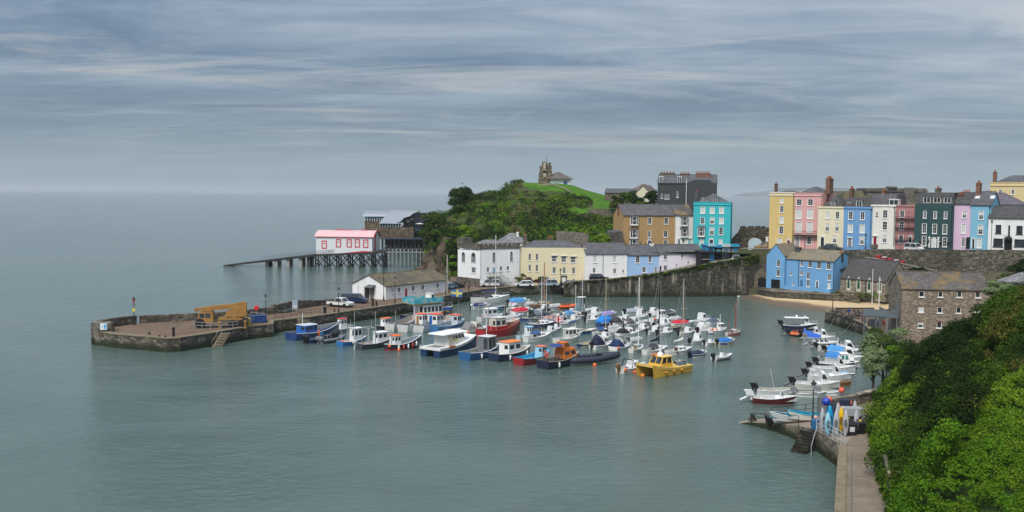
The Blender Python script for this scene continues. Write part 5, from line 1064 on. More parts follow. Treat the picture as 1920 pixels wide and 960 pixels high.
def boat(kind, lab, x0, x1, yb, hd, hull=WHITE, boot=NAVY, trim=WHITE, deck=WHITE, cat='boat', ratio=None, ln=None, **o):
    R_ = random.Random(hash((x0, yb)) & 0xffff) if False else random.Random(int(x0*7+yb*13)); h = math.radians(hd); ratio = ratio or {'cat':.42,'sail':.36,'fish':.36,'rib':.4,'open':.4}.get(kind, .385)
    pb = atz((x0+x1)/2, yb, 0); wm = (x1-x0)/FPX*pb.y
    Lh = ln or wm/(abs(math.cos(h))+ratio*abs(math.sin(h))); Lh = max(2.6, min(15, Lh*(1.06 if x0 > 1410 else (1.04 if kind == 'cat' or Lh > 8 else (1.36 if yb > 637 else 1.46))))); B = Lh*ratio
    c = Vector((pb.x, pb.y+Lh/2*abs(math.sin(h))+B/2*abs(math.cos(h))*.9, 0))
    nm = {'sail':'sailing_yacht','rib':'inflatable_boat','fish':'fishing_boat','open':'open_boat','cat':'catamaran'}.get(kind, 'motor_boat')
    root = thing(nm, lab, cat, c, h, 'boats moored in the harbour'); PLACED.append((root, c, Lh, h))
    F = o.get('F', max(.5, min(1.2, Lh*.145))); rise = o.get('rise', Lh*.05); sw = o.get('sw', .82)
    if kind in ('cuddy', 'cover', 'open', 'cruiser', 'bimini', 'pilot'):
        td = o.get('td', {'cuddy':.5,'cover':.68,'open':.82,'cruiser':.45,'bimini':.66,'pilot':.62}[kind])
        W_ = make_hull(root, Lh, B, F, rise, sw, hull, boot, trim, deck, .12 if kind == 'open' else .28, td, strake=o.get('strake'))
        wx = lambda x: W_(min(max(x/Lh+.5, 0), .99))[0]; zx = lambda x: W_(min(max(x/Lh+.5, 0), .99))[1]
        if kind == 'cuddy':
            xa, xb = o.get('cx', (-.02, .27)); hh = o.get('ch', .17)*Lh*.9+.3; zb = zx(xb*Lh)
            cabin(root, xa*Lh, xb*Lh, 2*wx(xa*Lh)*.86, 2*wx(xa*Lh)*.72, zb-.12, zb+hh, hh*.75, hh*.1, o.get('cab', WHITE), o.get('roof'), .03, 1, glassm=o.get('glassm'))
        if kind == 'pilot':
            xa, xb = o.get('cx', (-.05, .2)); hh = 1.45; zb = F*.8
            cabin(root, xa*Lh, xb*Lh, 2*wx(xa*Lh)*.74, 2*wx(xa*Lh)*.68, .3, zb+hh, .12, .05, o.get('cab', WHITE), o.get('roof'), .12, 2, (.58, .88), back=True, doorc=o.get('door'), glassm=o.get('glassm'))
            cabin(root, xb*Lh+.01, xb*Lh+.18*Lh, 2*wx(xb*Lh)*.6, 2*wx(xb*Lh)*.45, zx(xb*Lh)-.15, zx(xb*Lh)+.4, .35, 0, o.get('cab', WHITE), None, .02, 1, (.3,.7), front=False, name='coachroof')
        if kind == 'cruiser':
            hh = o.get('ch', .95); zb = zx(.1*Lh)
            cabin(root, -.1*Lh, .3*Lh, 2*wx(0)*.8, 2*wx(0)*.62, zb-.15, zb+hh*.75, hh*1.2, .1, o.get('cab', WHITE), o.get('roof'), .03, 2, (.4,.85))
            if o.get('canopy'): canvas(root, -.46*Lh, -.08*Lh, lambda x: wx(x)*.92, zx, hh*1.1, o['canopy'], peak=.7, name='canopy')
            if o.get('arch'):
                mb = MB(); x = -.16*Lh; w = wx(x)*.95; mb.tube([(x-.3,-w,zx(x)),(x,-w*.9,zx(x)+hh*1.25),(x,w*.9,zx(x)+hh*1.25),(x-.3,w,zx(x))], .07); mb.build('radar_arch', paint(o['arch'], .4), root)
        if kind == 'cover': canvas(root, -.47*Lh, o.get('cvx', .2)*Lh, wx, zx, o.get('cvh', .15)*Lh*1.15, o.get('cover', NAVY))
        if o.get('cuddycover'): canvas(root, -.48*Lh, -.04*Lh, wx, zx, .17*Lh, o['cuddycover'], peak=.9)
        if kind in ('cover',) and o.get('screen', True):
            x = o.get('cvx', .2)*Lh; cabin(root, x+.01, x+.16*Lh, 2*wx(x)*.8, 2*wx(x)*.6, zx(x)-.1, zx(x)+.085*Lh, .09*Lh, 0, WHITE, None, .0, 1, (.2,.8))
        if kind == 'bimini': bimini(root, -.22*Lh, .14*Lh, B*.8, F+1.75 if Lh > 3.5 else F+1.3, o.get('cover', NAVY), F+.1)
        if kind in ('open', 'bimini', 'cuddy', 'pilot'):
            mb = MB()
            for u in ((-.3, .0, .22) if kind == 'open' else (-.28,)): mb.box(u*Lh-.14,u*Lh+.14,-wx(u*Lh)*.93,wx(u*Lh)*.93,F*.62,F*.68)
            mb.build('thwart', paint(o.get('seat', sc(deck, .8)), .6, .3), root)
        if kind == 'bimini' or o.get('console'):
            mb = MB(); mb.hexa([(-.1*Lh,-.3,.28),(.06*Lh,-.3,.28),(.06*Lh,.3,.28),(-.1*Lh,.3,.28)],[(-.08*Lh,-.28,F+.45),(.02*Lh,-.28,F+.45),(.02*Lh,.28,F+.45),(-.08*Lh,.28,F+.45)]); mb.build('console', paint(WHITE, .4), root)
        if o.get('rail', kind in ('cruiser', 'cuddy')): rail(root, Lh, W_, .62, .97, .45)
        if Lh < 5.2 and kind == 'open' and o.get('oars', True): mb = MB(); mb.tube([(-.2*Lh,-.2,F*.75),(.25*Lh,-.35,F*.78)], .03); mb.build('oar', paint(WOOD), root)
    elif kind == 'rib':
        W_ = lambda t: hull_ring(t, Lh, B, F, rise, .8); mb = MB(); r = B*.13; pts = []
        for s, rng in ((1, range(0, 11)), (-1, range(10, -1, -1))):
            for i in rng:
                t = i/10*.97; w, z = W_(t); pts.append(((t-.5)*Lh, s*max(w-r, 0), .32*B*.55+rise*max(0, t-.4)*1.3+.12))
        mb.tube(pts, [r*.55]+[r]*(len(pts)-2)+[r*.55], n=8); mb.build('tube', paint(hull, .5, .25), root, smooth=True)
        mb = MB(); rr = []
        for i in range(11):
            t = i/10*.98; w, z = W_(t); x = (t-.5)*Lh; w = max(w-r*.8, .03); zt = .3+rise*max(0, t-.4); rr.append([(x,w,zt),(x,w*.7,-.05),(x,0,-.3),(x,-w*.7,-.05),(x,-w,zt),(x,0,zt+.02)])
        mb.loft(rr); mb.build('hull', paint(o.get('under', WHITE), .4, .3), root)
        if o.get('seats', True):
            mb = MB()
            for i in range(o.get('nseat', 3)): x = lerp(-.3, .02, i/max(1, o.get('nseat', 3)-1))*Lh; mb.box(x-.2,x+.2,-.25,.25,.3,.8); mb.box(x-.24,x-.16,-.24,.24,.8,1.15)
            mb.build('seat', paint(o.get('seatc', BLACK), .6), root)
        if o.get('cons', True): mb = MB(); mb.hexa([(.06*Lh,-.4,.3),(.2*Lh,-.4,.3),(.2*Lh,.4,.3),(.06*Lh,.4,.3)],[(.07*Lh,-.38,1.35),(.13*Lh,-.38,1.35),(.13*Lh,.38,1.35),(.07*Lh,.38,1.35)]); mb.build('console', paint(o.get('consc', BLACK), .5), root)
        F = .45
    elif kind == 'sail':
        W_ = make_hull(root, Lh, B, F, rise, o.get('sw', .6), hull, boot, trim, deck, .45, .36, strake=o.get('strake')); zb = W_(.5)[1]
        cabin(root, -.12*Lh, .26*Lh, W_(.5)[0]*1.15, W_(.5)[0]*.95, zb-.12, zb+.42, .5, .05, o.get('cab', WHITE), None, .02, 2, (.35,.75), front=False, name='coachroof')
        mb = MB(); mb.box(-.15*Lh,-.12*Lh-.01,-.28,.28,.45,zb+.4); mb.build('hatch', paint(o.get('hatch', WOOD), .6), root)
        mh = o['mast']; mast(root, .12*Lh, zb+.4, mh, o.get('mr', .06), o.get('mc', (.6,.61,.6)), o.get('sailc'), .36*Lh if o.get('boom', True) else 0, .9, (.48*Lh, -.46*Lh, B*.4, zb))
        if o.get('hood'): canvas(root, -.2*Lh, .0*Lh, lambda x: W_(.45)[0]*.62, lambda x: zb+.38, .55, o['hood'], n=5, name='spray_hood')
        rail(root, Lh, W_, .05, .98, .5, 9)
    elif kind in ('fish', 'launch'):
        W_ = make_hull(root, Lh, B, F, rise, o.get('sw', .75), hull, boot, trim, deck, o.get('floor', .35), o.get('td', .8), strake=o.get('strake'), dble=o.get('dble', False)); wx = lambda x: W_(min(max(x/Lh+.5, 0), .99))[0]
        ca = o.get('cabx'); 
        if ca:
            xa, xb = ca[0]*Lh, ca[1]*Lh; ww = o.get('cw', .6)*B; hh = o.get('chh', 1.5)
            cabin(root, xa, xb, ww, ww*.93, .35, F+hh, .1, .05, o.get('cab', WHITE), o.get('roof', WHITE), .14, o.get('nw', 2), o.get('wz', (.58, .85)), back=True, doorc=o.get('door'))
        if o.get('base'): mb = MB(); mb.box(xa-.3,xb+.3,-ww/2-.06,ww/2+.06,.35,F+.35); mb.build('cabin_base', paint(o['base'], .5, .3), root)
        if o.get('pole'): mb = MB(); mb.tube([(o['pole'][0]*Lh,0,.5),(o['pole'][0]*Lh,0,o['pole'][1])], .05); mb.build('mast', paint(o.get('polec', (.3,.3,.3)), .5), root)
        if o.get('gantry'):
            mb = MB(); x = o['gantry']*Lh; w = wx(x)*.75; z = F+2.3
            for s in (-1, 1): mb.tube([(x,s*w,.4),(x,s*w,z)], .05); mb.tube([(x-1.2,s*w,.4),(x-1.2,s*w,z)], .05); mb.tube([(x,s*w,z),(x-1.2,s*w,z)], .05)
            mb.tube([(x,-w,z),(x,w,z)], .05); mb.tube([(x-1.2,-w,z),(x-1.2,w,z)], .05); mb.tube([(x,0,z),(x,0,z+1.0)], .03); mb.build('gantry', galv, root)
        if o.get('clut'): clutter(root, o['clut'][0]*Lh, o['clut'][1]*Lh, B*.28, .36, R_, o.get('clutc', [ORANGE, (.05,.1,.3), (.3,.28,.24), (.05,.06,.05), (.5,.05,.04)]), o.get('nclut', 9))
        if o.get('rail'): rail(root, Lh, W_, .55, .97, .5)
    elif kind == 'cat':
        sgn = B/2; mb = MB(); F = o.get('F', 1.25)
        for s in (-1, 1):
            rr = []
            for i in range(11):
                t = i/10; x = (t-.5)*Lh; w = B*.17*(1 if t < .6 else max(.06, 1-((t-.6)/.4)**2)); cy_ = s*(B/2-B*.17)+(s*(B*.17-w)*.6 if t > .6 else 0); zt = F+rise*max(0, t-.4)**1.5*2
                rr.append([(x,cy_-w,zt),(x,cy_+w,zt),(x-(.5*max(0,t-.6)),cy_+w*.9,.15),(x-.9*max(0,t-.6),cy_+w*.7,-.3),(x-.9*max(0,t-.6),cy_-w*.7,-.3),(x-(.5*max(0,t-.6)),cy_-w*.9,.15)])
            mb.loft(rr)
        mb.build('hull', paint(hull, .35, .25), root); mb = MB(); rr = []
        for i in range(11):
            t = i/10; x = (t-.5)*Lh*1.01; zt = F+rise*max(0, t-.4)**1.5*2; w = B/2*(1.02 if t < .65 else 1.02-.2*((t-.65)/.35)**2); rr.append([(x,-w,zt-.3),(x,w,zt-.3),(x,w+.04,zt+.05),(x,-w-.04,zt+.05)])
        mb.loft(rr); mb.build('deck', paint(deck, .5, .3), root); W_ = lambda t: (B/2, F+rise*max(0, t-.4)**1.5*2)
    # common extras
    for e in o.get('ob', ()):
        outboard(root, -Lh/2, e[0]*B, (F if kind != 'rib' else .45)*.85, e[1], (e[2] if len(e) > 2 else 1.0), o.get('tilt', False))
    for i, fc in enumerate(o.get('fend', ())):
        t = .25+.5*i/max(1, len(o['fend'])-1) if len(o['fend']) > 1 else .45; w, z = W_(t); s = o.get('fs', -1); fender(root, (t-.5)*Lh, s*(w+.12), z*.5, fc)
    for i, bc in enumerate(o.get('ball', ())): fender(root, -Lh/2+.2+i*.5, (B*.42 if i % 2 else -B*.42)-.0, F*.75, bc, True)
    if o.get('aerial'): mb = MB(); mb.tube([(0.0*Lh,.3,F+.6),(-.1*Lh,.35,F+o['aerial'])], .018, n=4); mb.build('aerial', paint(WHITE), root)
    if o.get('flag'):
        f_ = o['flag']; mb = MB(); mb.tube([(f_[0]*Lh,0,F),(f_[0]*Lh,0,f_[1])], .03); po = mb.build('flagstaff', paint((.05,.05,.05)), root)
        mb = MB(); zt = f_[1]-.1; ws = f_[2]; hs_ = ws*.62
        a = -h  # flags all blow to the picture's right
        P = lambda u, v, e=0: (f_[0]*Lh+math.cos(a)*u*ws-math.sin(a)*(.12*math.sin(u*5)+e), math.sin(a)*u*ws+math.cos(a)*(.12*math.sin(u*5)+e), zt-v*hs_-.12*u)
        ms = []; nU, nV = 12, 9
        for i in range(nU):
            for j in range(nV):
                u0, u1, v0, v1 = i/nU, (i+1)/nU, j/nV, (j+1)/nV; uc, vc = (u0+u1)/2, (v0+v1)/2; mb.add([P(u0,v0),P(u1,v0),P(u1,v1),P(u0,v1)], [(0,1,2,3)], f_[3](uc, vc))
        mb.build('flag', [paint(c_, .8, .1) for c_ in f_[4]], po)
    return root, Lh, B, F, W_
def jack(u, v):
    x, y = u-.5, v-.5
    if abs(x) < .07 or abs(y) < .1: return 1
    if abs(x) < .14 or abs(y) < .2: return 2
    d = abs(abs(x)-abs(y)); return 1 if d < .05 else (2 if d < .13 else 0)
BK, GR, WT = BLACK, (.2,.21,.22), (.62,.63,.63)
# ---------------- front row, left to right (stern towards the viewer)
b = boat
r, Lh, B, F, W_ = b('launch', 'long blue launch with square blue wheelhouse, leftmost of the moored boats', 538, 621, 640, 52, hull=(.02,.05,.17), boot=(.3,.03,.03), trim=(.62,.58,.52), deck=(.3,.33,.36), cat='fishing boat', cabx=(-.3,-.04), cab=(.03,.13,.42), roof=(.5,.53,.56), chh=1.0, nw=3, clut=(-.28,-.05), clutc=[(.6,.6,.6),(.1,.2,.5)], nclut=3, pole=(-.26,4.2), polec=WHITE, rise=.8, td=.93)
b('open', 'dark blue open workboat with grey deck next to the blue launch', 573, 613, 645, 50, hull=(.02,.045,.14), deck=(.2,.22,.26), trim=(.1,.12,.2), ob=((-.18,BK,1.2),(.18,BK,1.2)), cat='workboat', oars=False)
r, Lh, B, F, W_ = b('fish', 'white day boat with open canopy and red roofed cabin behind the blue launches', 622, 652, 625, 52, hull=(.2,.24,.3), cabx=(-.15,.2), roof=(.5,.06,.06), cat='motor boat', chh=1.6)
b('rib', 'grey inflatable workboat with two outboards between blue boats', 600, 640, 645, 50, hull=(.16,.18,.2), under=(.05,.08,.16), ob=((-.2,GR,1.2),(.2,GR,1.2)), cat='inflatable')
b('fish', 'blue sterned boat with tall white wheelhouse and silver gantry', 634, 680, 651, 52, hull=(.03,.16,.4), boot=WHITE, cabx=(-.05,.25), gantry=-.1, clut=(-.42,-.1), chh=1.75, nw=2, wz=(.5,.88), ob=(), pole=(.05,5.2), cat='fishing boat')
b('fish', 'white and black workboat stacked with pot cages at its stern', 671, 727, 657, 46, hull=(.05,.055,.07), boot=(.3,.28,.22), trim=LGREY, cabx=(.0,.3), gantry=-.12, clut=(-.45,-.15), clutc=[(.45,.46,.45),(.3,.28,.25),ORANGE], nclut=12, pole=(.0,5.6), cat='workboat', ob=((.3,WT,1),), chh=1.4)
b('launch', 'black double ended boat with orange wheelhouse roof and red and white fenders', 720, 784, 659, 40, hull=(.02,.018,.03), boot=WHITE, strake=(.25,.02,.03), deck=(.34,.4,.46), cabx=(-.3,-.12), roof=ORANGE, chh=1.15, dble=True, pole=(-.32,3.2), fend=(WHITE,(.5,.06,.05),WHITE,(.5,.06,.05),WHITE), ball=(ORANGE,), cat='fishing boat', rise=.9, td=.86)
# ---------------- boats along the pier
b('launch', 'dark boat with small white wheelhouse and orange top close under the pier', 709, 740, 619, 55, hull=(.03,.02,.03), cabx=(-.3,.05), roof=(.7,.16,.04), cat='fishing boat', chh=1.2)
WL_ = dict(hull=(.55,.56,.55), boot=(.12,.11,.1), strake=(.5,.5,.5), trim=(.14,.2,.32), deck=(.45,.4,.33), rise=1.1, cat='passenger launch', clutc=[(.5,.45,.35),(.2,.3,.5)])
b('launch', 'long white launch without wheelhouse, nearest the pier steps', 727, 782, 621, 55, **WL_, pole=(-.3,3.4), clut=(-.2,.2))
b('launch', 'long white launch with brown wheelhouse door and orange roof', 752, 812, 624, 54, **WL_, cabx=(-.02,.14), roof=(.68,.13,.05), door=(.3,.13,.03), chh=1.5, cw=.5, clut=(-.4,-.1))
b('launch', 'long white launch with blue wheelhouse door and red orange roof', 778, 852, 625, 55, **WL_, cabx=(-.12,.06), roof=(.66,.1,.05), door=(.03,.12,.4), chh=1.5, cw=.5, clut=(.1,.3))
b('launch', 'red sterned blue launch with orange roofed wheelhouse amidships', 810, 868, 625, 54, hull=(.04,.16,.36), boot=(.3,.02,.02), trim=(.5,.55,.6), deck=(.3,.42,.52), cabx=(.14,.28), roof=(.7,.14,.05), cab=(.5,.55,.6), chh=1.3, pole=(.3,5), cat='passenger launch', flag=(.05,7.2,2.0,lambda u, v: 1 if abs(v-.5) < .13 or abs(u-.6) < .1 else 0,[(.04,.14,.36),(.55,.5,.12)]))
r, Lh, B, F, W_ = b('launch', 'big tour boat with turquoise picture awning round its upper deck', 745, 856, 606, 38, hull=(.012,.015,.035), boot=(.1,.02,.02), trim=(.3,.2,.06), deck=(.4,.38,.34), cabx=(-.22,.18), cw=.86, chh=1.9, nw=5, wz=(.5,.85), F=1.2, rise=1.2, cat='tour boat', roof=(.5,.36,.16), pole=(.3,5))
z = F+2.1; mb = MB(); mb.box(-.42*Lh,.16*Lh,-B*.47,B*.47,z,z+.14); mb.build('upper_deck', paint((.55,.4,.2)), r)
mb = MB(); mb.box(-.42*Lh,.16*Lh,-B*.48,-B*.46,z+.15,z+1.15); mb.box(-.42*Lh,.16*Lh,B*.46,B*.48,z+.15,z+1.15); mb.box(-.42*Lh-.04,-.42*Lh,-B*.48,B*.48,z+.15,z+1.15)
def awn():
    m, nt, p = _new('picture_awning'); v = coords(nt); L(nt, ramp(nt, noise(nt, v, 1.3, 3, .6, .5), [(.4,(.03,.3,.42)),(.52,(.1,.42,.5)),(.6,(.4,.42,.3)),(.68,(.45,.25,.12))]), p.inputs['Base Color']); return m
mb.build('awning', awn(), r)
cabin(r, -.02*Lh, .06*Lh, B*.5, B*.45, z+.15, z+1.7, .1, .05, WHITE, (.5,.5,.5), .1, 1, name='bridge')
mb = MB(); mb.box(.2*Lh,.32*Lh,-B*.34,B*.34,F+.2,F+.75); mb.build('seat_box', paint((.6,.36,.04)), r); mb = MB(); mb.box(.18*Lh,.36*Lh,-B*.36,-B*.3,F+.6,F+1.1); mb.build('spray_dodger', paint((.03,.1,.4)), r); rail(r, Lh, W_, .7, .98, .8)
for u in (-.4, -.3): mb = MB(); mb.tube([(u*Lh,-B*.4,F),(u*Lh,-B*.4,z)], .06); mb.build('deck_post', white, r)
b('cruiser', 'ivory cabin cruiser with grey canopy beside the red trawler', 868, 912, 631, 50, hull=(.66,.64,.56), cab=(.66,.63,.53), canopy=(.2,.2,.2), ch=1.5, cat='cabin cruiser', ball=(ORANGE,), ob=((0,GR,1),))
b('open', 'small white dinghy with yellow sides beside the ivory cruiser', 836, 868, 625, 20, hull=(.55,.38,.08), trim=WHITE, deck=WHITE, cat='dinghy')
# ---------------- the front middle row
r, Lh, B, F, W_ = b('cat', 'large white and navy catamaran ferry with long cabin, lowest in the middle row', 787, 891, 672, 55, hull=(.01,.035,.09), deck=(.7,.69,.66), cat='catamaran', F=1.35, rise=1.1)
cabin(r, -.22*Lh, .3*Lh, B*.72, B*.68, F, F+1.75, .9, .0, (.68,.67,.62), (.75,.745,.72), .0, 5, (.55,.82), name='cabin')
mb = MB(); mb.hexa([(-.36*Lh,-B*.4,F+1.78),(.3*Lh,-B*.38,F+1.78),(.3*Lh,B*.38,F+1.78),(-.36*Lh,B*.4,F+1.78)],[(-.35*Lh,-B*.36,F+1.95),(.28*Lh,-B*.34,F+1.95),(.28*Lh,B*.34,F+1.95),(-.35*Lh,B*.36,F+1.95)]); mb.build('awning_roof', paint((.75,.745,.72), .5), r)
mb = MB(); mb.hexa([(-.46*Lh,-B*.3,F+.06),(-.24*Lh,-B*.3,F+.06),(-.24*Lh,B*.3,F+.06),(-.46*Lh,B*.3,F+.06)],[(-.46*Lh,-B*.3,F+.07),(-.24*Lh,-B*.3,F+.07),(-.24*Lh,B*.3,F+.07),(-.46*Lh,B*.3,F+.07)]); mb.build('cockpit', paint((.2,.2,.2), .8), r)
mb = MB(); mb.box(-.2*Lh,-.1*Lh,-B*.37,-B*.35,F+.2,F+1.4); mb.build('door', paint((.5,.46,.36)), r); mb = MB(); mb.box(-.28*Lh,-.12*Lh,-B*.53,-B*.51,F-.12,F+.18); mb.build('name_board', paint((.55,.12,.04)), r)
mb = MB(); mb.xprism([(-.02*Lh+math.cos(k)*.28, F+.85+math.sin(k)*.28) for k in [i*math.pi/6 for i in range(12)]], -B*.37, -B*.362); mb.build('emblem', paint((.55,.42,.1)), r)
b('fish', 'royal blue angling boat with grey windscreened shelter and white mast', 867, 938, 678, 54, hull=(.02,.1,.26), boot=WHITE, deck=(.45,.45,.42), cabx=(.02,.26), cab=(.16,.17,.18), roof=(.55,.56,.56), chh=1.75, nw=2, wz=(.3,.9), cw=.72, clut=(.05,.2), clutc=[WHITE], pole=(.12,5.5), polec=WHITE, fend=(WHITE,WHITE,NAVY), cat='fishing boat')
b('fish', 'navy hulled boat with big white wheelhouse under a bright orange roof', 923, 997, 680, 48, hull=(.015,.025,.06), boot=(.6,.6,.55), deck=(.5,.47,.4), cabx=(-.22,.14), cw=.68, roof=(.75,.2,.05), chh=1.35, nw=2, wz=(.55,.82), clut=(.16,.36), clutc=[(.3,.28,.2),(.2,.2,.18)], pole=(.24,6.5), polec=(.05,.05,.05), fend=(WHITE,WHITE), cat='fishing boat')
b('launch', 'open red boat with bright sky blue inside and small blue wheelhouse', 969, 1036, 687, 50, hull=(.28,.015,.02), boot=(.1,.02,.02), strake=(.25,.015,.02), trim=(.05,.4,.62), deck=(.05,.45,.75), cabx=(.14,.3), cab=(.35,.6,.72), roof=(.6,.16,.08), chh=1.1, cw=.5, cat='fishing boat', clut=(-.2,.0), nclut=2, floor=.5)
r, Lh, B, F, W_ = b('fish', 'former lifeboat with orange superstructure, navy hull and blue awning', 1017, 1091, 694, 45, hull=(.012,.016,.04), boot=(.55,.52,.42), trim=(.35,.3,.22), deck=(.3,.28,.25), cat='fishing boat', F=1.15, rise=.5, clut=(-.42,-.2), clutc=[(.6,.6,.56),(.55,.06,.05),WHITE], nclut=10, sw=.9, fend=(WHITE,WHITE))
OR = (.62,.17,.03); cabin(r, -.05*Lh, .34*Lh, B*.72, B*.6, F-.1, F+1.2, .5, .1, OR, OR, .0, 2, (.4,.8), name='cabin'); cabin(r, -.02*Lh, .16*Lh, B*.6, B*.52, F+1.3, F+2.1, .4, .0, OR, OR, .05, 3, (.3,.85), name='bridge')
mb = MB(); mb.loft([[(x, B*.4*s, F+2.05-.25*abs(s)) for s in (-1,-.5,0,.5,1)] for x in (-.36*Lh,-.06*Lh)], closed=False, caps=False); mb.build('awning', paint((.03,.06,.2), .8), r); rail(r, Lh, W_, .02, .3, .8)
mb = MB(); 
for s in (-1, 1): mb.tube([(-.36*Lh,s*B*.38,F),(-.36*Lh,s*B*.38,F+1.8)], .04)
mb.build('awning_post', galv, r)
for x, y in ((-.48,-.25),(-.3,.3)):
    n = 12; mb = MB(); pts = [(x*Lh, y*B+math.cos(2*math.pi*k/n)*.3, F+.8+math.sin(2*math.pi*k/n)*.3) for k in range(n+1)]; mb.tube(pts, .08); mb.build('lifebuoy', paint((.6,.12,.06)), r)
b('rib', 'black and white passenger inflatable with rows of black seats', 1083, 1149, 688, 22, hull=(.035,.04,.06), under=(.55,.56,.55), nseat=5, ob=((-.12,BK,1.2),(.12,BK,1.2)), cat='inflatable', ln=6.2)
b('cruiser', 'scruffy white sports boat with black bimini hoop left of yellow catamaran', 1163, 1217, 702, 42, hull=(.6,.6,.57), boot=(.1,.09,.08), canopy=None, ch=.8, arch=BK, cat='motor boat', ob=((0,(.18,.1,.04),1.2),), ball=(ORANGE,ORANGE), console=True)
YE = (.56,.33,.045)
r, Lh, B, F, W_ = b('cat', 'bright yellow catamaran with wheelhouse forward and divers gear aft', 1202, 1304, 711, 222, hull=YE, deck=(.68,.45,.12), cat='catamaran', F=1.0, rise=.8, ln=7.7)
cabin(r, -.04*Lh, .28*Lh, B*.74, B*.62, F, F+1.5, .9, .1, YE, (.68,.46,.14), .12, 2, (.45,.9), name='wheelhouse')
mb = MB(); mb.lathe([(.45,0),(.4,.25),(.15,.45),(.12,1.0),(.2,1.05),(.2,1.25)], (.1*Lh,0,F+1.6), n=10); mb.build('radar', white, r)
mb = MB(); mb.box(.0*Lh,.2*Lh,-.25*B,-.1*B,F+1.6,F+1.78); mb.build('roof_raft', paint((.55,.2,.1)), r)
clutter(r, -.44*Lh, -.12*Lh, B*.36, F+.05, random.Random(5), [(.05,.09,.14),(.1,.16,.22),(.5,.04,.04),(.05,.05,.06),(.3,.3,.3)], 20)
mb = MB(); mb.tube([(-.2*Lh,-B*.3,F),(-.2*Lh,-B*.3,F+1.6),(-.2*Lh,B*.3,F+1.6),(-.2*Lh,B*.3,F)], .05); mb.tube([(-.3*Lh,-B*.3,F+1.5),(-.2*Lh,-B*.3,F+1.6)], .04); mb.build('gantry', galv, r)
for x in (-.2, 0, .2): fender(r, x*Lh, B*.52, F*.6, (.45,.2,.03), True)
mb = MB(); mb.lathe([(.3,0),(.3,.9),(.2,1.05)], (-.53*Lh,-B*.0,F*.2), n=10); mb.build('tyre_fender', paint(BLACK), r)
# ---------------- second row
r, Lh, B, F, W_ = b('fish', 'red trawler with cream wheelhouse, grey gantries and piled nets', 903, 972, 635, 42, hull=(.4,.02,.025), boot=(.2,.012,.015), trim=(.4,.05,.04), deck=(.2,.12,.08), F=1.3, rise=1.0, cabx=(-.2,.08), cab=(.66,.62,.5), base=(.38,.02,.025), cw=.55, roof=(.6,.62,.62), chh=1.8, nw=2, wz=(.55,.82), gantry=-.22, clut=(.05,.4), clutc=[(.25,.2,.13),(.33,.28,.2),(.18,.17,.12)], nclut=18, pole=(.1,6), cat='trawler')
b('fish', 'white lobster boat with tall wheelhouse and silver frames behind the red trawler', 900, 940, 604, 40, hull=(.6,.6,.6), boot=(.05,.05,.06), cabx=(-.25,.2), cw=.7, chh=1.4, gantry=-.2, cat='fishing boat', clut=(-.4,-.25))
b('fish', 'small white and orange potting boat behind the trawler nets', 932, 972, 612, 35, hull=(.55,.52,.48), boot=(.1,.1,.1), clut=(-.3,.35), clutc=[(.55,.53,.48),(.65,.14,.05),(.3,.3,.28)], nclut=14, gantry=0, cat='fishing boat')
b('sail', 'white yacht with blue spray hood, stern to the orange lifeboat', 985, 1035, 643, 44, hull=(.66,.67,.66), boot=(.02,.05,.12), strake=(.66,.67,.66), mast=9.5, hood=(.04,.09,.25), sailc=(.015,.03,.09), cat='yacht')
b('pilot', 'pale blue motorsailer cabin boat beside the white yacht', 972, 1008, 638, 46, hull=(.4,.55,.62), cab=(.6,.68,.7), roof=(.25,.5,.68), cat='motor boat')
b('pilot', 'white pilothouse cruiser with brown wheelhouse windows above the orange lifeboat', 1043, 1090, 645, 40, hull=(.66,.64,.58), cab=(.68,.66,.6), cat='cabin cruiser', flag=(-.62,4.6,1.7,jack,[(.01,.025,.15),(.45,.02,.03),(.7,.7,.7)]), cx=(-.1,.25))
b('open', 'cream day boat with yellow seats and navy hull', 1086, 1118, 652, 42, hull=(.02,.035,.09), strake=(.6,.58,.5), trim=(.62,.6,.52), deck=(.62,.6,.52), seat=(.6,.4,.03), cat='motor boat', oars=False)
b('cruiser', 'white cruiser under a tall navy canopy with clear back window', 1111, 1155, 657, 45, hull=(.66,.67,.67), canopy=(.012,.02,.05), ch=1.55, cat='cabin cruiser', ob=((0,BK,1.1),))
b('cruiser', 'broad white sports cruiser with navy cockpit cover and black arch', 1147, 1188, 659, 48, hull=(.7,.7,.69), canopy=(.012,.03,.1), arch=BK, ch=1.2, ball=(ORANGE,ORANGE), cat='cabin cruiser', ratio=.5)
b('sail', 'old cream ribbed yacht with pale green sternsheets and tall white mast', 1181, 1214, 663, 58, hull=(.6,.59,.52), boot=(.06,.05,.05), mast=10.5, mr=.08, mc=(.7,.7,.7), cab=(.5,.58,.54), boom=False, cat='yacht')
b('sail', 'white yacht with black mast and navy boom cover', 1210, 1258, 667, 40, hull=(.64,.64,.6), boot=(.06,.06,.06), mast=11.5, mr=.09, mc=(.012,.012,.014), sailc=(.015,.02,.05), hood=(.05,.05,.06), cat='yacht')
r, Lh, B, F, W_ = b('sail', 'round sterned white yacht with blue fenders and pale bronze mast', 1254, 1303, 668, 33, hull=(.67,.66,.6), boot=(.08,.08,.08), mast=10.5, mr=.07, mc=(.42,.37,.28), sailc=(.65,.65,.62), cat='yacht', fend=((.02,.03,.12),(.02,.03,.12)), hatch=(.1,.04,.02))
b('cover', 'small white boat under a slate navy cover, right of the yachts', 1296, 1331, 672, 38, hull=(.03,.05,.14), strake=WHITE, cover=(.02,.035,.075), ob=((.0,BK,.9),), cat='motor boat')
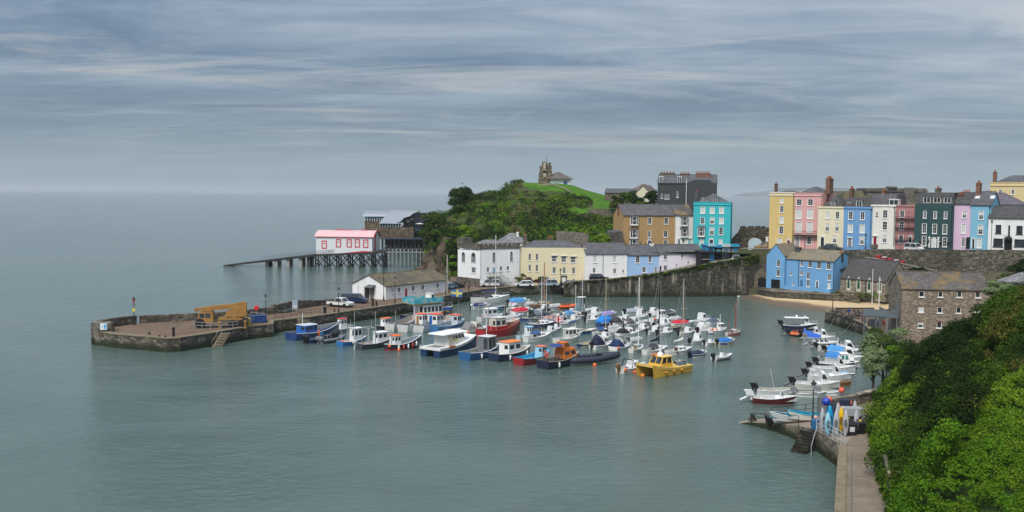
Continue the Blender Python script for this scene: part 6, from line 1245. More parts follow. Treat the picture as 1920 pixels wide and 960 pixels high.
b('bimini', 'white speedboat with stretched navy bimini, outermost on the right', 1340, 1380, 678, 38, hull=(.62,.63,.63), boot=(.02,.02,.025), strake=(.03,.03,.04), cover=(.012,.03,.1), ob=((-.1,BK,1.1),), cat='speedboat')
b('cover', 'cream boat with bright blue cover, right of the navy topped speedboat', 1347, 1384, 649, 36, hull=(.62,.58,.42), cover=(.025,.15,.42), ob=((-.1,BK,1),), cat='motor boat', trim=(.6,.56,.4))
b('bimini', 'little white boat with dark blue rounded hood between two white boats', 1322, 1350, 649, 45, cover=(.012,.022,.08), ob=((0,BK,.9),), cat='motor boat')
b('cuddy', 'white cuddy boat with two grey outboards beside the blue hooded one', 1294, 1325, 646, 45, ob=((-.15,BK,1.1),(.15,GR,.9)), cat='motor boat')
# ---------------- third row
b('open', 'white day boat with deep blue hull and brown hatch', 1085, 1118, 627, 28, hull=(.02,.07,.2), trim=(.66,.64,.56), deck=(.66,.64,.56), td=.55, cat='motor boat', seat=WOOD, oars=False)
b('sail', 'small grey yacht with blue cockpit cover and brass coloured mast', 1116, 1149, 630, 30, hull=(.52,.53,.52), boot=(.2,.2,.2), mast=9.2, mc=(.42,.36,.2), hood=(.02,.07,.24), boom=False, cat='yacht')
b('cover', 'white boat under a light grey flat cover in the middle of the moorings', 1141, 1174, 630, 40, cover=(.36,.36,.35), cvh=.1, ob=((0,BK,.9),), cat='motor boat')
b('cruiser', 'low white sports cruiser with black windscreen', 1162, 1202, 634, 32, ch=.9, canopy=(.02,.02,.024), cat='cabin cruiser')
b('cover', 'boat under a high bright azure cover', 1123, 1158, 613, 42, hull=(.02,.05,.16), cover=(.015,.2,.6), cvh=.26, cat='motor boat', screen=False)
b('cover', 'boat under a lilac cover behind the azure one', 1131, 1157, 595, 40, hull=(.5,.5,.52), cover=(.27,.23,.52), cat='motor boat')
b('cruiser', 'white cabin boat with dark framed windscreen and red fender', 1150, 1184, 613, 40, ch=1.2, canopy=(.05,.05,.055), ob=((0,BK,1),), cat='cabin cruiser')
b('cruiser', 'white cruiser with charcoal cockpit cover beside the dark framed one', 1174, 1208, 615, 42, ch=1.1, canopy=(.09,.09,.09), ob=((-.2,WT,1),(.1,BK,.9)), cat='cabin cruiser')
b('cuddy', 'white boat with domed cabin behind the charcoal covered cruiser', 1184, 1218, 602, 38, cat='motor boat', ch=.22)
b('cover', 'boat with silver grey cover alone near the harbour wall', 1173, 1204, 591, 38, cover=(.3,.33,.37), cvh=.12, ob=((-.2,BK,1.2),), cat='motor boat')
b('cover', 'boat with plum grey cover and goalpost frame near the harbour wall', 1244, 1269, 592, 38, cover=(.07,.07,.1), cat='motor boat', boot=(.02,.02,.025), strake=(.02,.02,.025))
b('pilot', 'white boat with round windowed wheelhouse and pink buoy', 1224, 1256, 604, 36, cat='motor boat', ball=((.6,.08,.06),))
b('cuddy', 'white cuddy with teal grey windscreen moored among the masts', 1228, 1260, 617, 40, ob=((-.15,BK,1),(.15,WT,.8)), glassm=glass((.05,.09,.1)), cat='motor boat')
b('cover', 'white boat with dark brown grey hood behind the tall masts', 1206, 1230, 617, 45, cover=(.06,.055,.055), cvh=.2, cat='motor boat')
b('open', 'dark low wooden boat with tan thwarts', 1250, 1277, 620, 20, hull=(.03,.028,.03), deck=(.3,.22,.13), trim=(.4,.38,.33), cat='rowing boat', oars=False)
b('cover', 'white boat with scarlet red cover near the open water', 1265, 1302, 614, 25, cover=(.5,.025,.04), cvh=.12, screen=False, cat='motor boat')
b('cuddy', 'long white motor boat behind the white hooded one', 1298, 1336, 610, 30, cat='motor boat', boot=(.02,.03,.06), ob=((.1,BK,.9),))
b('cruiser', 'white boat entirely under white canopy with black outboard', 1310, 1342, 627, 42, canopy=(.62,.62,.62), ch=1.5, ob=((-.1,BK,1.2),), cat='cabin cruiser')
b('fish', 'white angling boat with tall radar post and blue stripe', 1335, 1367, 627, 38, hull=(.66,.67,.67), boot=(.03,.05,.14), cabx=(.0,.25), cw=.55, chh=1.0, clut=(-.35,-.1), clutc=[WHITE,(.5,.48,.42),ORANGE], pole=(.1,3.2), polec=WHITE, cat='fishing boat')
b('cover', 'boat with blue grey hood behind the white angling boat', 1330, 1354, 609, 35, cover=(.08,.11,.16), cvh=.2, cat='motor boat')
b('open', 'small turquoise dinghy with brown outboard', 1287, 1310, 625, 25, hull=(.03,.25,.32), deck=(.4,.3,.22), ob=((0,BK,.9),), cat='dinghy')
r, Lh, B, F, W_ = b('sail', 'little cream sailing boat with two red masts, apart on the right', 1366, 1393, 630, 30, hull=(.64,.62,.55), boot=(.3,.03,.03), strake=(.3,.03,.03), trim=(.2,.05,.03), mast=5.4, mr=.06, mc=(.3,.05,.03), boom=False, cat='sailing boat', hatch=(.2,.03,.02))
mast(r, -.38*Lh, F, 2.6, .045, (.3,.05,.03), spreader=False)
mast(r, .06*Lh, F, 4.6, .05, (.3,.05,.03), spreader=False)
# ---------------- back rows near the wall
b('sail', 'white yacht with navy sail cover lying along the quay wall', 892, 948, 570, 22, hull=(.68,.67,.63), boot=(.05,.05,.05), mast=13.5, mr=.1, sailc=(.015,.03,.13), hood=(.05,.05,.06), cat='yacht')
b('cover', 'boat with navy cover and white outboard near the quayside yacht', 887, 917, 581, 35, cover=(.015,.03,.09), ob=((-.2,WT,1),(.1,BK,1)), cat='motor boat', boot=BLACK)
b('open', 'teal blue open boat with a yellow buoy aboard', 913, 943, 582, 18, hull=(.03,.2,.32), deck=(.4,.45,.48), cat='fishing boat', ball=((.65,.4,.04),), oars=False)
b('cover', 'white boat with cornflower blue cover near the quay wall', 957, 992, 574, 35, cover=(.06,.24,.5), cvh=.17, ob=((.1,BK,1),), ball=((.5,.04,.04),), cat='motor boat')
b('cover', 'boat with pale silver cover right of the cornflower one', 987, 1008, 575, 38, cover=(.42,.41,.4), cvh=.18, cat='motor boat', screen=False, hull=(.5,.5,.5))
b('sail', 'wooden sailing boat with brown deck and ochre mast by the wall', 1000, 1032, 578, 25, hull=(.22,.1,.04), boot=(.05,.03,.02), deck=(.4,.26,.12), trim=(.4,.26,.12), cab=(.5,.42,.3), mast=8.6, mr=.12, mc=(.36,.16,.06), boom=False, cat='sailing boat')
b('cover', 'white boat with a pillar box red cover in the middle rows', 963, 998, 592, 38, cover=(.48,.025,.045), cvh=.16, cat='motor boat', boot=(.2,.03,.03))
b('bimini', 'white boat with small black round hood', 953, 980, 598, 38, cover=(.012,.012,.02), cat='motor boat', ob=((0,BK,.9),))
b('cover', 'boat with dusty slate blue cover beside the red covered one', 993, 1016, 592, 38, cover=(.16,.2,.26), cvh=.2, cat='motor boat')
b('pilot', 'dark green cabined cream boat with blue hull', 980, 1008, 602, 20, hull=(.02,.08,.26), cab=(.03,.06,.06), roof=(.05,.09,.09), trim=(.62,.6,.52), deck=(.6,.58,.48), cat='motor boat')
b('open', 'cream open boat with dark hull alongside the dusty pink one', 1002, 1030, 602, 14, hull=(.03,.03,.035), trim=(.62,.58,.46), deck=(.62,.58,.46), cat='rowing boat')
b('cover', 'white boat with dusty pink cover and grey outboard', 1019, 1054, 604, 25, cover=(.38,.2,.18), cvh=.09, ob=((-.2,GR,1.2),), cat='motor boat')
b('cover', 'boat heaped with black cover and aerials near the wall', 1020, 1036, 589, 35, cover=(.03,.035,.045), cvh=.32, cat='motor boat', hull=(.05,.06,.08), screen=False)
b('open', 'plain white flat boat left of the round blue cover', 1037, 1061, 594, 18, cat='dinghy', deck=(.66,.65,.6), ob=((0,GR,1),))
b('cover', 'white boat with rounded steel blue cover and two outboards', 1058, 1082, 596, 48, cover=(.08,.24,.46), cvh=.22, ob=((-.15,WT,1),(.3,GR,1.2)), cat='motor boat')
b('rib', 'bright orange inflatable boat near the back wall', 1052, 1084, 580, 25, hull=(.68,.12,.03), under=(.3,.1,.05), cons=False, cat='inflatable', seatc=(.3,.05,.03))
r, Lh, B, F, W_ = b('cruiser', 'tall white flybridge cruiser near the back wall', 1080, 1112, 590, 40, ch=1.5, canopy=(.1,.16,.2), cat='cabin cruiser'); cabin(r, -.3*Lh, .02*Lh, B*.6, B*.55, F+1.0, F+2.6, .2, .1, (.14,.2,.24), WHITE, .15, 2, (.3,.9), name='flybridge')
b('sail', 'white yacht with twin mast poles left of the flybridge cruiser', 1078, 1102, 598, 48, mast=8.4, mc=(.6,.6,.58), boom=False, cat='yacht')
b('cuddy', 'white boat with two black outboards and blue seats below the flybridge cruiser', 1099, 1131, 597, 40, ob=((-.2,BK,1.1),(.2,BK,1.1)), seat=(.03,.1,.3), cat='motor boat')
b('sail', 'small yacht with white mast and blue furled sail pennant', 1060, 1090, 626, 20, hull=(.1,.1,.11), deck=(.5,.48,.4), mast=7.5, mc=(.62,.62,.6), sailc=(.02,.06,.2), cat='yacht', hatch=(.1,.04,.03))
b('cruiser', 'grey white bow rider left of the furled pennant yacht', 1034, 1054, 622, 48, hull=(.5,.52,.54), ch=.8, cat='motor boat')
b('sail', 'dark hulled yacht with long navy boom cover', 996, 1040, 616, 15, hull=(.03,.04,.07), mast=8.5, mc=(.55,.56,.56), sailc=(.012,.022,.07), cat='yacht')
# ---------------- the row off the right hand quay, bows to the right
K = dict(tilt=True)
r, Lh, B, F, W_ = b('cuddy', 'navy water taxi with long white awning roof, top of the right hand row', 1472, 1537, 620, -8, hull=(.012,.02,.06), cat='water taxi', ob=((0,BK,1.3),), cx=(.1,.3), **K); bimini(r, -.45*Lh, .22*Lh, B*.85, 2.2, (.7,.7,.69), F); mb = MB(); mb.lathe([(.22,0),(.2,.3),(.05,.42)], (-.1*Lh,0,2.2)); mb.build('radar', white, r)
b('rib', 'orange inflatable full of red and blue gear behind the navy water taxi', 1484, 1530, 632, -8, hull=(.66,.16,.03), under=(.08,.08,.1), ob=((0,BK,1.2),), cat='inflatable', seatc=(.4,.05,.04), consc=(.1,.2,.5), **K)
KC = dict(tilt=True, cat='motor boat')
b('cuddy', 'red hulled cuddy with a cobalt blue cockpit cover', 1508, 1552, 634, -8, hull=(.5,.12,.07), strake=WHITE, cuddycover=(.02,.13,.48), ob=((0,BK,1),), **KC)
b('cuddy', 'white cuddy with a royal blue cockpit cover, grey motor', 1517, 1570, 641, -9, cuddycover=(.03,.11,.5), ob=((0,GR,1),), **KC)
b('rib', 'white and grey inflatable tender among the right hand row', 1526, 1579, 650, -8, hull=(.5,.51,.52), under=(.2,.21,.22), ob=((-.1,GR,1.2),(.15,BK,1)), cat='inflatable', cons=False, **K)
b('cuddy', 'plain white clinker cuddy with small dark side window', 1538, 1600, 660, -9, hull=(.66,.65,.6), boot=(.3,.28,.22), ob=((-.1,BK,1),(.12,GR,1)), cx=(.08,.26), **KC)
b('cuddy', 'white cuddy with pale blue long cover under the willow', 1555, 1626, 669, -8, hull=(.4,.42,.44), cuddycover=(.07,.27,.58), ob=((0,BK,1.1),), **KC)
b('cuddy', 'white cuddy with deep blue slung cover and silver outboard', 1552, 1628, 683, -9, cuddycover=(.04,.2,.5), ob=((0,GR,1.2),), **KC)
b('pilot', 'navy pilothouse boat with teal windows', 1540, 1618, 694, -9, hull=(.012,.02,.06), boot=(.05,.1,.2), strake=(.012,.02,.06), glassm=glass((.03,.16,.15)), ob=((0,BK,1.2),), cx=(.02,.22), **KC)
b('cuddy', 'white fishing cuddy with grey framed window below the navy pilothouse', 1527, 1609, 703, -9, ob=((0,BK,1.1),), cx=(.1,.3), **KC)
b('open', 'light blue open dinghy with grey outboards', 1530, 1570, 707, -9, hull=(.25,.45,.62), deck=(.5,.5,.48), trim=(.35,.55,.7), ob=((-.1,WT,1),(.1,BK,1)), tilt=True, cat='dinghy')
b('cover', 'small boat under a powder blue cover, moored bow out by the willow quay', 1573, 1602, 709, -8, hull=(.3,.32,.33), cover=(.16,.36,.55), cat='dinghy', screen=False)
b('cuddy', 'white cuddy with sloping brown windows and blue stern drum', 1520, 1600, 717, -9, ob=((0,BK,1.2),), cx=(.1,.3), **KC)
b('open', 'varnished brown wooden boat, its bow showing behind white cuddies', 1556, 1599, 725, -8, hull=(.22,.1,.035), deck=(.3,.17,.08), trim=(.3,.15,.06), cat='rowing boat')
b('cuddy', 'long ivory cuddy with wide smoked windscreen', 1496, 1580, 733, -9, hull=(.66,.65,.58), ob=((-.1,BK,1.2),(.12,GR,1)), cx=(.06,.3), **KC)
b('open', 'white open boat with ropes, second nearest the slipway', 1497, 1552, 746, -5, hull=(.66,.67,.67), deck=(.5,.52,.5), ob=((0,GR,1.1),), tilt=True, cat='motor boat')
b('open', 'white open boat with black tipped stern behind the maroon boat', 1546, 1576, 743, -5, cat='motor boat', ob=((0,GR,1),), tilt=True)
b('open', 'white and cream skiff half hidden behind the maroon hulled boat', 1424, 1500, 744, -8, deck=(.6,.57,.48), ob=((0,BK,1.2),), tilt=True, cat='motor boat')
b('cuddy', 'maroon hulled white boat with small windscreen, nearest of the right hand row', 1416, 1499, 760, -8, hull=(.1,.012,.016), strake=(.09,.012,.014), boot=(.05,.01,.01), ob=((0,WT,1.3),), cx=(.12,.25), ch=.1, aerial=3.2, **KC)
# more of the same small white boats that crowd the middle rows
for x0, yb, hd, w_ in ((1006,585,35,24),(1062,606,40,26),(1100,605,38,26),(1212,592,40,26),(1192,624,42,28),(1216,628,40,28),(1236,630,36,28),(1066,632,36,26),(1018,628,42,26),(1276,630,34,28),(950,584,35,26),(1120,640,45,28),(1160,606,40,26),(1240,612,38,26)):
    b('cuddy', 'small white motor boat with black outboard squeezed between its neighbours in the crowded middle rows', x0, x0+w_, yb, hd, ob=((0,BK,1),), cat='motor boat', ch=.1, hull=(.6,.6,.57))
for x0, yb, hd, w_ in ((1030,580,35,24),(1068,588,38,24),(1140,622,42,26),(1195,612,40,26),(1222,597,38,24),(1256,604,36,24),(1180,645,45,28),(1050,612,38,24),(1008,612,36,24),(946,602,36,24)):
    b('cover', 'small white boat under a pale grey cover in the crowded moorings', x0, x0+w_, yb, hd, ob=((0,BK,.9),), cat='motor boat', cover=(.4,.4,.4), hull=(.62,.62,.6))
# mooring buoys floating on the water
for lab, px, py, c, r_ in (('orange mooring buoy beside the scruffy white sports boat', 1160, 694, ORANGE, .42), ('small orange buoy in front of the black passenger inflatable', 1115, 686, ORANGE, .3), ('orange buoy by the stern of the black double ender', 748, 657, ORANGE, .28), ('orange buoy off the bow of the yellow catamaran', 1205, 706, (.7,.2,.03), .3), ('orange buoy under the pale sports boat with the arch', 1190, 699, ORANGE, .25), ('pink buoy between the white cabin boats', 1146, 655, (.65,.12,.1), .35)):
    p = atz(px, py, 0); bo = thing('mooring_buoy', lab, 'buoy', (p.x, p.y, r_*.35)); mb = MB(); mb.ball((0,0,0), r_, n=10); mb.build('float', paint(c, .45), bo, smooth=True); mb = MB(); mb.lathe([(.05,r_*.9),(.05,r_*1.25),(.02,r_*1.3)]); mb.build('eye', galv, bo)
# ================================================================ vehicles, people, furniture
CARGL = glass((.02,.025,.03), .06); TYRE = paint((.015,.015,.016), .8, .2); RIM = paint((.4,.41,.42), .35, .2, .6)
def wheels(root, xs, w, r, tw=.22):
    for x in xs:
        for s in (-1, 1):
            n = 14; mb = MB(); y0, y1 = s*w-s*tw, s*w
            ring = lambda rr, y: [(x+rr*math.cos(2*math.pi*k/n), y, r+rr*math.sin(2*math.pi*k/n)) for k in range(n)]
            mb.loft([ring(r*.6,y0),ring(r,y0+s*.03),ring(r,y1-s*.03),ring(r*.62,y1)]); wo = mb.build('wheel', TYRE, root)
            mb = MB(); mb.loft([ring(r*.6,y1-s*.05),ring(r*.55,y1-s*.01)]); mb.build('rim', RIM, wo)
def vehicle(label, name, cat, p, rz, c, prof, glassp, Lc=4.4, Wc=1.78, wh=(-.3,.31), rw=.32, extra=None, grp='cars parked along the quay'):
    """prof: lower body outline (x,z) fractions of length/m; glassp: roof trapezoid"""
    r = thing(name, label, cat, p, rz, grp); w = Wc/2
    mb = MB(); P = [(x*Lc, z) for x, z in prof]; n = len(P)
    rr = [[(x*.985, -w*.9, z) for x, z in P], [(x, -w, z) for x, z in P], [(x, w, z) for x, z in P], [(x*.985, w*.9, z) for x, z in P]]
    mb.loft([[(x,y,z) for (x,y,z) in ring] for ring in rr]); bo = mb.build('body', paint(c, .25, .15), r)
    G = [(x*Lc, z) for x, z in glassp]; zb = min(z for _, z in G); zt = max(z for _, z in G)
    def yw(z): return w*lerp(.97, .78, (z-zb)/(zt-zb))
    mb = MB(); mb.loft([[(x, -yw(z), z) for x, z in G], [(x, yw(z), z) for x, z in G]]); mb.build('cabin_glass', CARGL, r)
    mb = MB(); tp = sorted([g for g in G if g[1] > zt-.12]); x0, x1 = tp[0][0]-.04, tp[-1][0]+.04
    mb.hexa([(x0,-yw(zt)-.01,zt-.03),(x1,-yw(zt)-.01,zt-.03),(x1,yw(zt)+.01,zt-.03),(x0,yw(zt)+.01,zt-.03)],[(x0+.1,-yw(zt)*.9,zt+.05),(x1-.12,-yw(zt)*.9,zt+.05),(x1-.12,yw(zt)*.9,zt+.05),(x0+.1,yw(zt)*.9,zt+.05)])
    for s in (-1, 1):
        gl = sorted(G); 
        for gx in (gl[0][0], (x0+x1)/2+.1, gl[-1][0]):
            topx = min(max(gx, x0+.05), x1-.05); mb.tube([(gx, s*(yw(zb)+.01), zb), (topx, s*(yw(zt)+.01), zt)], .045, n=4)
    mb.build('roof', paint(c, .25, .15), r)
    wheels(r, [wh[0]*Lc, wh[1]*Lc], w+.01, rw)
    zl = P[0][1]+.38
    for s in (-1, 1):
        mb = MB(); mb.box(Lc*.485,Lc*.503,s*w*.58-.18,s*w*.58+.18,.58,.74); mb.build('headlight', paint((.7,.72,.74), .15, .05), r)
        mb = MB(); mb.box(-Lc*.503,-Lc*.485,s*w*.72-.12,s*w*.72+.12,.65,.85); mb.build('tail_light', paint((.4,.01,.01), .3, .05), r)
    mb = MB(); mb.box(-Lc*.49,Lc*.49,-w*.92,w*.92,.2,.32); mb.build('underbody', TYRE, r)
    if extra: extra(r, w, Lc)
    return r
HATCH = ([(-.5,.3),(.5,.28),(.5,.62),(.44,.76),(.22,.88),(-.46,.92),(-.5,.8)], [(.22,.87),(.06,1.38),(-.1,1.47),(-.34,1.42),(-.47,.91)])
SUV = ([(-.5,.36),(.5,.36),(.5,.78),(.45,.92),(.24,1.0),(-.48,1.04),(-.5,.9)], [(.24,.99),(.1,1.55),(-.05,1.66),(-.42,1.62),(-.48,1.03)])
VAN = ([(-.5,.34),(.5,.34),(.5,.8),(.42,1.0),(.32,1.1),(-.5,1.1)], [(.32,1.09),(.2,1.72),(.1,1.82),(-.49,1.8),(-.5,1.09)])
PICK = ([(-.5,.42),(.5,.42),(.5,.85),(.46,.98),(.26,1.05),(-.12,1.08),(-.12,1.1),(-.5,1.1)], [(.25,1.04),(.14,1.62),(.06,1.7),(-.08,1.68),(-.14,1.07)])
def G_(px, py, z): return atz(px, py, z)
def pbed(r, w, Lc):
    mb = MB(); mb.box(-.49*Lc,-.15*Lc,-w*.88,w*.88,1.105,1.12); mb.build('load_bed', paint((.03,.03,.03), .8), r)
    mb = MB(); mb.tube([(-.14*Lc,-w*.8,1.1),(-.16*Lc,-w*.8,1.6),(-.16*Lc,w*.8,1.6),(-.14*Lc,w*.8,1.1)], .04); mb.build('roll_bar', galv, r)
vehicle('white pickup truck parked at the quay wall', 'pickup_truck', 'pickup', G_(638,575,2.01), math.radians(-28), (.68,.68,.64), *PICK, Lc=5.2, Wc=1.85, rw=.38, extra=pbed)
vehicle('dark blue van parked beside the white pickup', 'parked_van', 'van', G_(665,568,2.01), math.radians(-12), (.015,.03,.09), *VAN, Lc=4.9, Wc=1.95, rw=.34)
vehicle('white estate car parked in front of the cream house', 'parked_car', 'car', G_(982.5,537.5,2.01), math.radians(184), (.7,.71,.72), *HATCH, Lc=4.6)
vehicle('silver blue car parked below the porch of the cream house', 'parked_car', 'car', G_(1028,537,2.01), math.radians(182), (.3,.36,.43), *SUV, Lc=4.4)
vehicle('white van by the outside stair of the white battlemented house', 'parked_van', 'van', G_(918,537.5,2.01), math.radians(183), (.66,.67,.68), *VAN, Lc=4.5, Wc=1.8)
p = on_wall(1066, 529); vehicle('dark blue car half hidden behind the ramp wall', 'parked_car', 'car', Vector((pxx(1066,233.5), 233.5, 2.0)), math.radians(178), (.03,.06,.14), *HATCH, Lc=4.4)
vehicle('black people carrier behind the ramp wall by the white cottages', 'parked_car', 'car', Vector((pxx(1124,234.5), 234.5, interp(pxx(1124,234.5), [(WL[i][0], WZ[i]) for i in range(len(WL))])-.62)), math.radians(2), (.02,.022,.025), *SUV, Lc=4.7)
vehicle('dark car parked at the end of the low white building', 'parked_car', 'car', Vector((pxx(854,228), 228, 2.01)), math.radians(40), (.03,.035,.04), *HATCH, Lc=4.3)
vehicle('pale blue car beside the dark one behind the white building', 'parked_car', 'car', Vector((pxx(843,226), 226, 2.01)), math.radians(60), (.3,.42,.55), *HATCH, Lc=4.2)
vehicle('small silver car on the ramp road near the kiosks', 'parked_car', 'car', Vector((pxx(1381,240), 240, WZ[8]-.45)), math.radians(250), (.33,.38,.42), *HATCH, Lc=4.0)
tr_ = vehicle('dark car nosed in before the cream terraced house', 'parked_car', 'car', Vector((ROWA+RU*16.5-RV*3).to_tuple()+(terrace_z(16.5)+.03,)), math.radians(-35), (.05,.07,.08), *HATCH, Lc=4.1)
vehicle('white van parked by the dark green house', 'parked_van', 'van', Vector((ROWA+RU*34-RV*2.6).to_tuple()+(terrace_z(34)+.03,)), math.radians(-60), (.66,.66,.64), *VAN, Lc=3.9, Wc=1.7)
# ---------------------------------------------------------------- yellow mobile crane on the pier
CY = paint((.33,.175,.045), .65, 1.0); pc = G_(420, 614, 2.0); cr = thing('mobile_crane', 'weathered yellow mobile crane with folded boom on the pier head', 'crane', (pc.x, pc.y+.6, 2.005), math.radians(190))
mb = MB(); mb.box(-3.6,3.4,-1.15,1.15,.75,1.25); mb.build('chassis', paint((.09,.07,.05), .8, .5), cr)
mb = MB(); mb.xprism([(1.7,.9),(4.1,.8),(4.15,1.5),(3.95,2.5),(1.9,2.6),(1.7,2.2)], -1.2, 1.2); ca = mb.build('cab', CY, cr)
for s in (-1, 1): mb = MB(); mb.box(2.1,2.9,s*1.205-.01,s*1.205+.01,1.65,2.4); mb.build('window', CARGL, ca); mb = MB(); mb.box(3.05,3.8,s*1.205-.01,s*1.205+.01,1.65,2.35); mb.build('window', CARGL, ca)
mb = MB(); mb.hexa([(4.16,-1.05,1.6),(4.18,-1.05,1.6),(4.18,1.05,1.6),(4.16,1.05,1.6)],[(3.98,-1.0,2.42),(4.0,-1.0,2.42),(4.0,1.0,2.42),(3.98,1.0,2.42)]); mb.build('windscreen', CARGL, ca)
mb = MB(); mb.box(-2.8,.9,-1.1,1.1,1.26,1.6); mb.lathe([(1.0,1.3),(1.0,1.75)], (-1.6,0,0), n=16); mb.xprism([(-3.4,1.75),(-.2,1.75),(-.2,2.5),(-1.4,2.9),(-2.6,3.4),(-3.4,3.2)], -1.0, 1.0); mb.box(-3.5,-2.5,-1.25,1.25,1.8,2.5); mb.build('turntable', CY, cr)
mb = MB(); mb.hexa([(-3.0,-.45,3.1),(3.4,-.38,2.66),(3.4,.38,2.66),(-3.0,.45,3.1)],[(-3.0,-.45,3.95),(3.4,-.38,3.3),(3.4,.38,3.3),(-3.0,.45,3.95)]); mb.hexa([(3.4,-.28,2.74),(4.3,-.27,2.68),(4.3,.27,2.68),(3.4,.28,2.74)],[(3.4,-.28,3.2),(4.3,-.27,3.1),(4.3,.27,3.1),(3.4,.28,3.2)]); mb.box(-3.4,-2.6,-.6,.6,2.9,4.05); mb.box(-2.5,-2.2,-.5,.5,3.05,4.0); mb.box(.2,.45,-.47,.47,2.8,3.65); mb.box(1.9,2.1,-.45,.45,2.7,3.5); mb.build('boom', CY, cr)
mb = MB(); mb.box(4.3,4.65,-.35,.35,2.5,3.2); mb.build('boom_head', paint((.3,.16,.05), .7, .5), cr)
mb = MB(); mb.tube([(-.3,.0,1.9),(-1.9,0,3.3)], .17); mb.build('lift_cylinder', paint((.35,.2,.06), .5), cr)
wheels(cr, [-2.7, -1.2], 1.3, .62, .4); wheels(cr, [3.75], 1.3, .78, .5)
for x in (-3.3, .7):
    for s in (-1, 1): mb = MB(); mb.hexa([(x-.2,s*1.2,.7),(x+.2,s*1.2,.7),(x+.2,s*1.3,.7),(x-.2,s*1.3,.7)],[(x-.2,s*1.2,1.1),(x+.2,s*1.2,1.1),(x+.2,s*2.0,1.0),(x-.2,s*2.0,1.0)]); mb.box(x-.1,x+.1,s*1.85-.1,s*1.85+.1,.05,1.0); mb.box(x-.3,x+.3,s*1.85-.3,s*1.85+.3,0,.06); mb.build('outrigger', CY, cr)
def fence_line(name, label, pts, h, m, post=1.6, rails=(1.0,.55), cat='railing', r=.03, slab=None, grp=None):
    """railing along 3D points"""
    ro = thing(name, label, cat, pts[0], 0, grp); o = Vector(pts[0]); P = [Vector(p)-o for p in pts]
    for a, b_ in zip(P, P[1:]):
        n = max(1, int((b_-a).length/post))
        for k in range(n+(1 if b_ is P[-1] else 0)):
            q = a.lerp(b_, k/n); mb = MB(); mb.tube([q, q+Vector((0,0,h))], r*1.2, n=5); mb.build('post', m, ro)
    mb = MB()
    for f in rails: mb.tube([p+Vector((0,0,h*f)) for p in P], r, n=5)
    mb.build('rail', m, ro); return ro
g3 = lambda px, py, z=2.02: tuple(atz(px, py, z))
fence_line('barrier_fence', 'galvanised barrier fence in front of the yellow crane', [g3(363,616.5),(g3(395,618.5)),g3(437,616),g3(470,610.5)], 1.1, galv, 1.5)
fence_line('barrier_fence', 'galvanised barrier fence behind the yellow crane', [g3(466,608),g3(500,601),g3(470,597)], 1.1, galv, 1.8)
fence_line('quay_railing', 'black quayside railing above the pier steps', [g3(515,600.5),g3(545,596.5),g3(566,593.5),g3(600,590)], 1.05, iron, 1.8)
fence_line('quay_railing', 'thin railing along the quay in front of the cream house', [g3(905,541.5),g3(957,537),g3(1020,536)], 1.0, iron, 2.2, r=.022)
def lamp(label, p, h=4.6, red=False, grp='street lamps'):
    r = thing('street_lamp', label, 'street lamp', p, 0, grp); mb = MB(); mb.lathe([(.2,0),(.2,.25),(.13,.35),(.12,.9),(.07,1.0),(.05,h-.75),(.09,h-.7),(.05,h-.62)], n=8); mb.tube([(-.35,0,h-1.0),(.35,0,h-1.0)], .03, n=4); mb.build('post', iron, r)
    mb = MB(); mb.lathe([(.1,h-.62),(.22,h-.1)], n=6); mb.build('lantern', paint((.55,.02,.02), .3, .05) if red else glass((.16,.17,.16), .2), r); mb = MB(); mb.lathe([(.3,h-.1),(.2,h+.06),(.08,h+.16),(.05,h+.34),(.02,h+.36)], n=6); mb.build('lantern_cap', iron, r)
    if red: mb = MB(); mb.box(-.22,.22,-.08,-.06,2.2,2.75); mb.build('sign_plate', paint((.6,.5,.05)), r)
    return r
lamp('lamp post with red lantern and yellow plate on the pier head', g3(251.5,609), 4.3, True)
lamp('black lamp post on the pier beside the blue tank', g3(498.5,603.5), 4.4)
lamp('black lamp post in front of the white pickup', g3(635,586.5), 4.4)
lamp('tall pale headed lamp post at the near corner of the white building', g3(719.5,563.5), 9.8)
lamp('black lamp post in front of the red door of the white building', g3(740.5,570), 5.2)
lamp('black lamp post at the far corner of the white building', g3(836,553.5), 4.6)
lamp('slim lamp post by the porch of the cream house', (pxx(1051.5,231), 231, 2.0), 4.2)
lamp('black lamp post at the head of the slipway', tuple(atz(1523.5,797,1.8)), 4.1)
s_ = ROWA+RU*24-RV*3.8; lamp('black lamp post before the off white terraced house', (s_.x, s_.y, terrace_z(24)), 3.6)
def bollard(label, p, h=1.0, r_=.16, grp='bollards on the quays'):
    mb = MB(); mb.lathe([(r_*1.25,0),(r_*1.2,.1),(r_,.16),(r_*.9,h*.8),(r_*1.2,h*.84),(r_*1.15,h*.92),(r_*.5,h)], n=10); o = mb.build('bollard', iron, None, p); tag(o, label, 'bollard', grp); return o
bollard('large black bollard alone on the pier head', g3(325.5,632), 1.5, .22)
for i, (px, py, lab) in enumerate(((609,588.5,'squat black bin shaped bollard on the quay below the pickup'),(627,586.5,'short black bollard left of the pickup lamp post'),(699,574,'tall black bollard before the white building'),(706,575.2,'shorter black bollard beside the tall one'))): bollard(lab, g3(px,py), (1.3,.8,1.5,1.1)[i], (.3,.14,.22,.2)[i])
for px, py, lab in ((280,628.5,'tiny mooring post on the pier edge'),(299,634,'tiny mooring post near the pier corner'),(310,635.0,'tiny mooring post at the pier corner')): bollard(lab, g3(px,py-1), .4, .14)
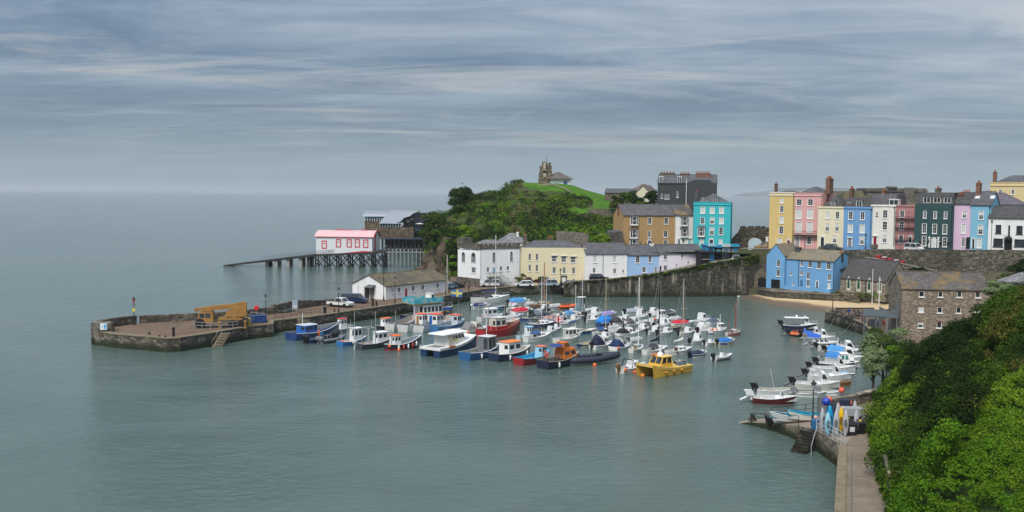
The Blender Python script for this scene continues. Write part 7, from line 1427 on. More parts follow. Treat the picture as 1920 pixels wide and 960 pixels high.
# tank, bin, lifebuoy, signs on the pier
pt = G_(484,604.5,2.01); tk = thing('storage_tank', 'blue storage tank behind the crane on the pier', 'tank', pt, math.radians(12)); mb = MB(); mb.hexa([(-1.3,-.6,.1),(1.3,-.6,.1),(1.3,.6,.1),(-1.3,.6,.1)],[(-1.3,-.7,1.1),(1.3,-.7,1.1),(1.3,.7,1.1),(-1.3,.7,1.1)]); mb.build('body', paint((.02,.06,.22), .5, .4), tk); mb = MB(); mb.box(-1.36,1.36,-.76,.76,1.103,1.2); mb.build('lid', paint((.02,.05,.16)), tk)
pt = G_(467,608.5,2.01); bn = thing('grit_bin', 'bright yellow bin at the tail of the crane', 'bin', pt); mb = MB(); mb.lathe([(.3,0),(.38,.9)], n=10); mb.build('body', paint((.62,.5,.03), .5), bn); mb = MB(); mb.lathe([(.42,.903),(.4,.98),(.1,1.05)], n=10); mb.build('lid', paint((.6,.45,.03), .5), bn)
pt = G_(481,592.5,2.01); lr = thing('lifebuoy_housing', 'red lifebuoy housing on a post by the sea parapet', 'lifebuoy', (pt.x,pt.y,2.0)); mb = MB(); mb.tube([(0,0,0),(0,0,1.2)], .05); mb.build('post', galv, lr); mb = MB(); mb.loft([[(.42*math.cos(k*math.pi/6)*s, y, 1.45+.45*math.sin(k*math.pi/6)*s) for k in range(12)] for y, s in ((-.12,.85),(-.06,1),(.1,1))]); mb.build('housing', paint((.6,.03,.03), .4), lr)
pt = G_(553,587,2.01); bd = thing('information_board', 'grey information board against the pier parapet', 'sign', (pt.x,pt.y,2.0), math.radians(20)); mb = MB(); mb.box(-.5,.5,-.04,.04,.7,2.4); mb.build('panel', paint((.33,.4,.45), .4), bd)
for s in (-.4, .4): mb = MB(); mb.tube([(s,.06,0),(s,.06,2.3)], .04); mb.build('post', galv, bd)
mb = MB(); mb.box(-.3,.3,-.05,-.043,1.0,1.5); mb.build('print', paint((.55,.6,.62)), bd)
pt = G_(715.5,560,2.01); ns_ = thing('no_entry_sign', 'round red no entry sign beside the white building gable', 'road sign', (pt.x,pt.y-.3,2.0)); mb = MB(); mb.tube([(0,0,0),(0,0,2.6)], .05); mb.build('post', galv, ns_); mb = MB(); mb.lathe([(.48,0),(.48,.05)], n=16); d_ = mb.build('disc', paint((.6,.02,.03), .4, .05), ns_); d_.rotation_euler = (math.radians(90),0,0); d_.location = (0,-.05,2.7); mb = MB(); mb.box(-.33,.33,-.112,-.102,2.62,2.78); mb.build('bar', paint((.8,.8,.8)), ns_)
# nets and timber against the parapet
for lab, px, py, c in (('dark heap of fishing nets against the pier parapet', 527, 586.5, (.05,.06,.05)), ('heap of green black nets by the information board', 540, 584.5, (.03,.05,.045))):
    pt = G_(px,py,2.0); rg = random.Random(px); mb = MB()
    for k in range(9): mb.ball((rg.uniform(-.9,.9), rg.uniform(-.4,.4), .2), (rg.uniform(.3,.5), rg.uniform(.3,.4), rg.uniform(.25,.5)))
    o = mb.build('net_heap', paint(c, .9, .5), None, (pt.x,pt.y,2.0)); tag(o, lab, 'nets')
# timber fenders on the pier wall
for i, (px, py, lab) in enumerate(((220,629,'pale timber fender post nearest the round pillar of the pier'),(245,631,'second pale timber fender post from the round pillar'),(271,633.2,'third pale timber fender post from the round pillar'),(297.5,635.5,'timber fender post nearest the pier corner'),(347.5,634,'dark timber fender just right of the pier corner'),(446,618,'timber fender right of the pier ladder'))):
    pt = G_(px,py,1.75); n_ = Vector((-.05,-.42,0)) if i < 4 else Vector((.2,-.35,0)); mb = MB(); mb.box(-.16,.16,-.14,.14,-2.4,0); o = mb.build('timber_fender', paint((.3,.27,.22) if i < 4 else (.13,.1,.07), .9, .6), None, (pt.x+n_.x, pt.y+n_.y, 1.95)); tag(o, lab, 'fender')
# timber ladder stair down the pier side
pa, pb_ = G_(417,622.5,2.1), G_(400,649,0); st = thing('timber_stair', 'weathered timber stair down the pier wall to the water', 'stair', (pa.x,pa.y-.4,2.0)); d = (pb_-pa); d = Vector((d.x, d.y-.2, -2.3)); sdv = Vector((1.15,.25,0)); mb = MB()
for s in (0, 1): a = sdv*s; mb.hexa([a+Vector((-.06,0,-.15)),a+Vector((.06,0,-.15)),a+Vector((.06,0,.1)),a+Vector((-.06,0,.1))],[a+d+Vector((-.06,0,-.15)),a+d+Vector((.06,0,-.15)),a+d+Vector((.06,0,.1)),a+d+Vector((-.06,0,.1))])
mb.build('stringer', paint((.25,.2,.14), .9, .5), st); mb = MB()
for k in range(10): q = d*(k+.5)/10; mb.hexa([q,q+sdv,q+sdv+Vector((-.1,-.25,0)),q+Vector((-.1,-.25,0))],[q+Vector((0,0,.06)),q+sdv+Vector((0,0,.06)),q+sdv+Vector((-.1,-.25,.06)),q+Vector((-.1,-.25,.06))])
mb.build('tread', paint((.38,.31,.2), .9, .4), st); mb = MB(); mb.tube([Vector((0,0,1.1)),d+Vector((0,0,1.1))], .05); mb.tube([Vector((0,0,0)),Vector((0,0,1.1))], .04); mb.tube([d,d+Vector((0,0,1.1))], .04); mb.tube([d*.5,d*.5+Vector((0,0,1.1))], .04); mb.build('handrail', paint((.2,.18,.15)), st)
# stone steps beside the blue launch
mb = MB(); a, b_ = Vector(xy(556,597.5,2)), Vector(xy(582,595,2)); u_ = (b_-a).normalized(); nn = Vector((u_.y,-u_.x))
for k in range(9): q = a+u_*.4*(8-k); q2 = q+u_*4; mb.prism([q+nn*.26,q2+nn*.26,q2+nn*1.9,q+nn*1.9] if k < 0 else [a+u_*(.42*k)+nn*.26, a+u_*(.42*k+.42)+nn*.26, a+u_*(.42*k+.42)+nn*1.7, a+u_*(.42*k)+nn*1.7], -2, 2-.24*k)
tag(mb.build('quay_steps', stone((.2,.17,.12),(.3,.25,.18),(.15,.13,.1), .8)), 'stone steps down the pier wall behind the blue launch', 'steps')
# ---------------------------------------------------------------- people
SKIN = paint((.5,.3,.22), .6, .05)
def person(label, p, rz, top, legs, hair=(.03,.02,.015), walk=.12, hood=False, sit=False, k=1.0):
    r = thing('person', label, 'person', p, rz); r.scale = (k,)*3
    V = [(0,0,.95),(0,0,1.2),(0,.01,1.42),(0,.02,1.52),(0,-.0,1.66),(0,-.01,1.74), (-.1,0,.9),(-.11,-walk,.5),(-.11,-walk*.6,.08),(-.11,-walk*.6-.16,.04), (.1,0,.9),(.11,walk*.8,.5),(.11,walk*1.6,.09),(.11,walk*1.6-.15,.04), (-.19,0,1.42),(-.25,.05,1.15),(-.26,-.06,.93),(-.26,-.08,.85), (.19,0,1.42),(.25,-.04,1.15),(.26,-.12,.95),(.26,-.15,.87)]
    E = [(0,1),(1,2),(2,3),(3,4),(4,5),(0,6),(6,7),(7,8),(8,9),(0,10),(10,11),(11,12),(12,13),(2,14),(14,15),(15,16),(16,17),(2,18),(18,19),(19,20),(20,21)]
    R = [.15,.15,.14,.06,.105,.085,.1,.07,.05,.04,.1,.07,.05,.04,.07,.055,.045,.04,.07,.055,.045,.04]
    me = bpy.data.meshes.new('person'); me.from_pydata(V, E, []); me.update(); o = bpy.data.objects.new('body', me); COL.objects.link(o); o.parent = r
    m = o.modifiers.new('skin', 'SKIN'); 
    for i, sv in enumerate(me.skin_vertices[0].data): sv.radius = (R[i], R[i]*.85)
    me.skin_vertices[0].data[0].use_root = True
    s2 = o.modifiers.new('sub', 'SUBSURF'); s2.levels = s2.render_levels = 1
    dg = bpy.context.evaluated_depsgraph_get(); ev = bpy.data.meshes.new_from_object(o.evaluated_get(dg)); o.modifiers.clear(); o.data = ev
    ev.materials.clear()
    for c in (paint(top, .8, .2), paint(legs, .8, .2), SKIN, paint((.03,.025,.02), .6)): ev.materials.append(c)
    for f in ev.polygons:
        c = f.center; f.material_index = 2 if c.z > 1.53 or (abs(c.x) > .2 and c.z < .93) else (3 if c.z < .11 else (1 if c.z < .95 and abs(c.x) < .2 else 0)); f.use_smooth = True
    mb = MB(); mb.ball((0,.02,1.72), (.105,.115,.1)); mb.build('hair', paint(top if hood else hair, .9), r, smooth=True)
    mb = MB(); mb.ball((0,-.1,1.67), (.018,.022,.02), n=6); mb.build('nose', SKIN, r)
    for s in (-.035, .035): mb = MB(); mb.ball((s,-.088,1.7), .013, n=6); mb.build('eye', paint(BLACK), r)
    return r
person('person in a bright blue hooded coat walking past the benches on the inner quay', tuple(atz(1591.5,594.5,1.96)), .6, (.02,.05,.25), (.02,.025,.06), hood=True)
person('person in dark clothes bending near the quay edge by the white house', tuple(atz(879,548,2.01)), 1.2, (.015,.015,.018), (.02,.02,.025))
person('person in a black jacket beside the white house plinth', (pxx(871.5,229), 229, 2.01), 2.4, (.02,.02,.05), (.3,.05,.06))
person('person in grey near the dark parked car', (pxx(865,230), 230, 2.01), -1, (.12,.08,.07), (.05,.05,.06))
person('person standing by the porch railing of the cream house', (pxx(1052,232), 229.8, 2.01), .2, (.02,.02,.022), (.02,.025,.04))
person('person in dark red beneath the warehouse landing', tuple(atz(1657,617,1.96)), 2, (.28,.02,.03), (.03,.03,.04))
pt = atz(601,641,.35); person('person in a blue jacket standing in the grey workboat', (pt.x, pt.y+1.2, .32), .8, (.03,.16,.3), (.03,.03,.04))
pt = atz(590,640,.35); person('person in orange overalls sorting gear in the workboat', (pt.x+.3, pt.y+2, .32), 2.2, (.6,.12,.04), (.5,.1,.03))
# ---------------------------------------------------------------- kiosks on the ramp
def kiosk(lab, pl, pr, D, yb, yt, c, roofc, depth=3, sign=None, open_=None):
    f = Fac(pl, D, pr, D+.5, atd((pl+pr)/2, yb, D).z); h = atd(pl, yt, D).z-f.z0; w = f.w; r = thing('kiosk', lab, 'kiosk', f.A, f.a, 'kiosks at the harbour gate')
    mb = MB(); mb.box(0,w,0,depth,-1,h); mb.build('wall', paint(c, .6, .3), r); mb = MB(); mb.hexa([(-.2,-.3,h+.004),(w+.2,-.3,h+.004),(w+.2,depth+.2,h+.004),(-.2,depth+.2,h+.004)],[(-.2,-.3,h+.1),(w+.2,-.3,h+.1),(w+.2,depth+.2,h+.35),(-.2,depth+.2,h+.35)]); mb.build('roof', paint(roofc, .7, .3), r)
    if sign: mb = MB(); mb.box(.1,w-.1,-.38,-.31,h-.1,h+.65); mb.build('sign_panel', paint(sign, .5, .2), r)
    if open_: mb = MB(); mb.box(w*.2,w*.8,-.06,-.004,h*.38,h*.75); mb.build('hatch', paint(open_, .6), r)
    mb = MB(); mb.box(w*.1,w*.9,-.3,-.005,h*.32,h*.36); mb.build('counter', paint((.4,.38,.34)), r)
kiosk('black kiosk shed at the end of the lilac white cottage', 1315, 1331, 236.5, 493, 473, (.012,.013,.014), (.02,.02,.022), 3)
kiosk('bright blue ticket kiosk with pale sign, next to the black shed', 1326, 1340, 241, 481, 461, (.03,.22,.42), (.04,.2,.36), 3, (.3,.52,.62), (.02,.06,.1))
kiosk('black ticket kiosk with blue leaflets', 1341, 1354, 242, 481, 463, (.015,.016,.018), (.1,.35,.5), 3, (.05,.3,.5), (.1,.3,.45))
kiosk('pale grey blue ticket kiosk in the middle of the row', 1354.5, 1369, 242.5, 480, 462, (.3,.36,.45), (.5,.55,.58), 3, (.5,.55,.6), (.1,.16,.25))
kiosk('timber and blue kiosk at the castle gate end of the row', 1370.5, 1386, 243, 477.5, 462, (.12,.1,.08), (.03,.25,.38), 3, (.04,.3,.48), (.03,.2,.36))
pt = Vector((pxx(1411,242.5), 242.5, 9.0)); mb = MB(); mb.box(-.9,.9,-.4,.4,-.5,.55); mb.box(-.8,.8,-.45,-.405,.1,.4); tag(mb.build('planter', paint((.2,.03,.025), .7, .4), None, pt), 'red planter box beside the little yellow cottage', 'planter')
for lab, px, py, z in (('white seagull flying over the dark tree on the hill', 866, 344, None), ('white gull perched at the top of the ruined parapet of the wall', 0, 0, 1)):
    if z: continue
    pt = atd(px, py, 180); gu = thing('seagull', lab, 'seagull', pt, .5); mb = MB(); mb.loft([[(x, r_*math.cos(k*math.pi/3), r_*math.sin(k*math.pi/3)) for k in range(6)] for x, r_ in ((-.3,.02),(-.15,.08),(.05,.1),(.2,.06),(.3,.02))])
    for s in (-1, 1): mb.hexa([(.1,s*.05,.03),(-.12,s*.05,.03),(-.1,s*.4,.28),(.08,s*.4,.28)],[(.1,s*.05,.05),(-.12,s*.05,.05),(-.1,s*.4,.3),(.08,s*.4,.3)]); mb.hexa([(.08,s*.4,.28),(-.1,s*.4,.28),(-.22,s*.75,.2),(-.16,s*.75,.2)],[(.08,s*.4,.3),(-.1,s*.4,.3),(-.22,s*.75,.21),(-.16,s*.75,.21)])
    mb.build('body', paint((.35,.36,.38)), gu, smooth=False)
# ---------------------------------------------------------------- inner quay furniture
def bench(lab, p, rz, L_=1.9):
    r = thing('bench', lab, 'bench', p, rz, 'benches on the inner quay'); m = paint((.05,.04,.035), .8, .3)
    mb = MB(); mb.box(-L_/2,L_/2,-.25,.25,.4,.46); mb.build('seat', m, r); mb = MB(); mb.box(-L_/2,L_/2,.22,.28,.5,.85); mb.build('backrest', m, r)
    for s in (-1, 1): mb = MB(); mb.box(s*L_*.42-.05,s*L_*.42+.05,-.25,.25,0,.4); mb.build('leg', iron, r)
for i, (px, lab) in enumerate(((1578,'dark bench nearest the quay corner lamp'),(1600,'dark bench just right of the person in blue'),(1611,'third dark bench along the sea edge'),(1629,'dark bench nearest the warehouse landing'))): bench(lab, tuple(atz(px, 585.5, 1.96)), .02, 2.2)
def picnic(lab, p, rz):
    r = thing('picnic_table', lab, 'picnic table', p, rz, 'picnic tables on the inner quay'); m = paint((.045,.042,.04), .8, .3)
    mb = MB(); mb.box(-.9,.9,-.38,.38,.7,.76); mb.build('tabletop', m, r)
    for s in (-1, 1): mb = MB(); mb.box(-.9,.9,s*.72-.14,s*.72+.14,.42,.47); mb.build('seat', m, r)
    for x in (-.6, .6): mb = MB(); mb.tube([(x,-.8,0),(x,-.15,.72)], .05, n=4); mb.tube([(x,.8,0),(x,.15,.72)], .05, n=4); mb.box(x-.04,x+.04,-.8,.8,.36,.42); mb.build('leg', m, r)
for px, py, a, lab in ((1569,590,.3,'picnic table beside the quay corner'),(1580,596.5,.7,'picnic table at the quay edge with a chair'),(1601,597.5,.2,'large dark picnic table in the middle of the inner quay'),(1611,592.5,.5,'picnic table behind the large dark one'),(1590,600,1.0,'low dark table near the edge railing')): picnic(lab, tuple(atz(px,py,1.96)), a)
for i, (px, py) in enumerate(((1598,603.5),(1617,605.5),(1622,608.5),(1628,612))): bollard(('slim bollard below the low dark table','slim bollard where the inner quay bends','second slim bollard past the quay bend','third slim bollard past the quay bend')[i], tuple(atz(px,py,1.96)), 1.0, .1)
mb = MB(); mb.lathe([(.14,0),(.14,.4),(.09,.5),(.08,2.2),(.12,2.3),(.02,2.5)], n=8); tag(mb.build('post', iron, None, tuple(atz(1561,586.5,1.95))), 'black iron post on the corner of the inner quay', 'post')
for lab, px, yb, yt in (('taller white flagpole on the beach before the chapel', 1635, 568, 505), ('shorter white flagpole before the chapel', 1648, 571, 519.5)):
    pt = atz(px, yb, 1.4); hz_ = atd(px, yt, pt.y).z-pt.z; mb = MB(); mb.tube([(0,0,-.3),(0,0,hz_)], [.09,.05]); mb.ball((0,0,hz_), .1); tag(mb.build('flagpole', white, None, tuple(pt)), lab, 'flagpole')
for lab, px, py, c, s in (('dark bin and boxes stacked under the timber landing', 1637, 613, (.05,.055,.06), .8), ('grey crate beside the boxes under the landing', 1641, 611, (.16,.17,.18), .6)):
    pt = atz(px,py,1.96); mb = MB(); mb.box(-s,s,-s*.6,s*.6,0,s*1.1); mb.box(-s*.7,s*.5,-s*.5,s*.5,s*1.103,s*1.7); tag(mb.build('crate', paint(c, .8, .5), None, tuple(pt), .3), lab, 'crate')
# red sheds / recycling bins at the path up the bank
for k in range(5):
    d_ = ROWA+RU*(27.5+k*1.25)-RV*6.0; r = thing('wheelie_bin', 'dark red bin in the row of five below the terrace wall', 'bin', (d_.x,d_.y,terrace_z(28)-1.5-.25*k), math.radians(-38), 'row of red bins'); mb = MB(); mb.hexa([(-.42,-.42,-1),(.42,-.42,-1),(.42,.42,-1),(-.42,.42,-1)],[(-.5,-.5,.55),(.5,-.5,.55),(.5,.5,.55),(-.5,.5,.55)]); mb.build('body', paint((.32,.02,.025), .5, .3), r); mb = MB(); mb.hexa([(-.52,-.54,.554),(.52,-.54,.554),(.52,.5,.554),(-.52,.5,.554)],[(-.48,-.4,.62),(.48,-.4,.62),(.48,.5,.75),(-.48,.5,.75)]); mb.build('lid', paint((.4,.38,.36) if k in (1,3) else (.3,.03,.03), .5), r)
wall_strip('path_kerb_wall', 'low stone wall stepping down below the row of red bins', [tuple(ROWA+RU*s-RV*7.2) for s in (25,28,32,36,40)], 2, [terrace_z(27)-1.6+d for d in (.3,.0,-.6,-1.3,-1.9)], .4, stone((.12,.11,.085),(.2,.18,.14),(.09,.08,.065), .4), stone((.3,.28,.22),(.36,.33,.27),(.2,.18,.14), .9))
# ---------------------------------------------------------------- slipway head and path
def quay3(px, py, z): return tuple(atz(px, py, z))
fence_line('slip_railing', 'dark two bar railing along the near edge of the slipway', [quay3(1408,794,.25),quay3(1436,793.5,.6),quay3(1470,795,1.0),quay3(1497,799,1.5)], 1.0, iron, 2.6)
fence_line('slip_railing', 'dark two bar railing along the far edge of the slipway', [quay3(1446,783,.7),quay3(1478,780,1.2),quay3(1510,777,1.55),quay3(1541,773.5,1.85)], 1.05, iron, 2.8)
fence_line('path_railing', 'galvanised steel railing beside the steps at the path corner', [quay3(1531,808,1.95),quay3(1552,819,2.05),quay3(1570,829,2.15),quay3(1584,838,2.2)], 1.15, paint((.42,.44,.45), .4, .2), .9, (1.0,.66,.33))
# steps cut at the wall
mb = MB(); a = Vector(xy(1502,803,1.9)); b_ = Vector(xy(1529,808,1.9)); u_ = (b_-a).normalized(); nn = Vector((u_.y,-u_.x)); w_ = (b_-a).length
for k in range(8): mb.prism([a+nn*(.0+.25*k), b_+nn*(.0+.25*k), b_+nn*(.25+.25*k), a+nn*(.25+.25*k)], -2, 1.75-.24*k)
tag(mb.build('quay_steps', stone((.028,.026,.02),(.055,.05,.04),(.02,.02,.016), .7)), 'dark wet stone steps beside the slipway down to the water', 'steps')
mb = MB(); q = b_+nn*.2+u_*.3; mb.tube([(q.x,q.y,2.6),(q.x+nn.x*1.9+u_.x*.4,q.y+nn.y*1.9+u_.y*.4,1.0)], .035); mb.tube([(q.x,q.y,1.9),(q.x,q.y,2.6)], .035); q2 = q+nn*1.9+u_*.4; mb.tube([(q2.x,q2.y,0),(q2.x,q2.y,1.0)], .035); tag(mb.build('handrail', galv), 'slanting steel handrail beside the dark steps', 'handrail')
def dinghy(lab, px, py, z, Lh, hd, c, inc, cat='dinghy', **k):
    r = thing('dinghy', lab, cat, tuple(atz(px,py,z)), math.radians(hd)); Wf = make_hull(r, Lh, Lh*.42, .55, .25, .7, c, c, k.get('trim', (.6,.6,.58)), inc, .14, .9, boot=.1); r.location.z += .33
    mb = MB()
    for x in (-.25, .05, .25): w = Wf(x+.5)[0]*.9; mb.box(x*Lh-.12,x*Lh+.12,-w,w,.36,.4)
    mb.build('thwart', paint(k.get('seat', inc), .6), r); return r
dinghy('white dinghy with pale blue inside lying on the slipway', 1477, 793, 1.15, 3.6, 174, (.6,.6,.57), (.16,.3,.42))
dinghy('white dinghy with bright turquoise inside beside the slipway lamp post', 1506, 790, 1.55, 3.1, 168, (.66,.65,.6), (.02,.3,.5), trim=(.04,.3,.42))
pt = Vector(quay3(1447,792,.8)); cb = thing('fish_bin', 'black mesh bin standing on the slipway', 'bin', pt, .1); mb = MB(); mb.hexa([(-.5,-.4,0),(.5,-.4,0),(.5,.4,0),(-.5,.4,0)],[(-.62,-.5,.65),(.62,-.5,.65),(.62,.5,.65),(-.62,.5,.65)]); mb.build('body', paint((.015,.016,.017), .7), cb); mb = MB(); mb.box(-.6,.6,-.48,.48,.654,.95); mb.build('mesh_top', paint((.12,.12,.11), .9, .6), cb)
pt = Vector(quay3(1411,791,.3)); rg = random.Random(2); mb = MB()
for k in range(6): mb.tube([(rg.uniform(-.5,.5),rg.uniform(-.3,.3),.05),(rg.uniform(-.3,.3),rg.uniform(-.2,.2),.7+.3*rg.random()),(rg.uniform(-.5,.5),rg.uniform(-.3,.3),.05)], .05)
tag(mb.build('rope_heap', paint((.06,.05,.035), .9), None, pt), 'tangle of rope and rusty iron at the foot of the slipway railing', 'rope')
def kayak(lab, px, py, c, z=2.1, h=2.7, w=.62, lean=.05, grp='kayaks standing on end'):
    p = quay3(px, py+8, z); r = thing('kayak', lab, 'kayak', p, R_.uniform(-.4,.4), grp); r.rotation_euler[0] = -lean
    rr = []
    for k in range(11): t = k/10; s = max(.06, math.sin(math.pi*min(1, max(0, t)))**.6); rr.append([(w/2*s*math.cos(a), .17*s*math.sin(a)+.25*abs(t-.5)**2, h*t) for a in [i*math.pi/4 for i in range(8)]])
    mb = MB(); mb.loft(rr); mb.build('hull', paint(c, .4, .2), r, smooth=True)
    mb = MB(); mb.loft([[(w*.28*s*math.cos(a), -.15-.02*s+dy, h*.5+.4*s*math.sin(a)) for a in [i*math.pi/5 for i in range(10)]] for s, dy in ((1,0),(.75,.05))]); mb.build('cockpit', paint(sc(c, .3), .6), r)
R_ = random.Random(9); KG = (.36,.37,.39)
kayak('bright blue kayak standing on end at the slipway head', 1556, 806, (.01,.24,.45), 2.1, 2.7, .68)
kayak('pale blue kayak leaning in front of the bright blue one', 1552, 810, (.25,.48,.58), 2.1, 2.2, .6)
kayak('yellow kayak standing on end among grey ones', 1576.5, 806, (.66,.4,.01), 2.1, 2.5, .58)
for i, (px, py, lab) in enumerate(((1543,803,'grey white kayak left of the bright blue one'),(1567,812,'grey kayak in front of the yellow one'),(1571,802,'grey kayak with dark cockpit left of the yellow one'),(1582,800,'tall grey kayak right behind the yellow one'),(1585,812,'grey kayak right of the yellow one, close to the railing'),(1603,798,'tall grey kayak with dark cockpit on the far right of the rack'),(1606,808,'grey kayak leaning at the end of the grey box'),(1562,800,'dark navy kayak behind the bright blue one'))): kayak(lab, px, py, (.02,.03,.05) if 'navy' in lab else KG, 2.1, 2.35+.2*(i % 3), .56)
mb = MB(); pt = quay3(1595,806,2.2); kr = thing('kayak_rack', 'grey and black storage rack between the kayaks', 'rack', pt, -.05); mb.box(-1.0,1.0,-.5,.6,1.4,2.1); mb.build('top_box', paint((.3,.31,.32), .5), kr)
for s in (-.9, .9): mb = MB(); mb.box(s-.08,s+.08,-.5,.6,0,1.4); mb.build('post', galv, kr)
mb = MB(); mb.box(-.8,.8,-.4,.5,.1,1.38); mb.build('stacked_gear', paint((.03,.03,.032), .8, .4), kr)
for lab, px, py, c, w, h in (('black bin with a white label at the path head', 1594.5, 815, (.014,.014,.015), .5, 1.0), ('black covered machine between yellow floats on the path', 1604, 811.5, (.012,.012,.013), .75, 1.0)):
    r = thing('wheelie_bin' if 'bin' in lab else 'covered_machine', lab, 'bin' if 'bin' in lab else 'machine', quay3(px,py,2.205)); mb = MB(); mb.hexa([(-w*.85,-w*.7,0),(w*.85,-w*.7,0),(w*.85,w*.7,0),(-w*.85,w*.7,0)],[(-w,-w*.8,h),(w,-w*.8,h),(w,w*.8,h),(-w,w*.8,h)]); mb.build('body', paint(c, .5, .2), r); mb = MB(); mb.hexa([(-w,-w*.85,h+.003),(w,-w*.85,h+.003),(w,w*.85,h+.003),(-w,w*.85,h+.003)],[(-w*.8,-w*.5,h+.2),(w*.8,-w*.5,h+.2),(w*.8,w*.7,h+.25),(-w*.8,w*.7,h+.25)]); mb.build('lid', paint(c, .5, .2), r)
    if 'label' in lab: mb = MB(); mb.hexa([(-.2,-w*.76,.35),(.25,-w*.76,.35),(.25,-w*.74,.35),(-.2,-w*.74,.35)],[(-.2,-w*.81,.8),(.25,-w*.81,.8),(.25,-w*.79,.8),(-.2,-w*.79,.8)]); mb.build('paper_label', paint((.6,.6,.6)), r)
for lab, px, py in (('upright yellow float at the right of the covered machine', 1612, 813), ('small yellow float at the left of the covered machine', 1590.5, 808)):
    mb = MB(); mb.lathe([(.1,0),(.22,.2),(.24,.9),(.16,1.2),(.05,1.3)], n=9); tag(mb.build('yellow_float', paint((.66,.42,.02), .5, .3), None, quay3(px,py,2.2)), lab, 'float')
r = thing('water_drum', 'blue drum with pink and white top beside the steps', 'drum', quay3(1528,804,1.95)); mb = MB(); mb.lathe([(.34,0),(.36,.3),(.34,.33),(.36,.36),(.36,.85),(.3,.95)], n=12); mb.build('body', paint((.02,.12,.24), .5, .3), r); mb = MB(); mb.ball((.05,.05,1.08), .2); mb.build('buoy_top', paint((.6,.35,.35)), r)
mb = MB(); mb.ball((0,0,.4), (.42,.4,.4), n=12); bo = tag(mb.build('blue_buoy', paint((.015,.05,.36), .35, .1), None, (Vector(quay3(1553,806,2.1))+Vector((0,.8,2.1))).to_tuple(), smooth=True), 'large blue ball float on top of the gear behind the kayaks', 'float')
r = thing('gear_stack', 'dark pile of fishing gear and crates behind the blue kayak', 'fishing gear', quay3(1562,793,2.1)); rg = random.Random(12)
for k in range(9): mb = MB(); x, y, z = rg.uniform(-1.2,1.2), rg.uniform(-.6,.6), rg.uniform(0,2.0); s = rg.uniform(.3,.5); mb.box(x-s,x+s,y-s*.7,y+s*.7,0 if z < 1 else .9,z+.5); mb.build('crate', paint(rg.choice([(.02,.03,.06),(.03,.03,.035),(.02,.1,.2),(.15,.15,.16)]), .7, .4), r)
r = thing('lobster_pots', 'stack of wire lobster pots with orange floats on the slipway wall', 'lobster pots', quay3(1581,772,2.1)); rg = random.Random(3)
for x, z in ((-1.1,0),(0,0),(1.0,0),(-.6,.62),(.5,.62),(.9,1.24),(0,1.24)):
    mb = MB(); 
    for yy in (-.3, .3):
        for zz_ in (0, .3, .58): mb.tube([(x-.5,yy,z+zz_),(x+.5,yy,z+zz_)], .022, n=3)
    for xx in (-.5,-.25,0,.25,.5): mb.tube([(x+xx,-.3,z),(x+xx,-.3,z+.58),(x+xx,.3,z+.58),(x+xx,.3,z)], .022, n=3)
    mb.build('pot', paint((.12,.12,.12), .8), r)
for lab, dx, dz in (('orange float on top of the lobster pots', -.4, 2.3), ('orange float left on the lobster pots', -1.6, 1.35), ('orange float right on the lobster pots', .4, 1.0), ('lower orange float against the pots', -.5, .6)):
    q = Vector(quay3(1581,772,2.1)); mb = MB(); mb.ball((0,0,0), .3, n=9); tag(mb.build('orange_float', paint((.7,.13,.07), .45), None, (q.x+dx,q.y-.5,q.z+dz), smooth=True), lab, 'float', 'orange floats on the pots')
r = thing('tripod_trailer', 'dark jointed launching trolley with small white hull at the hedge', 'trolley', quay3(1632,797,2.2)); mb = MB(); mb.tube([(-.9,0,.1),(-.2,0,1.2),(.4,0,.3)], .09); mb.tube([(-.2,-.4,1.2),(-.2,.4,1.1)], .12); mb.build('frame', iron, r); mb = MB(); mb.loft([[(.2+.9*t, .4*s*math.sin(math.pi*(.2+.7*t)), .5+.35*c_) for s, c_ in ((-1,.2),(-.6,-1),(.6,-1),(1,.2))] for t in (0,.3,.6,1)]); mb.build('hull', paint((.55,.57,.58), .4), r)
fence_line('hedge_rail', 'thin steel barrier at the hedge side of the path', [quay3(1640,812,2.2),quay3(1642,828,2.2)], 1.2, galv, 1.2)
pt = quay3(1664,925,2.2); mb = MB(); mb.box(-.12,.12,-1.2,4.0,-.5,1.9); tag(mb.build('retaining_wall', NQ, None, pt, math.radians(-17)), 'short stone retaining wall under the hedge at the path side', 'wall')
# mooring ropes from the inner quay to the row of boats
for i, (a, za, b_, zb_) in enumerate((((1566,593),1.9,(1548,621),.9),((1600,601),1.9,(1566,634),.9),((1626,620),1.9,(1586,648),.9),((1640,632),1.9,(1612,661),.9),((1680,664),1.9,(1620,676),.9),((1655,738),2.0,(1598,727),.9))):
    P0, P1 = Vector(atz(*a, za)), Vector(atz(*b_, zb_)); mb = MB(); mb.tube([P0, P0.lerp(P1,.25)-Vector((0,0,.25)), P0.lerp(P1,.5)-Vector((0,0,.4)), P0.lerp(P1,.75)-Vector((0,0,.25)), P1], .022, n=4); tag(mb.build('mooring_rope', paint((.25,.23,.18), .9)), 'thin mooring rope from the inner quay to the moored row of boats', 'rope', 'mooring ropes')
for lab, px, yt, yb in (('bare wooden pole at the end of the low white building', 838.5, 478, 552), ('tall thin mast beside the sea wall behind the parked van', 672, 498, 560)):
    pt = atz(px, yb, 2.0); hz_ = atd(px, yt, pt.y).z-2; mb = MB(); mb.tube([(0,0,0),(0,0,hz_)], [.22,.17] if px > 800 else [.06,.04]); tag(mb.build('pole', paint((.32,.29,.25), .9, .5), None, tuple(pt)), lab, 'pole')
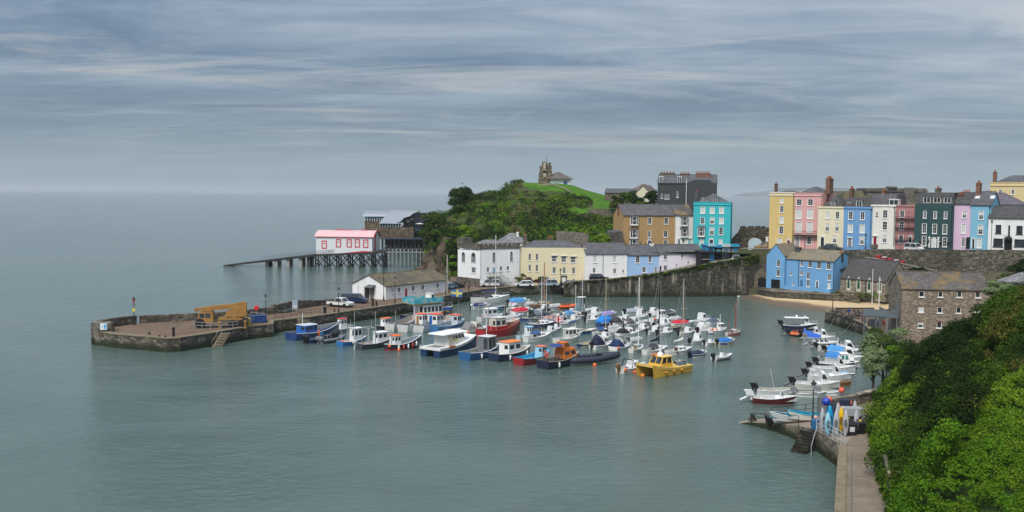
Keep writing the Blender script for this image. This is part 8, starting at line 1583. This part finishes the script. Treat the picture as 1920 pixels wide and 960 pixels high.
# ================================================================ vegetation
def leaf_quads(C, Rd, n, size, seed, zmin=-.25, up=.35, inner=.55):
    """n leaf faces round each ellipsoid (C, Rd: (M,3)); returns (M*n*4, 3)"""
    g = np.random.default_rng(seed); M_ = len(C); K = M_*n
    C = np.repeat(np.asarray(C, float), n, 0); Rd = np.repeat(np.asarray(Rd, float), n, 0)
    d = g.normal(size=(K, 3)); d /= np.linalg.norm(d, axis=1)[:, None]; d[:, 2] = np.where(d[:, 2] < zmin, -d[:, 2]*.7, d[:, 2]); d /= np.linalg.norm(d, axis=1)[:, None]
    rr = inner+(1.08-inner)*g.random(K)**.55; P = C+d*Rd*rr[:, None]
    nr = d+g.normal(size=(K, 3))*.55+np.array([0, 0, up]); nr /= np.linalg.norm(nr, axis=1)[:, None]
    t = np.cross(nr, g.normal(size=(K, 3))); t /= np.linalg.norm(t, axis=1)[:, None]; b_ = np.cross(nr, t)
    s = (np.asarray(size) if np.ndim(size) else np.full(M_, size)); s = np.repeat(s, n)*g.uniform(.6, 1.3, K); s = s[:, None]
    V = np.stack([P-t*s, P-b_*s*.55+nr*s*.12, P+t*s, P+b_*s*.55+nr*s*.12], 1); return V.reshape(-1, 3)
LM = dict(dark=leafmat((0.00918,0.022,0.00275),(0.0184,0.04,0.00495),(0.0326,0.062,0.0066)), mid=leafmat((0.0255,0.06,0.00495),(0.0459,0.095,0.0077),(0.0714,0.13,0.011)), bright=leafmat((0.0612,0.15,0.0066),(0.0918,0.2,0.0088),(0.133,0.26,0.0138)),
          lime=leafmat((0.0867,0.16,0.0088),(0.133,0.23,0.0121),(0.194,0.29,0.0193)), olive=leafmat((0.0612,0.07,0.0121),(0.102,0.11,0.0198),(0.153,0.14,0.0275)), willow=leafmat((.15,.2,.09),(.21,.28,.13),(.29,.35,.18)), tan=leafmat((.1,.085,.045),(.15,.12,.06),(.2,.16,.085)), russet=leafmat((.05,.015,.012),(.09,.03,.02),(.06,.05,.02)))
BARK = ground((.05,.04,.03),(.1,.08,.06), 2, fine=9)
def tree(label, name, p, h, rx, ry, m, seed, n=26, per=150, leaf=.3, trunk=.2, cat='tree', crown0=.35, group=None, gaps=.55, mats=None):
    r = thing(name, label, cat, p, 0, group); g = random.Random(seed); mb = MB(); tips = []
    th = h*crown0; mb.tube([(0,0,-.8),(0,0,0),(.1*rx*g.uniform(-1,1),.1*ry,th*.6),(.15*rx*g.uniform(-1,1),0,h*.62)], [trunk*1.3,trunk,trunk*.8,trunk*.35], n=7)
    for k in range(7):
        a = g.uniform(0, 6.28); q = (math.cos(a)*rx*.6, math.sin(a)*ry*.6, lerp(th, h*.85, g.random())); mb.tube([(0,0,th*.55+.05*h*k/7),(q[0]*.5,q[1]*.5,q[2]*.75),q], [trunk*.5,trunk*.3,trunk*.12], n=5)
    mb.build('trunk', BARK, r)
    C = []; R_ = []
    for k in range(n):
        a = g.uniform(0, 6.28); u = g.uniform(-1, 1); s = g.random()**.45; w = math.sqrt(max(0, 1-u*u)); cz = th+(h-th)*(.5+.5*u*s*.9); f = gaps*g.uniform(.6, 1.15)*min(rx, ry, (h-th)/2)
        C.append((math.cos(a)*w*s*rx*.82, math.sin(a)*w*s*ry*.82, cz)); R_.append((f*1.15, f*1.15, f*.8))
    V = leaf_quads(C, R_, per, leaf, seed); o = np_mesh('crown', V, 4, mats or [m], r, (np.repeat(np.arange(n) % len(mats), per) if mats else None)); return r
# ---- scrub that clothes the castle hill
g = np.random.default_rng(11); C, Rd, S_, MI = [], [], [], []; names = ['dark','mid','bright','lime','olive','tan']
tries = 0
while len(C) < 1500 and tries < 60000:
    tries += 1; y = g.uniform(246, 345); a = g.uniform(788, 1345); x = (a-960)/FPX*y
    Df = interp(a, [(790,300),(850,262),(975,254),(1100,249),(1150,256),(1345,272)])
    if y < Df-2 or is_lawn(x, y) or is_lawn(x, y+2.5) and a > 1000: continue
    if a > 1160 and y > 268 and y < 306: continue
    z = hill(x, y)
    if z < 3.5 and a < 850: continue
    t = (y-Df)/(335-Df); big = .5+.5*math.sin(x*.18+2)*math.sin(y*.13+x*.05)
    q = g.random(); grassy = (a < 975 and .2 < t < .97 and math.sin(x*.25)+math.sin(y*.2+x*.1) > -.7) or (960 < a < 1010 and t > .45)
    rr = g.uniform(.4, .8) if grassy and q < .85 else g.uniform(1.0, 2.5)*(1.25 if t < .45 else 1)
    if a > 975 and (is_lawn(x, y+4) or is_lawn(x, y+8)): rr = min(rr, .9)
    if a > 975 and t > .6: rr = min(rr, 1.4)
    if grassy and q < .85: mi = 5 if q < .22 else (4 if q < .56 else 3 if q < .62 else 2)
    else: mi = int(g.choice([0,1,2,3,4], p=[.34,.36,.14,.06,.1])) if big < .62 else int(g.choice([0,1,2,3,4], p=[.12,.38,.28,.12,.1]))
    C.append((x, y, z+rr*.12)); Rd.append((rr, rr, rr*g.uniform(.55, .95))); S_.append(.2+.1*rr); MI.append(mi)
PER = 88; V = leaf_quads(C, Rd, PER, np.array(S_)*.78, 5)
tag(np_mesh('hill_scrub', V, 4, [LM[k] for k in names], None, np.repeat(np.array(MI), PER)), None, None, kind='stuff')
# trees and shrubs one can tell apart on the hill
def hp(px, D): x = pxx(px, D); return (x, D, hill(x, D))
tree('lone dark round headed tree on the seaward shoulder of the hill', 'sycamore_tree', hp(866, 318)[:2]+(12.2,), 12.8, 4.3, 4.0, LM['dark'], 3, 30, 200, .42, .35, mats=[LM['dark'],LM['mid']])
tree('green tree leaning over the water beside the modern boathouse', 'ash_tree', (pxx(814,300), 300, 5.0), 13.2, 4.2, 4.0, LM['mid'], 4, 34, 190, .42, .3, mats=[LM['mid'],LM['dark'],LM['olive']], crown0=.15)
tree('lower dark tree between the cliff steps and the leaning tree', 'ash_tree', (pxx(832,290), 290, 5.5), 8.8, 4.0, 3.6, LM['mid'], 8, 26, 170, .42, .3, mats=[LM['mid'],LM['dark']], crown0=.1)
for i, (px, D, yb, yt, w, mk, lab) in enumerate((
    (1157,300,383,369,2.4,'dark','dark round bush under the low stone building on the skyline'), (1175,303,380,360,2.6,'mid','bush before the cream gabled cottage, left side'), (1190,298,386,368,2.6,'dark','dark spreading bush in front of the cream gable'),
    (1221,300,384,358,1.9,'dark','clipped dark green hedge block left of the huge grey house'), (1150,296,389,379,2.2,'olive','low pale bush at the right end of the lawn'), (1200,295,391,378,3.0,'mid','bright green bush above the ochre house roof'),
    (1086,310,382,368,3.2,'dark','dark bush in the bend of the lawn'), (875,268,452,426,3.2,'lime','yellow green ivy mound above the white battlemented house'), (1133,252,462,438,1.8,'lime','yellow green creeper hanging over the garden wall by the ochre house'))):
    zb = atd(px, yb, D).z; hh = atd(px, yt, D).z-zb; tree(lab, 'shrub', (pxx(px, D), D, zb-.3), hh+.3, w, w*.9, LM[mk], 40+i, 16, 110, .3, .12, 'shrub', .05, gaps=.7)
for i, (px, D, zb, hh, w, mk, lab) in enumerate(((977,235,2,3.0,1.4,'olive','spiky palm like plant by the white estate car'),(993,234.5,2,2.0,1.6,'russet','russet bush between the palm and the parked cars'),(1011,234.5,2,2.3,1.6,'russet','dark red shrub left of the silver blue car'),(1019,234.5,2,2.6,1.3,'mid','green shrub beside the dark red one by the cream house'))):
    tree(lab, 'shrub', (pxx(px, D), D, zb), hh, w, w*.5, LM[mk], 60+i, 10, 80, .22, .08, 'shrub', .05, gaps=.75)
# rocks at the foot of the cliff
ROCKM = ground((.05,.038,.026),(.15,.11,.075), .5, bs=.9, fine=1.8)
def rock(label, px, py, D, w, d, h, seed):
    g = random.Random(seed); p = atd(px, py, D); mb = MB(); rr = []
    for i in range(8):
        t = i/7; k = math.sin(math.pi*(.12+.8*t*.6))**.6*(1-.55*t*t); rr.append([(w*k*math.cos(a)*(1+g.uniform(-.22,.22)), d*k*math.sin(a)*(1+g.uniform(-.2,.2)), h*t*(1+g.uniform(-.06,.06))-1) for a in [j*2*math.pi/14 for j in range(14)]])
    mb.loft(rr); tag(mb.build('cliff_rock', ROCKM, None, (p.x, D, 0)), label, 'rock')
rock('brown cliff rocks under the footbridge', 818, 480, 304, 5.5, 4, 6.5, 1); rock('steep brown cliff face beside the ivy behind the white building', 842, 480, 278, 4.2, 4, 12, 2); rock('low dark reef of rocks at the foot of the footbridge trestle', 815, 498, 308, 7, 3, 2.4, 3); rock('dark cliff rock where the cliff stair lands', 838, 470, 296, 4, 4, 10, 4)
tree('curtain of green ivy on the cliff left of the white battlemented house', 'ivy', (pxx(849,262), 262, 1.5), 13.5, 2.4, 2.0, LM['mid'], 77, 34, 130, .36, .15, 'ivy', .02, gaps=.6, mats=[LM['mid'],LM['bright'],LM['dark']])
# ---- greenery on the bank below the terrace
def bank_p(s, d): p = ROWA+RU*s-RV*d; return (p.x, p.y, bank_z(s, d))
for i, (s, d, hh, w, mk, lab) in enumerate(((18.5,6,3.6,2.4,'dark','dark round bush between the blue house roof and the terrace'),(36.5,7.6,2.6,2.2,'dark','dark shrub under the terrace wall right of the red bins'),(40,8.5,2.2,2.6,'mid','spreading shrub on the bank above the stone warehouse'),(31,9.5,1.8,2.2,'olive','straggling olive bush on the bank above the chapel'),(47,8.5,1.6,2.4,'bright','bright green weeds at the foot of the terrace wall'),(57,7,4.6,3.0,'dark','tall dark tree at the right end of the terrace wall'),(60,10,4.2,3.2,'mid','mid green tree below the white house with black windows'),(55,10.5,2.4,2.2,'mid','rounded shrub above the grey shed roof'))):
    tree(lab, 'shrub' if hh < 4 else 'tree', bank_p(s, d), hh, w, w, LM[mk], 90+i, 18, 130, .26, .12, 'shrub' if hh < 4 else 'tree', .05, gaps=.68)
g = np.random.default_rng(21); C, Rd, S_, MI = [], [], [], []
for k in range(420):
    s, d = g.uniform(20, 66), g.uniform(5.2, 16); x, y, z = bank_p(s, d); rr = g.uniform(.25, .8)
    C.append((x, y, z+.05)); Rd.append((rr, rr, rr*.7)); S_.append(.16); MI.append(int(g.choice([0,1,2,3,4,5], p=[.2,.25,.1,.05,.2,.2])))
V = leaf_quads(C, Rd, 36, np.array(S_), 6); tag(np_mesh('bank_weeds', V, 4, [LM[k] for k in names], None, np.repeat(np.array(MI), 36)), None, None, kind='stuff')
# ivy and weeds along the top of the ramp wall and the castle wall
C, Rd, S_, MI = [], [], [], []
for k in range(240):
    t = g.random()**.7; i = min(len(WL)-2, int(t*(len(WL)-1))); f_ = t*(len(WL)-1)-i; x = lerp(WL[i][0], WL[i+1][0], f_); y = lerp(WL[i][1], WL[i+1][1], f_); z = lerp(WZ[i], WZ[i+1], f_)
    dz = g.random()**2*2.2*(t**2); rr = g.uniform(.2, .6)*(.4+t); C.append((x, y-.15, z-dz)); Rd.append((rr, .3, rr*.8)); S_.append(.14); MI.append(int(g.choice([0,1,3,4], p=[.35,.3,.15,.2])))
for k in range(90):
    px = g.uniform(1378, 1442); p = atd(px, g.uniform(482, 497), 236.2); rr = g.uniform(.3, .7); C.append(tuple(p)); Rd.append((rr, .35, rr)); S_.append(.16); MI.append(int(g.choice([0,1,4])))
V = leaf_quads(C, Rd, 34, np.array(S_), 7); tag(np_mesh('wall_ivy', V, 4, [LM[k] for k in names], None, np.repeat(np.array(MI), 34)), None, None, kind='stuff')
# ---- the near hillside: rounded crowns with hollows between them, small leaves; light and shade painted in by regional leaf tone
g = np.random.default_rng(31); CR = []
while len(CR) < 85:
    y = g.uniform(44, 124); x = interp(y, FOOT)+g.uniform(.8, 28); a = 960+x/y*FPX
    if a > 2050: continue
    CR.append((x, y, g.uniform(1.5, 3.4)*(.6 if y < 60 else 1), int(g.integers(0, 1000))))
def canopy(x, y):
    best, who = 0, None
    for cx_, cy_, r_, k in CR:
        d2 = (x-cx_)**2+(y-cy_)**2
        if d2 < r_*r_:
            h_ = math.sqrt(r_*r_-d2)
            if h_ > best: best, who = h_, k
    return best, who
C, Rd, S_, MI = [], [], [], []; cnt = 0; nm2 = ['dark','mid','bright','lime','olive']
while cnt < 5400:
    y = g.uniform(38, 126); x = interp(y, FOOT)+g.uniform(-.1, 32)*(1 if g.random() < .8 else .25); a = 960+x/y*FPX
    if a > 2080: continue
    s = x-interp(y, FOOT); z = slope(x, y); cp, who = canopy(x, y)
    corner = s > 2.4 and (y < 61 or (y < 74 and a > 1790+(y-61)*7))  # bright-leaf region, a sunlit mass put into the leaf colour
    hollow = 1735-(y-80) < a < 1850+(y-80) and 70 < y < 110 and s > 3  # dark-leaf region, the shade of the middle painted as leaf colour
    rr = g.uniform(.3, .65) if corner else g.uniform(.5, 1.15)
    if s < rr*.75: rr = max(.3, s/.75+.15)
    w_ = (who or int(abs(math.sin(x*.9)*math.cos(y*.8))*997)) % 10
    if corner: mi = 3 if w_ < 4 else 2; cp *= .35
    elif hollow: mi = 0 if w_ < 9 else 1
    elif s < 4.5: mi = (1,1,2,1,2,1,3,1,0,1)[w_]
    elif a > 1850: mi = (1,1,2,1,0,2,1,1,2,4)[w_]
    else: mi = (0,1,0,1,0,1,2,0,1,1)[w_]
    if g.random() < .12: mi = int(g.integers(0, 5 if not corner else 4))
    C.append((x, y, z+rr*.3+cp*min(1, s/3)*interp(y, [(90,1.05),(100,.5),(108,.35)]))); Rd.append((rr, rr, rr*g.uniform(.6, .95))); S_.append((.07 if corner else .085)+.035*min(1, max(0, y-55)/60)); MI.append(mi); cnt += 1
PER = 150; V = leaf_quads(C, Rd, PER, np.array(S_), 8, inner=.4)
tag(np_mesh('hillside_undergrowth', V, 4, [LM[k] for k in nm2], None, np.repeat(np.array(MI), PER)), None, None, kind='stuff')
def bush(label, name, px, D, yb, yt, w, mats, seed, n=30, per=230, leaf=.13, cat='shrub', crown0=.08, gaps=.55, d=None):
    zb = atd(px, yb, D).z; hh = atd(px, yt, D).z-zb; tree(label, name, (pxx(px, D), D, zb), hh, w, d or w*.9, None, seed, n, per, leaf, .16, cat, crown0, gaps=gaps, mats=[LM[k] for k in mats])
bush('pale grey green willow beside the quay at the foot of the warehouse', 'willow_tree', 1668, 116, 735, 607, 2.9, ['willow','willow','mid'], 201, 44, 304, .12, 'tree', .25, .4)
bush('second smaller grey green willow hanging over the moored boats', 'willow_tree', 1645, 112, 730, 648, 1.8, ['willow'], 202, 26, 246, .12, 'tree', .3, .42)
bush('glossy rounded creeper bush at the corner of the path', 'creeper', 1690, 90, 880, 722, 2.9, ['bright','mid','lime','mid'], 203, 46, 333, .12, 'creeper', .02, .5)
bush('trailing creeper hanging over the path wall below the rounded bush', 'creeper', 1702, 76, 985, 815, 2.3, ['mid','bright','mid'], 204, 36, 290, .12, 'creeper', .02, .55)
bush('very dark tree in the hollow of the hillside', 'dark_tree', 1765, 99, 800, 650, 3.6, ['dark','dark'], 205, 40, 319, .12, 'tree', .15, .55)
bush('second very dark tree behind the hollow, before the warehouse', 'dark_tree', 1722, 109, 770, 640, 3.0, ['mid','dark'], 206, 36, 290, .12, 'tree', .15, .5)
bush('mid green tree below the first windows of the warehouse', 'ash_tree', 1700, 113, 740, 632, 2.4, ['mid','bright','dark'], 215, 34, 260, .12, 'tree', .1, .5)
bush('leafy tree below the right hand windows of the warehouse', 'ash_tree', 1815, 103, 740, 648, 2.2, ['mid','mid','dark'], 216, 36, 260, .12, 'tree', .1, .5)
bush('slender young tree standing in front of the warehouse windows', 'young_tree', 1800, 104, 740, 606, 1.3, ['mid','dark'], 207, 22, 159, .12, 'tree', .3, .42)
bush('large bright green tree filling the right edge below the grey shed', 'ash_tree', 1900, 92, 760, 552, 3.7, ['mid','bright','mid','dark'], 208, 54, 333, .12, 'tree', .15, .45)
bush('tall green tree in front of the warehouse corner', 'ash_tree', 1862, 106, 690, 566, 1.8, ['mid','bright'], 209, 34, 275, .12, 'tree', .2, .48)
bush('silver leaved bush at the corner of the grey shed', 'silver_bush', 1872, 128, 560, 528, 2.2, ['willow'], 210, 18, 217, .12, 'shrub', .05, .6)
bush('bright tree cut by the right edge of the view', 'ash_tree', 1935, 84, 730, 520, 3.6, ['bright','mid'], 211, 44, 304, .12, 'tree', .15, .48)
bush('dark bush in the middle of the hillside', 'dark_tree', 1790, 84, 900, 735, 2.9, ['dark','dark','mid','dark'], 212, 36, 304, .12, 'tree', .05, .52)
bush('shrub with scattered pale flowers on the hillside', 'flowering_shrub', 1745, 80, 920, 790, 2.3, ['mid','dark','mid'], 213, 30, 275, .12, 'shrub', .05, .55)
# ================================================================ air: one even closed box of haze
mb = MB(); mb.box(-14000,14000,-60,14500,-1,70); hz = mb.build('haze', [])
hm = bpy.data.materials.new('sea_haze'); hm.use_nodes = True; hn = hm.node_tree; hn.nodes.remove(hn.nodes['Principled BSDF'])
pv = hn.nodes.new('ShaderNodeVolumePrincipled'); pv.inputs['Color'].default_value = (.8, .86, .9, 1); pv.inputs['Density'].default_value = 9e-5; pv.inputs['Anisotropy'].default_value = 0
hn.links.new(pv.outputs[0], hn.nodes['Material Output'].inputs['Volume']); hz.data.materials.append(hm); tag(hz, None, None, kind='stuff')
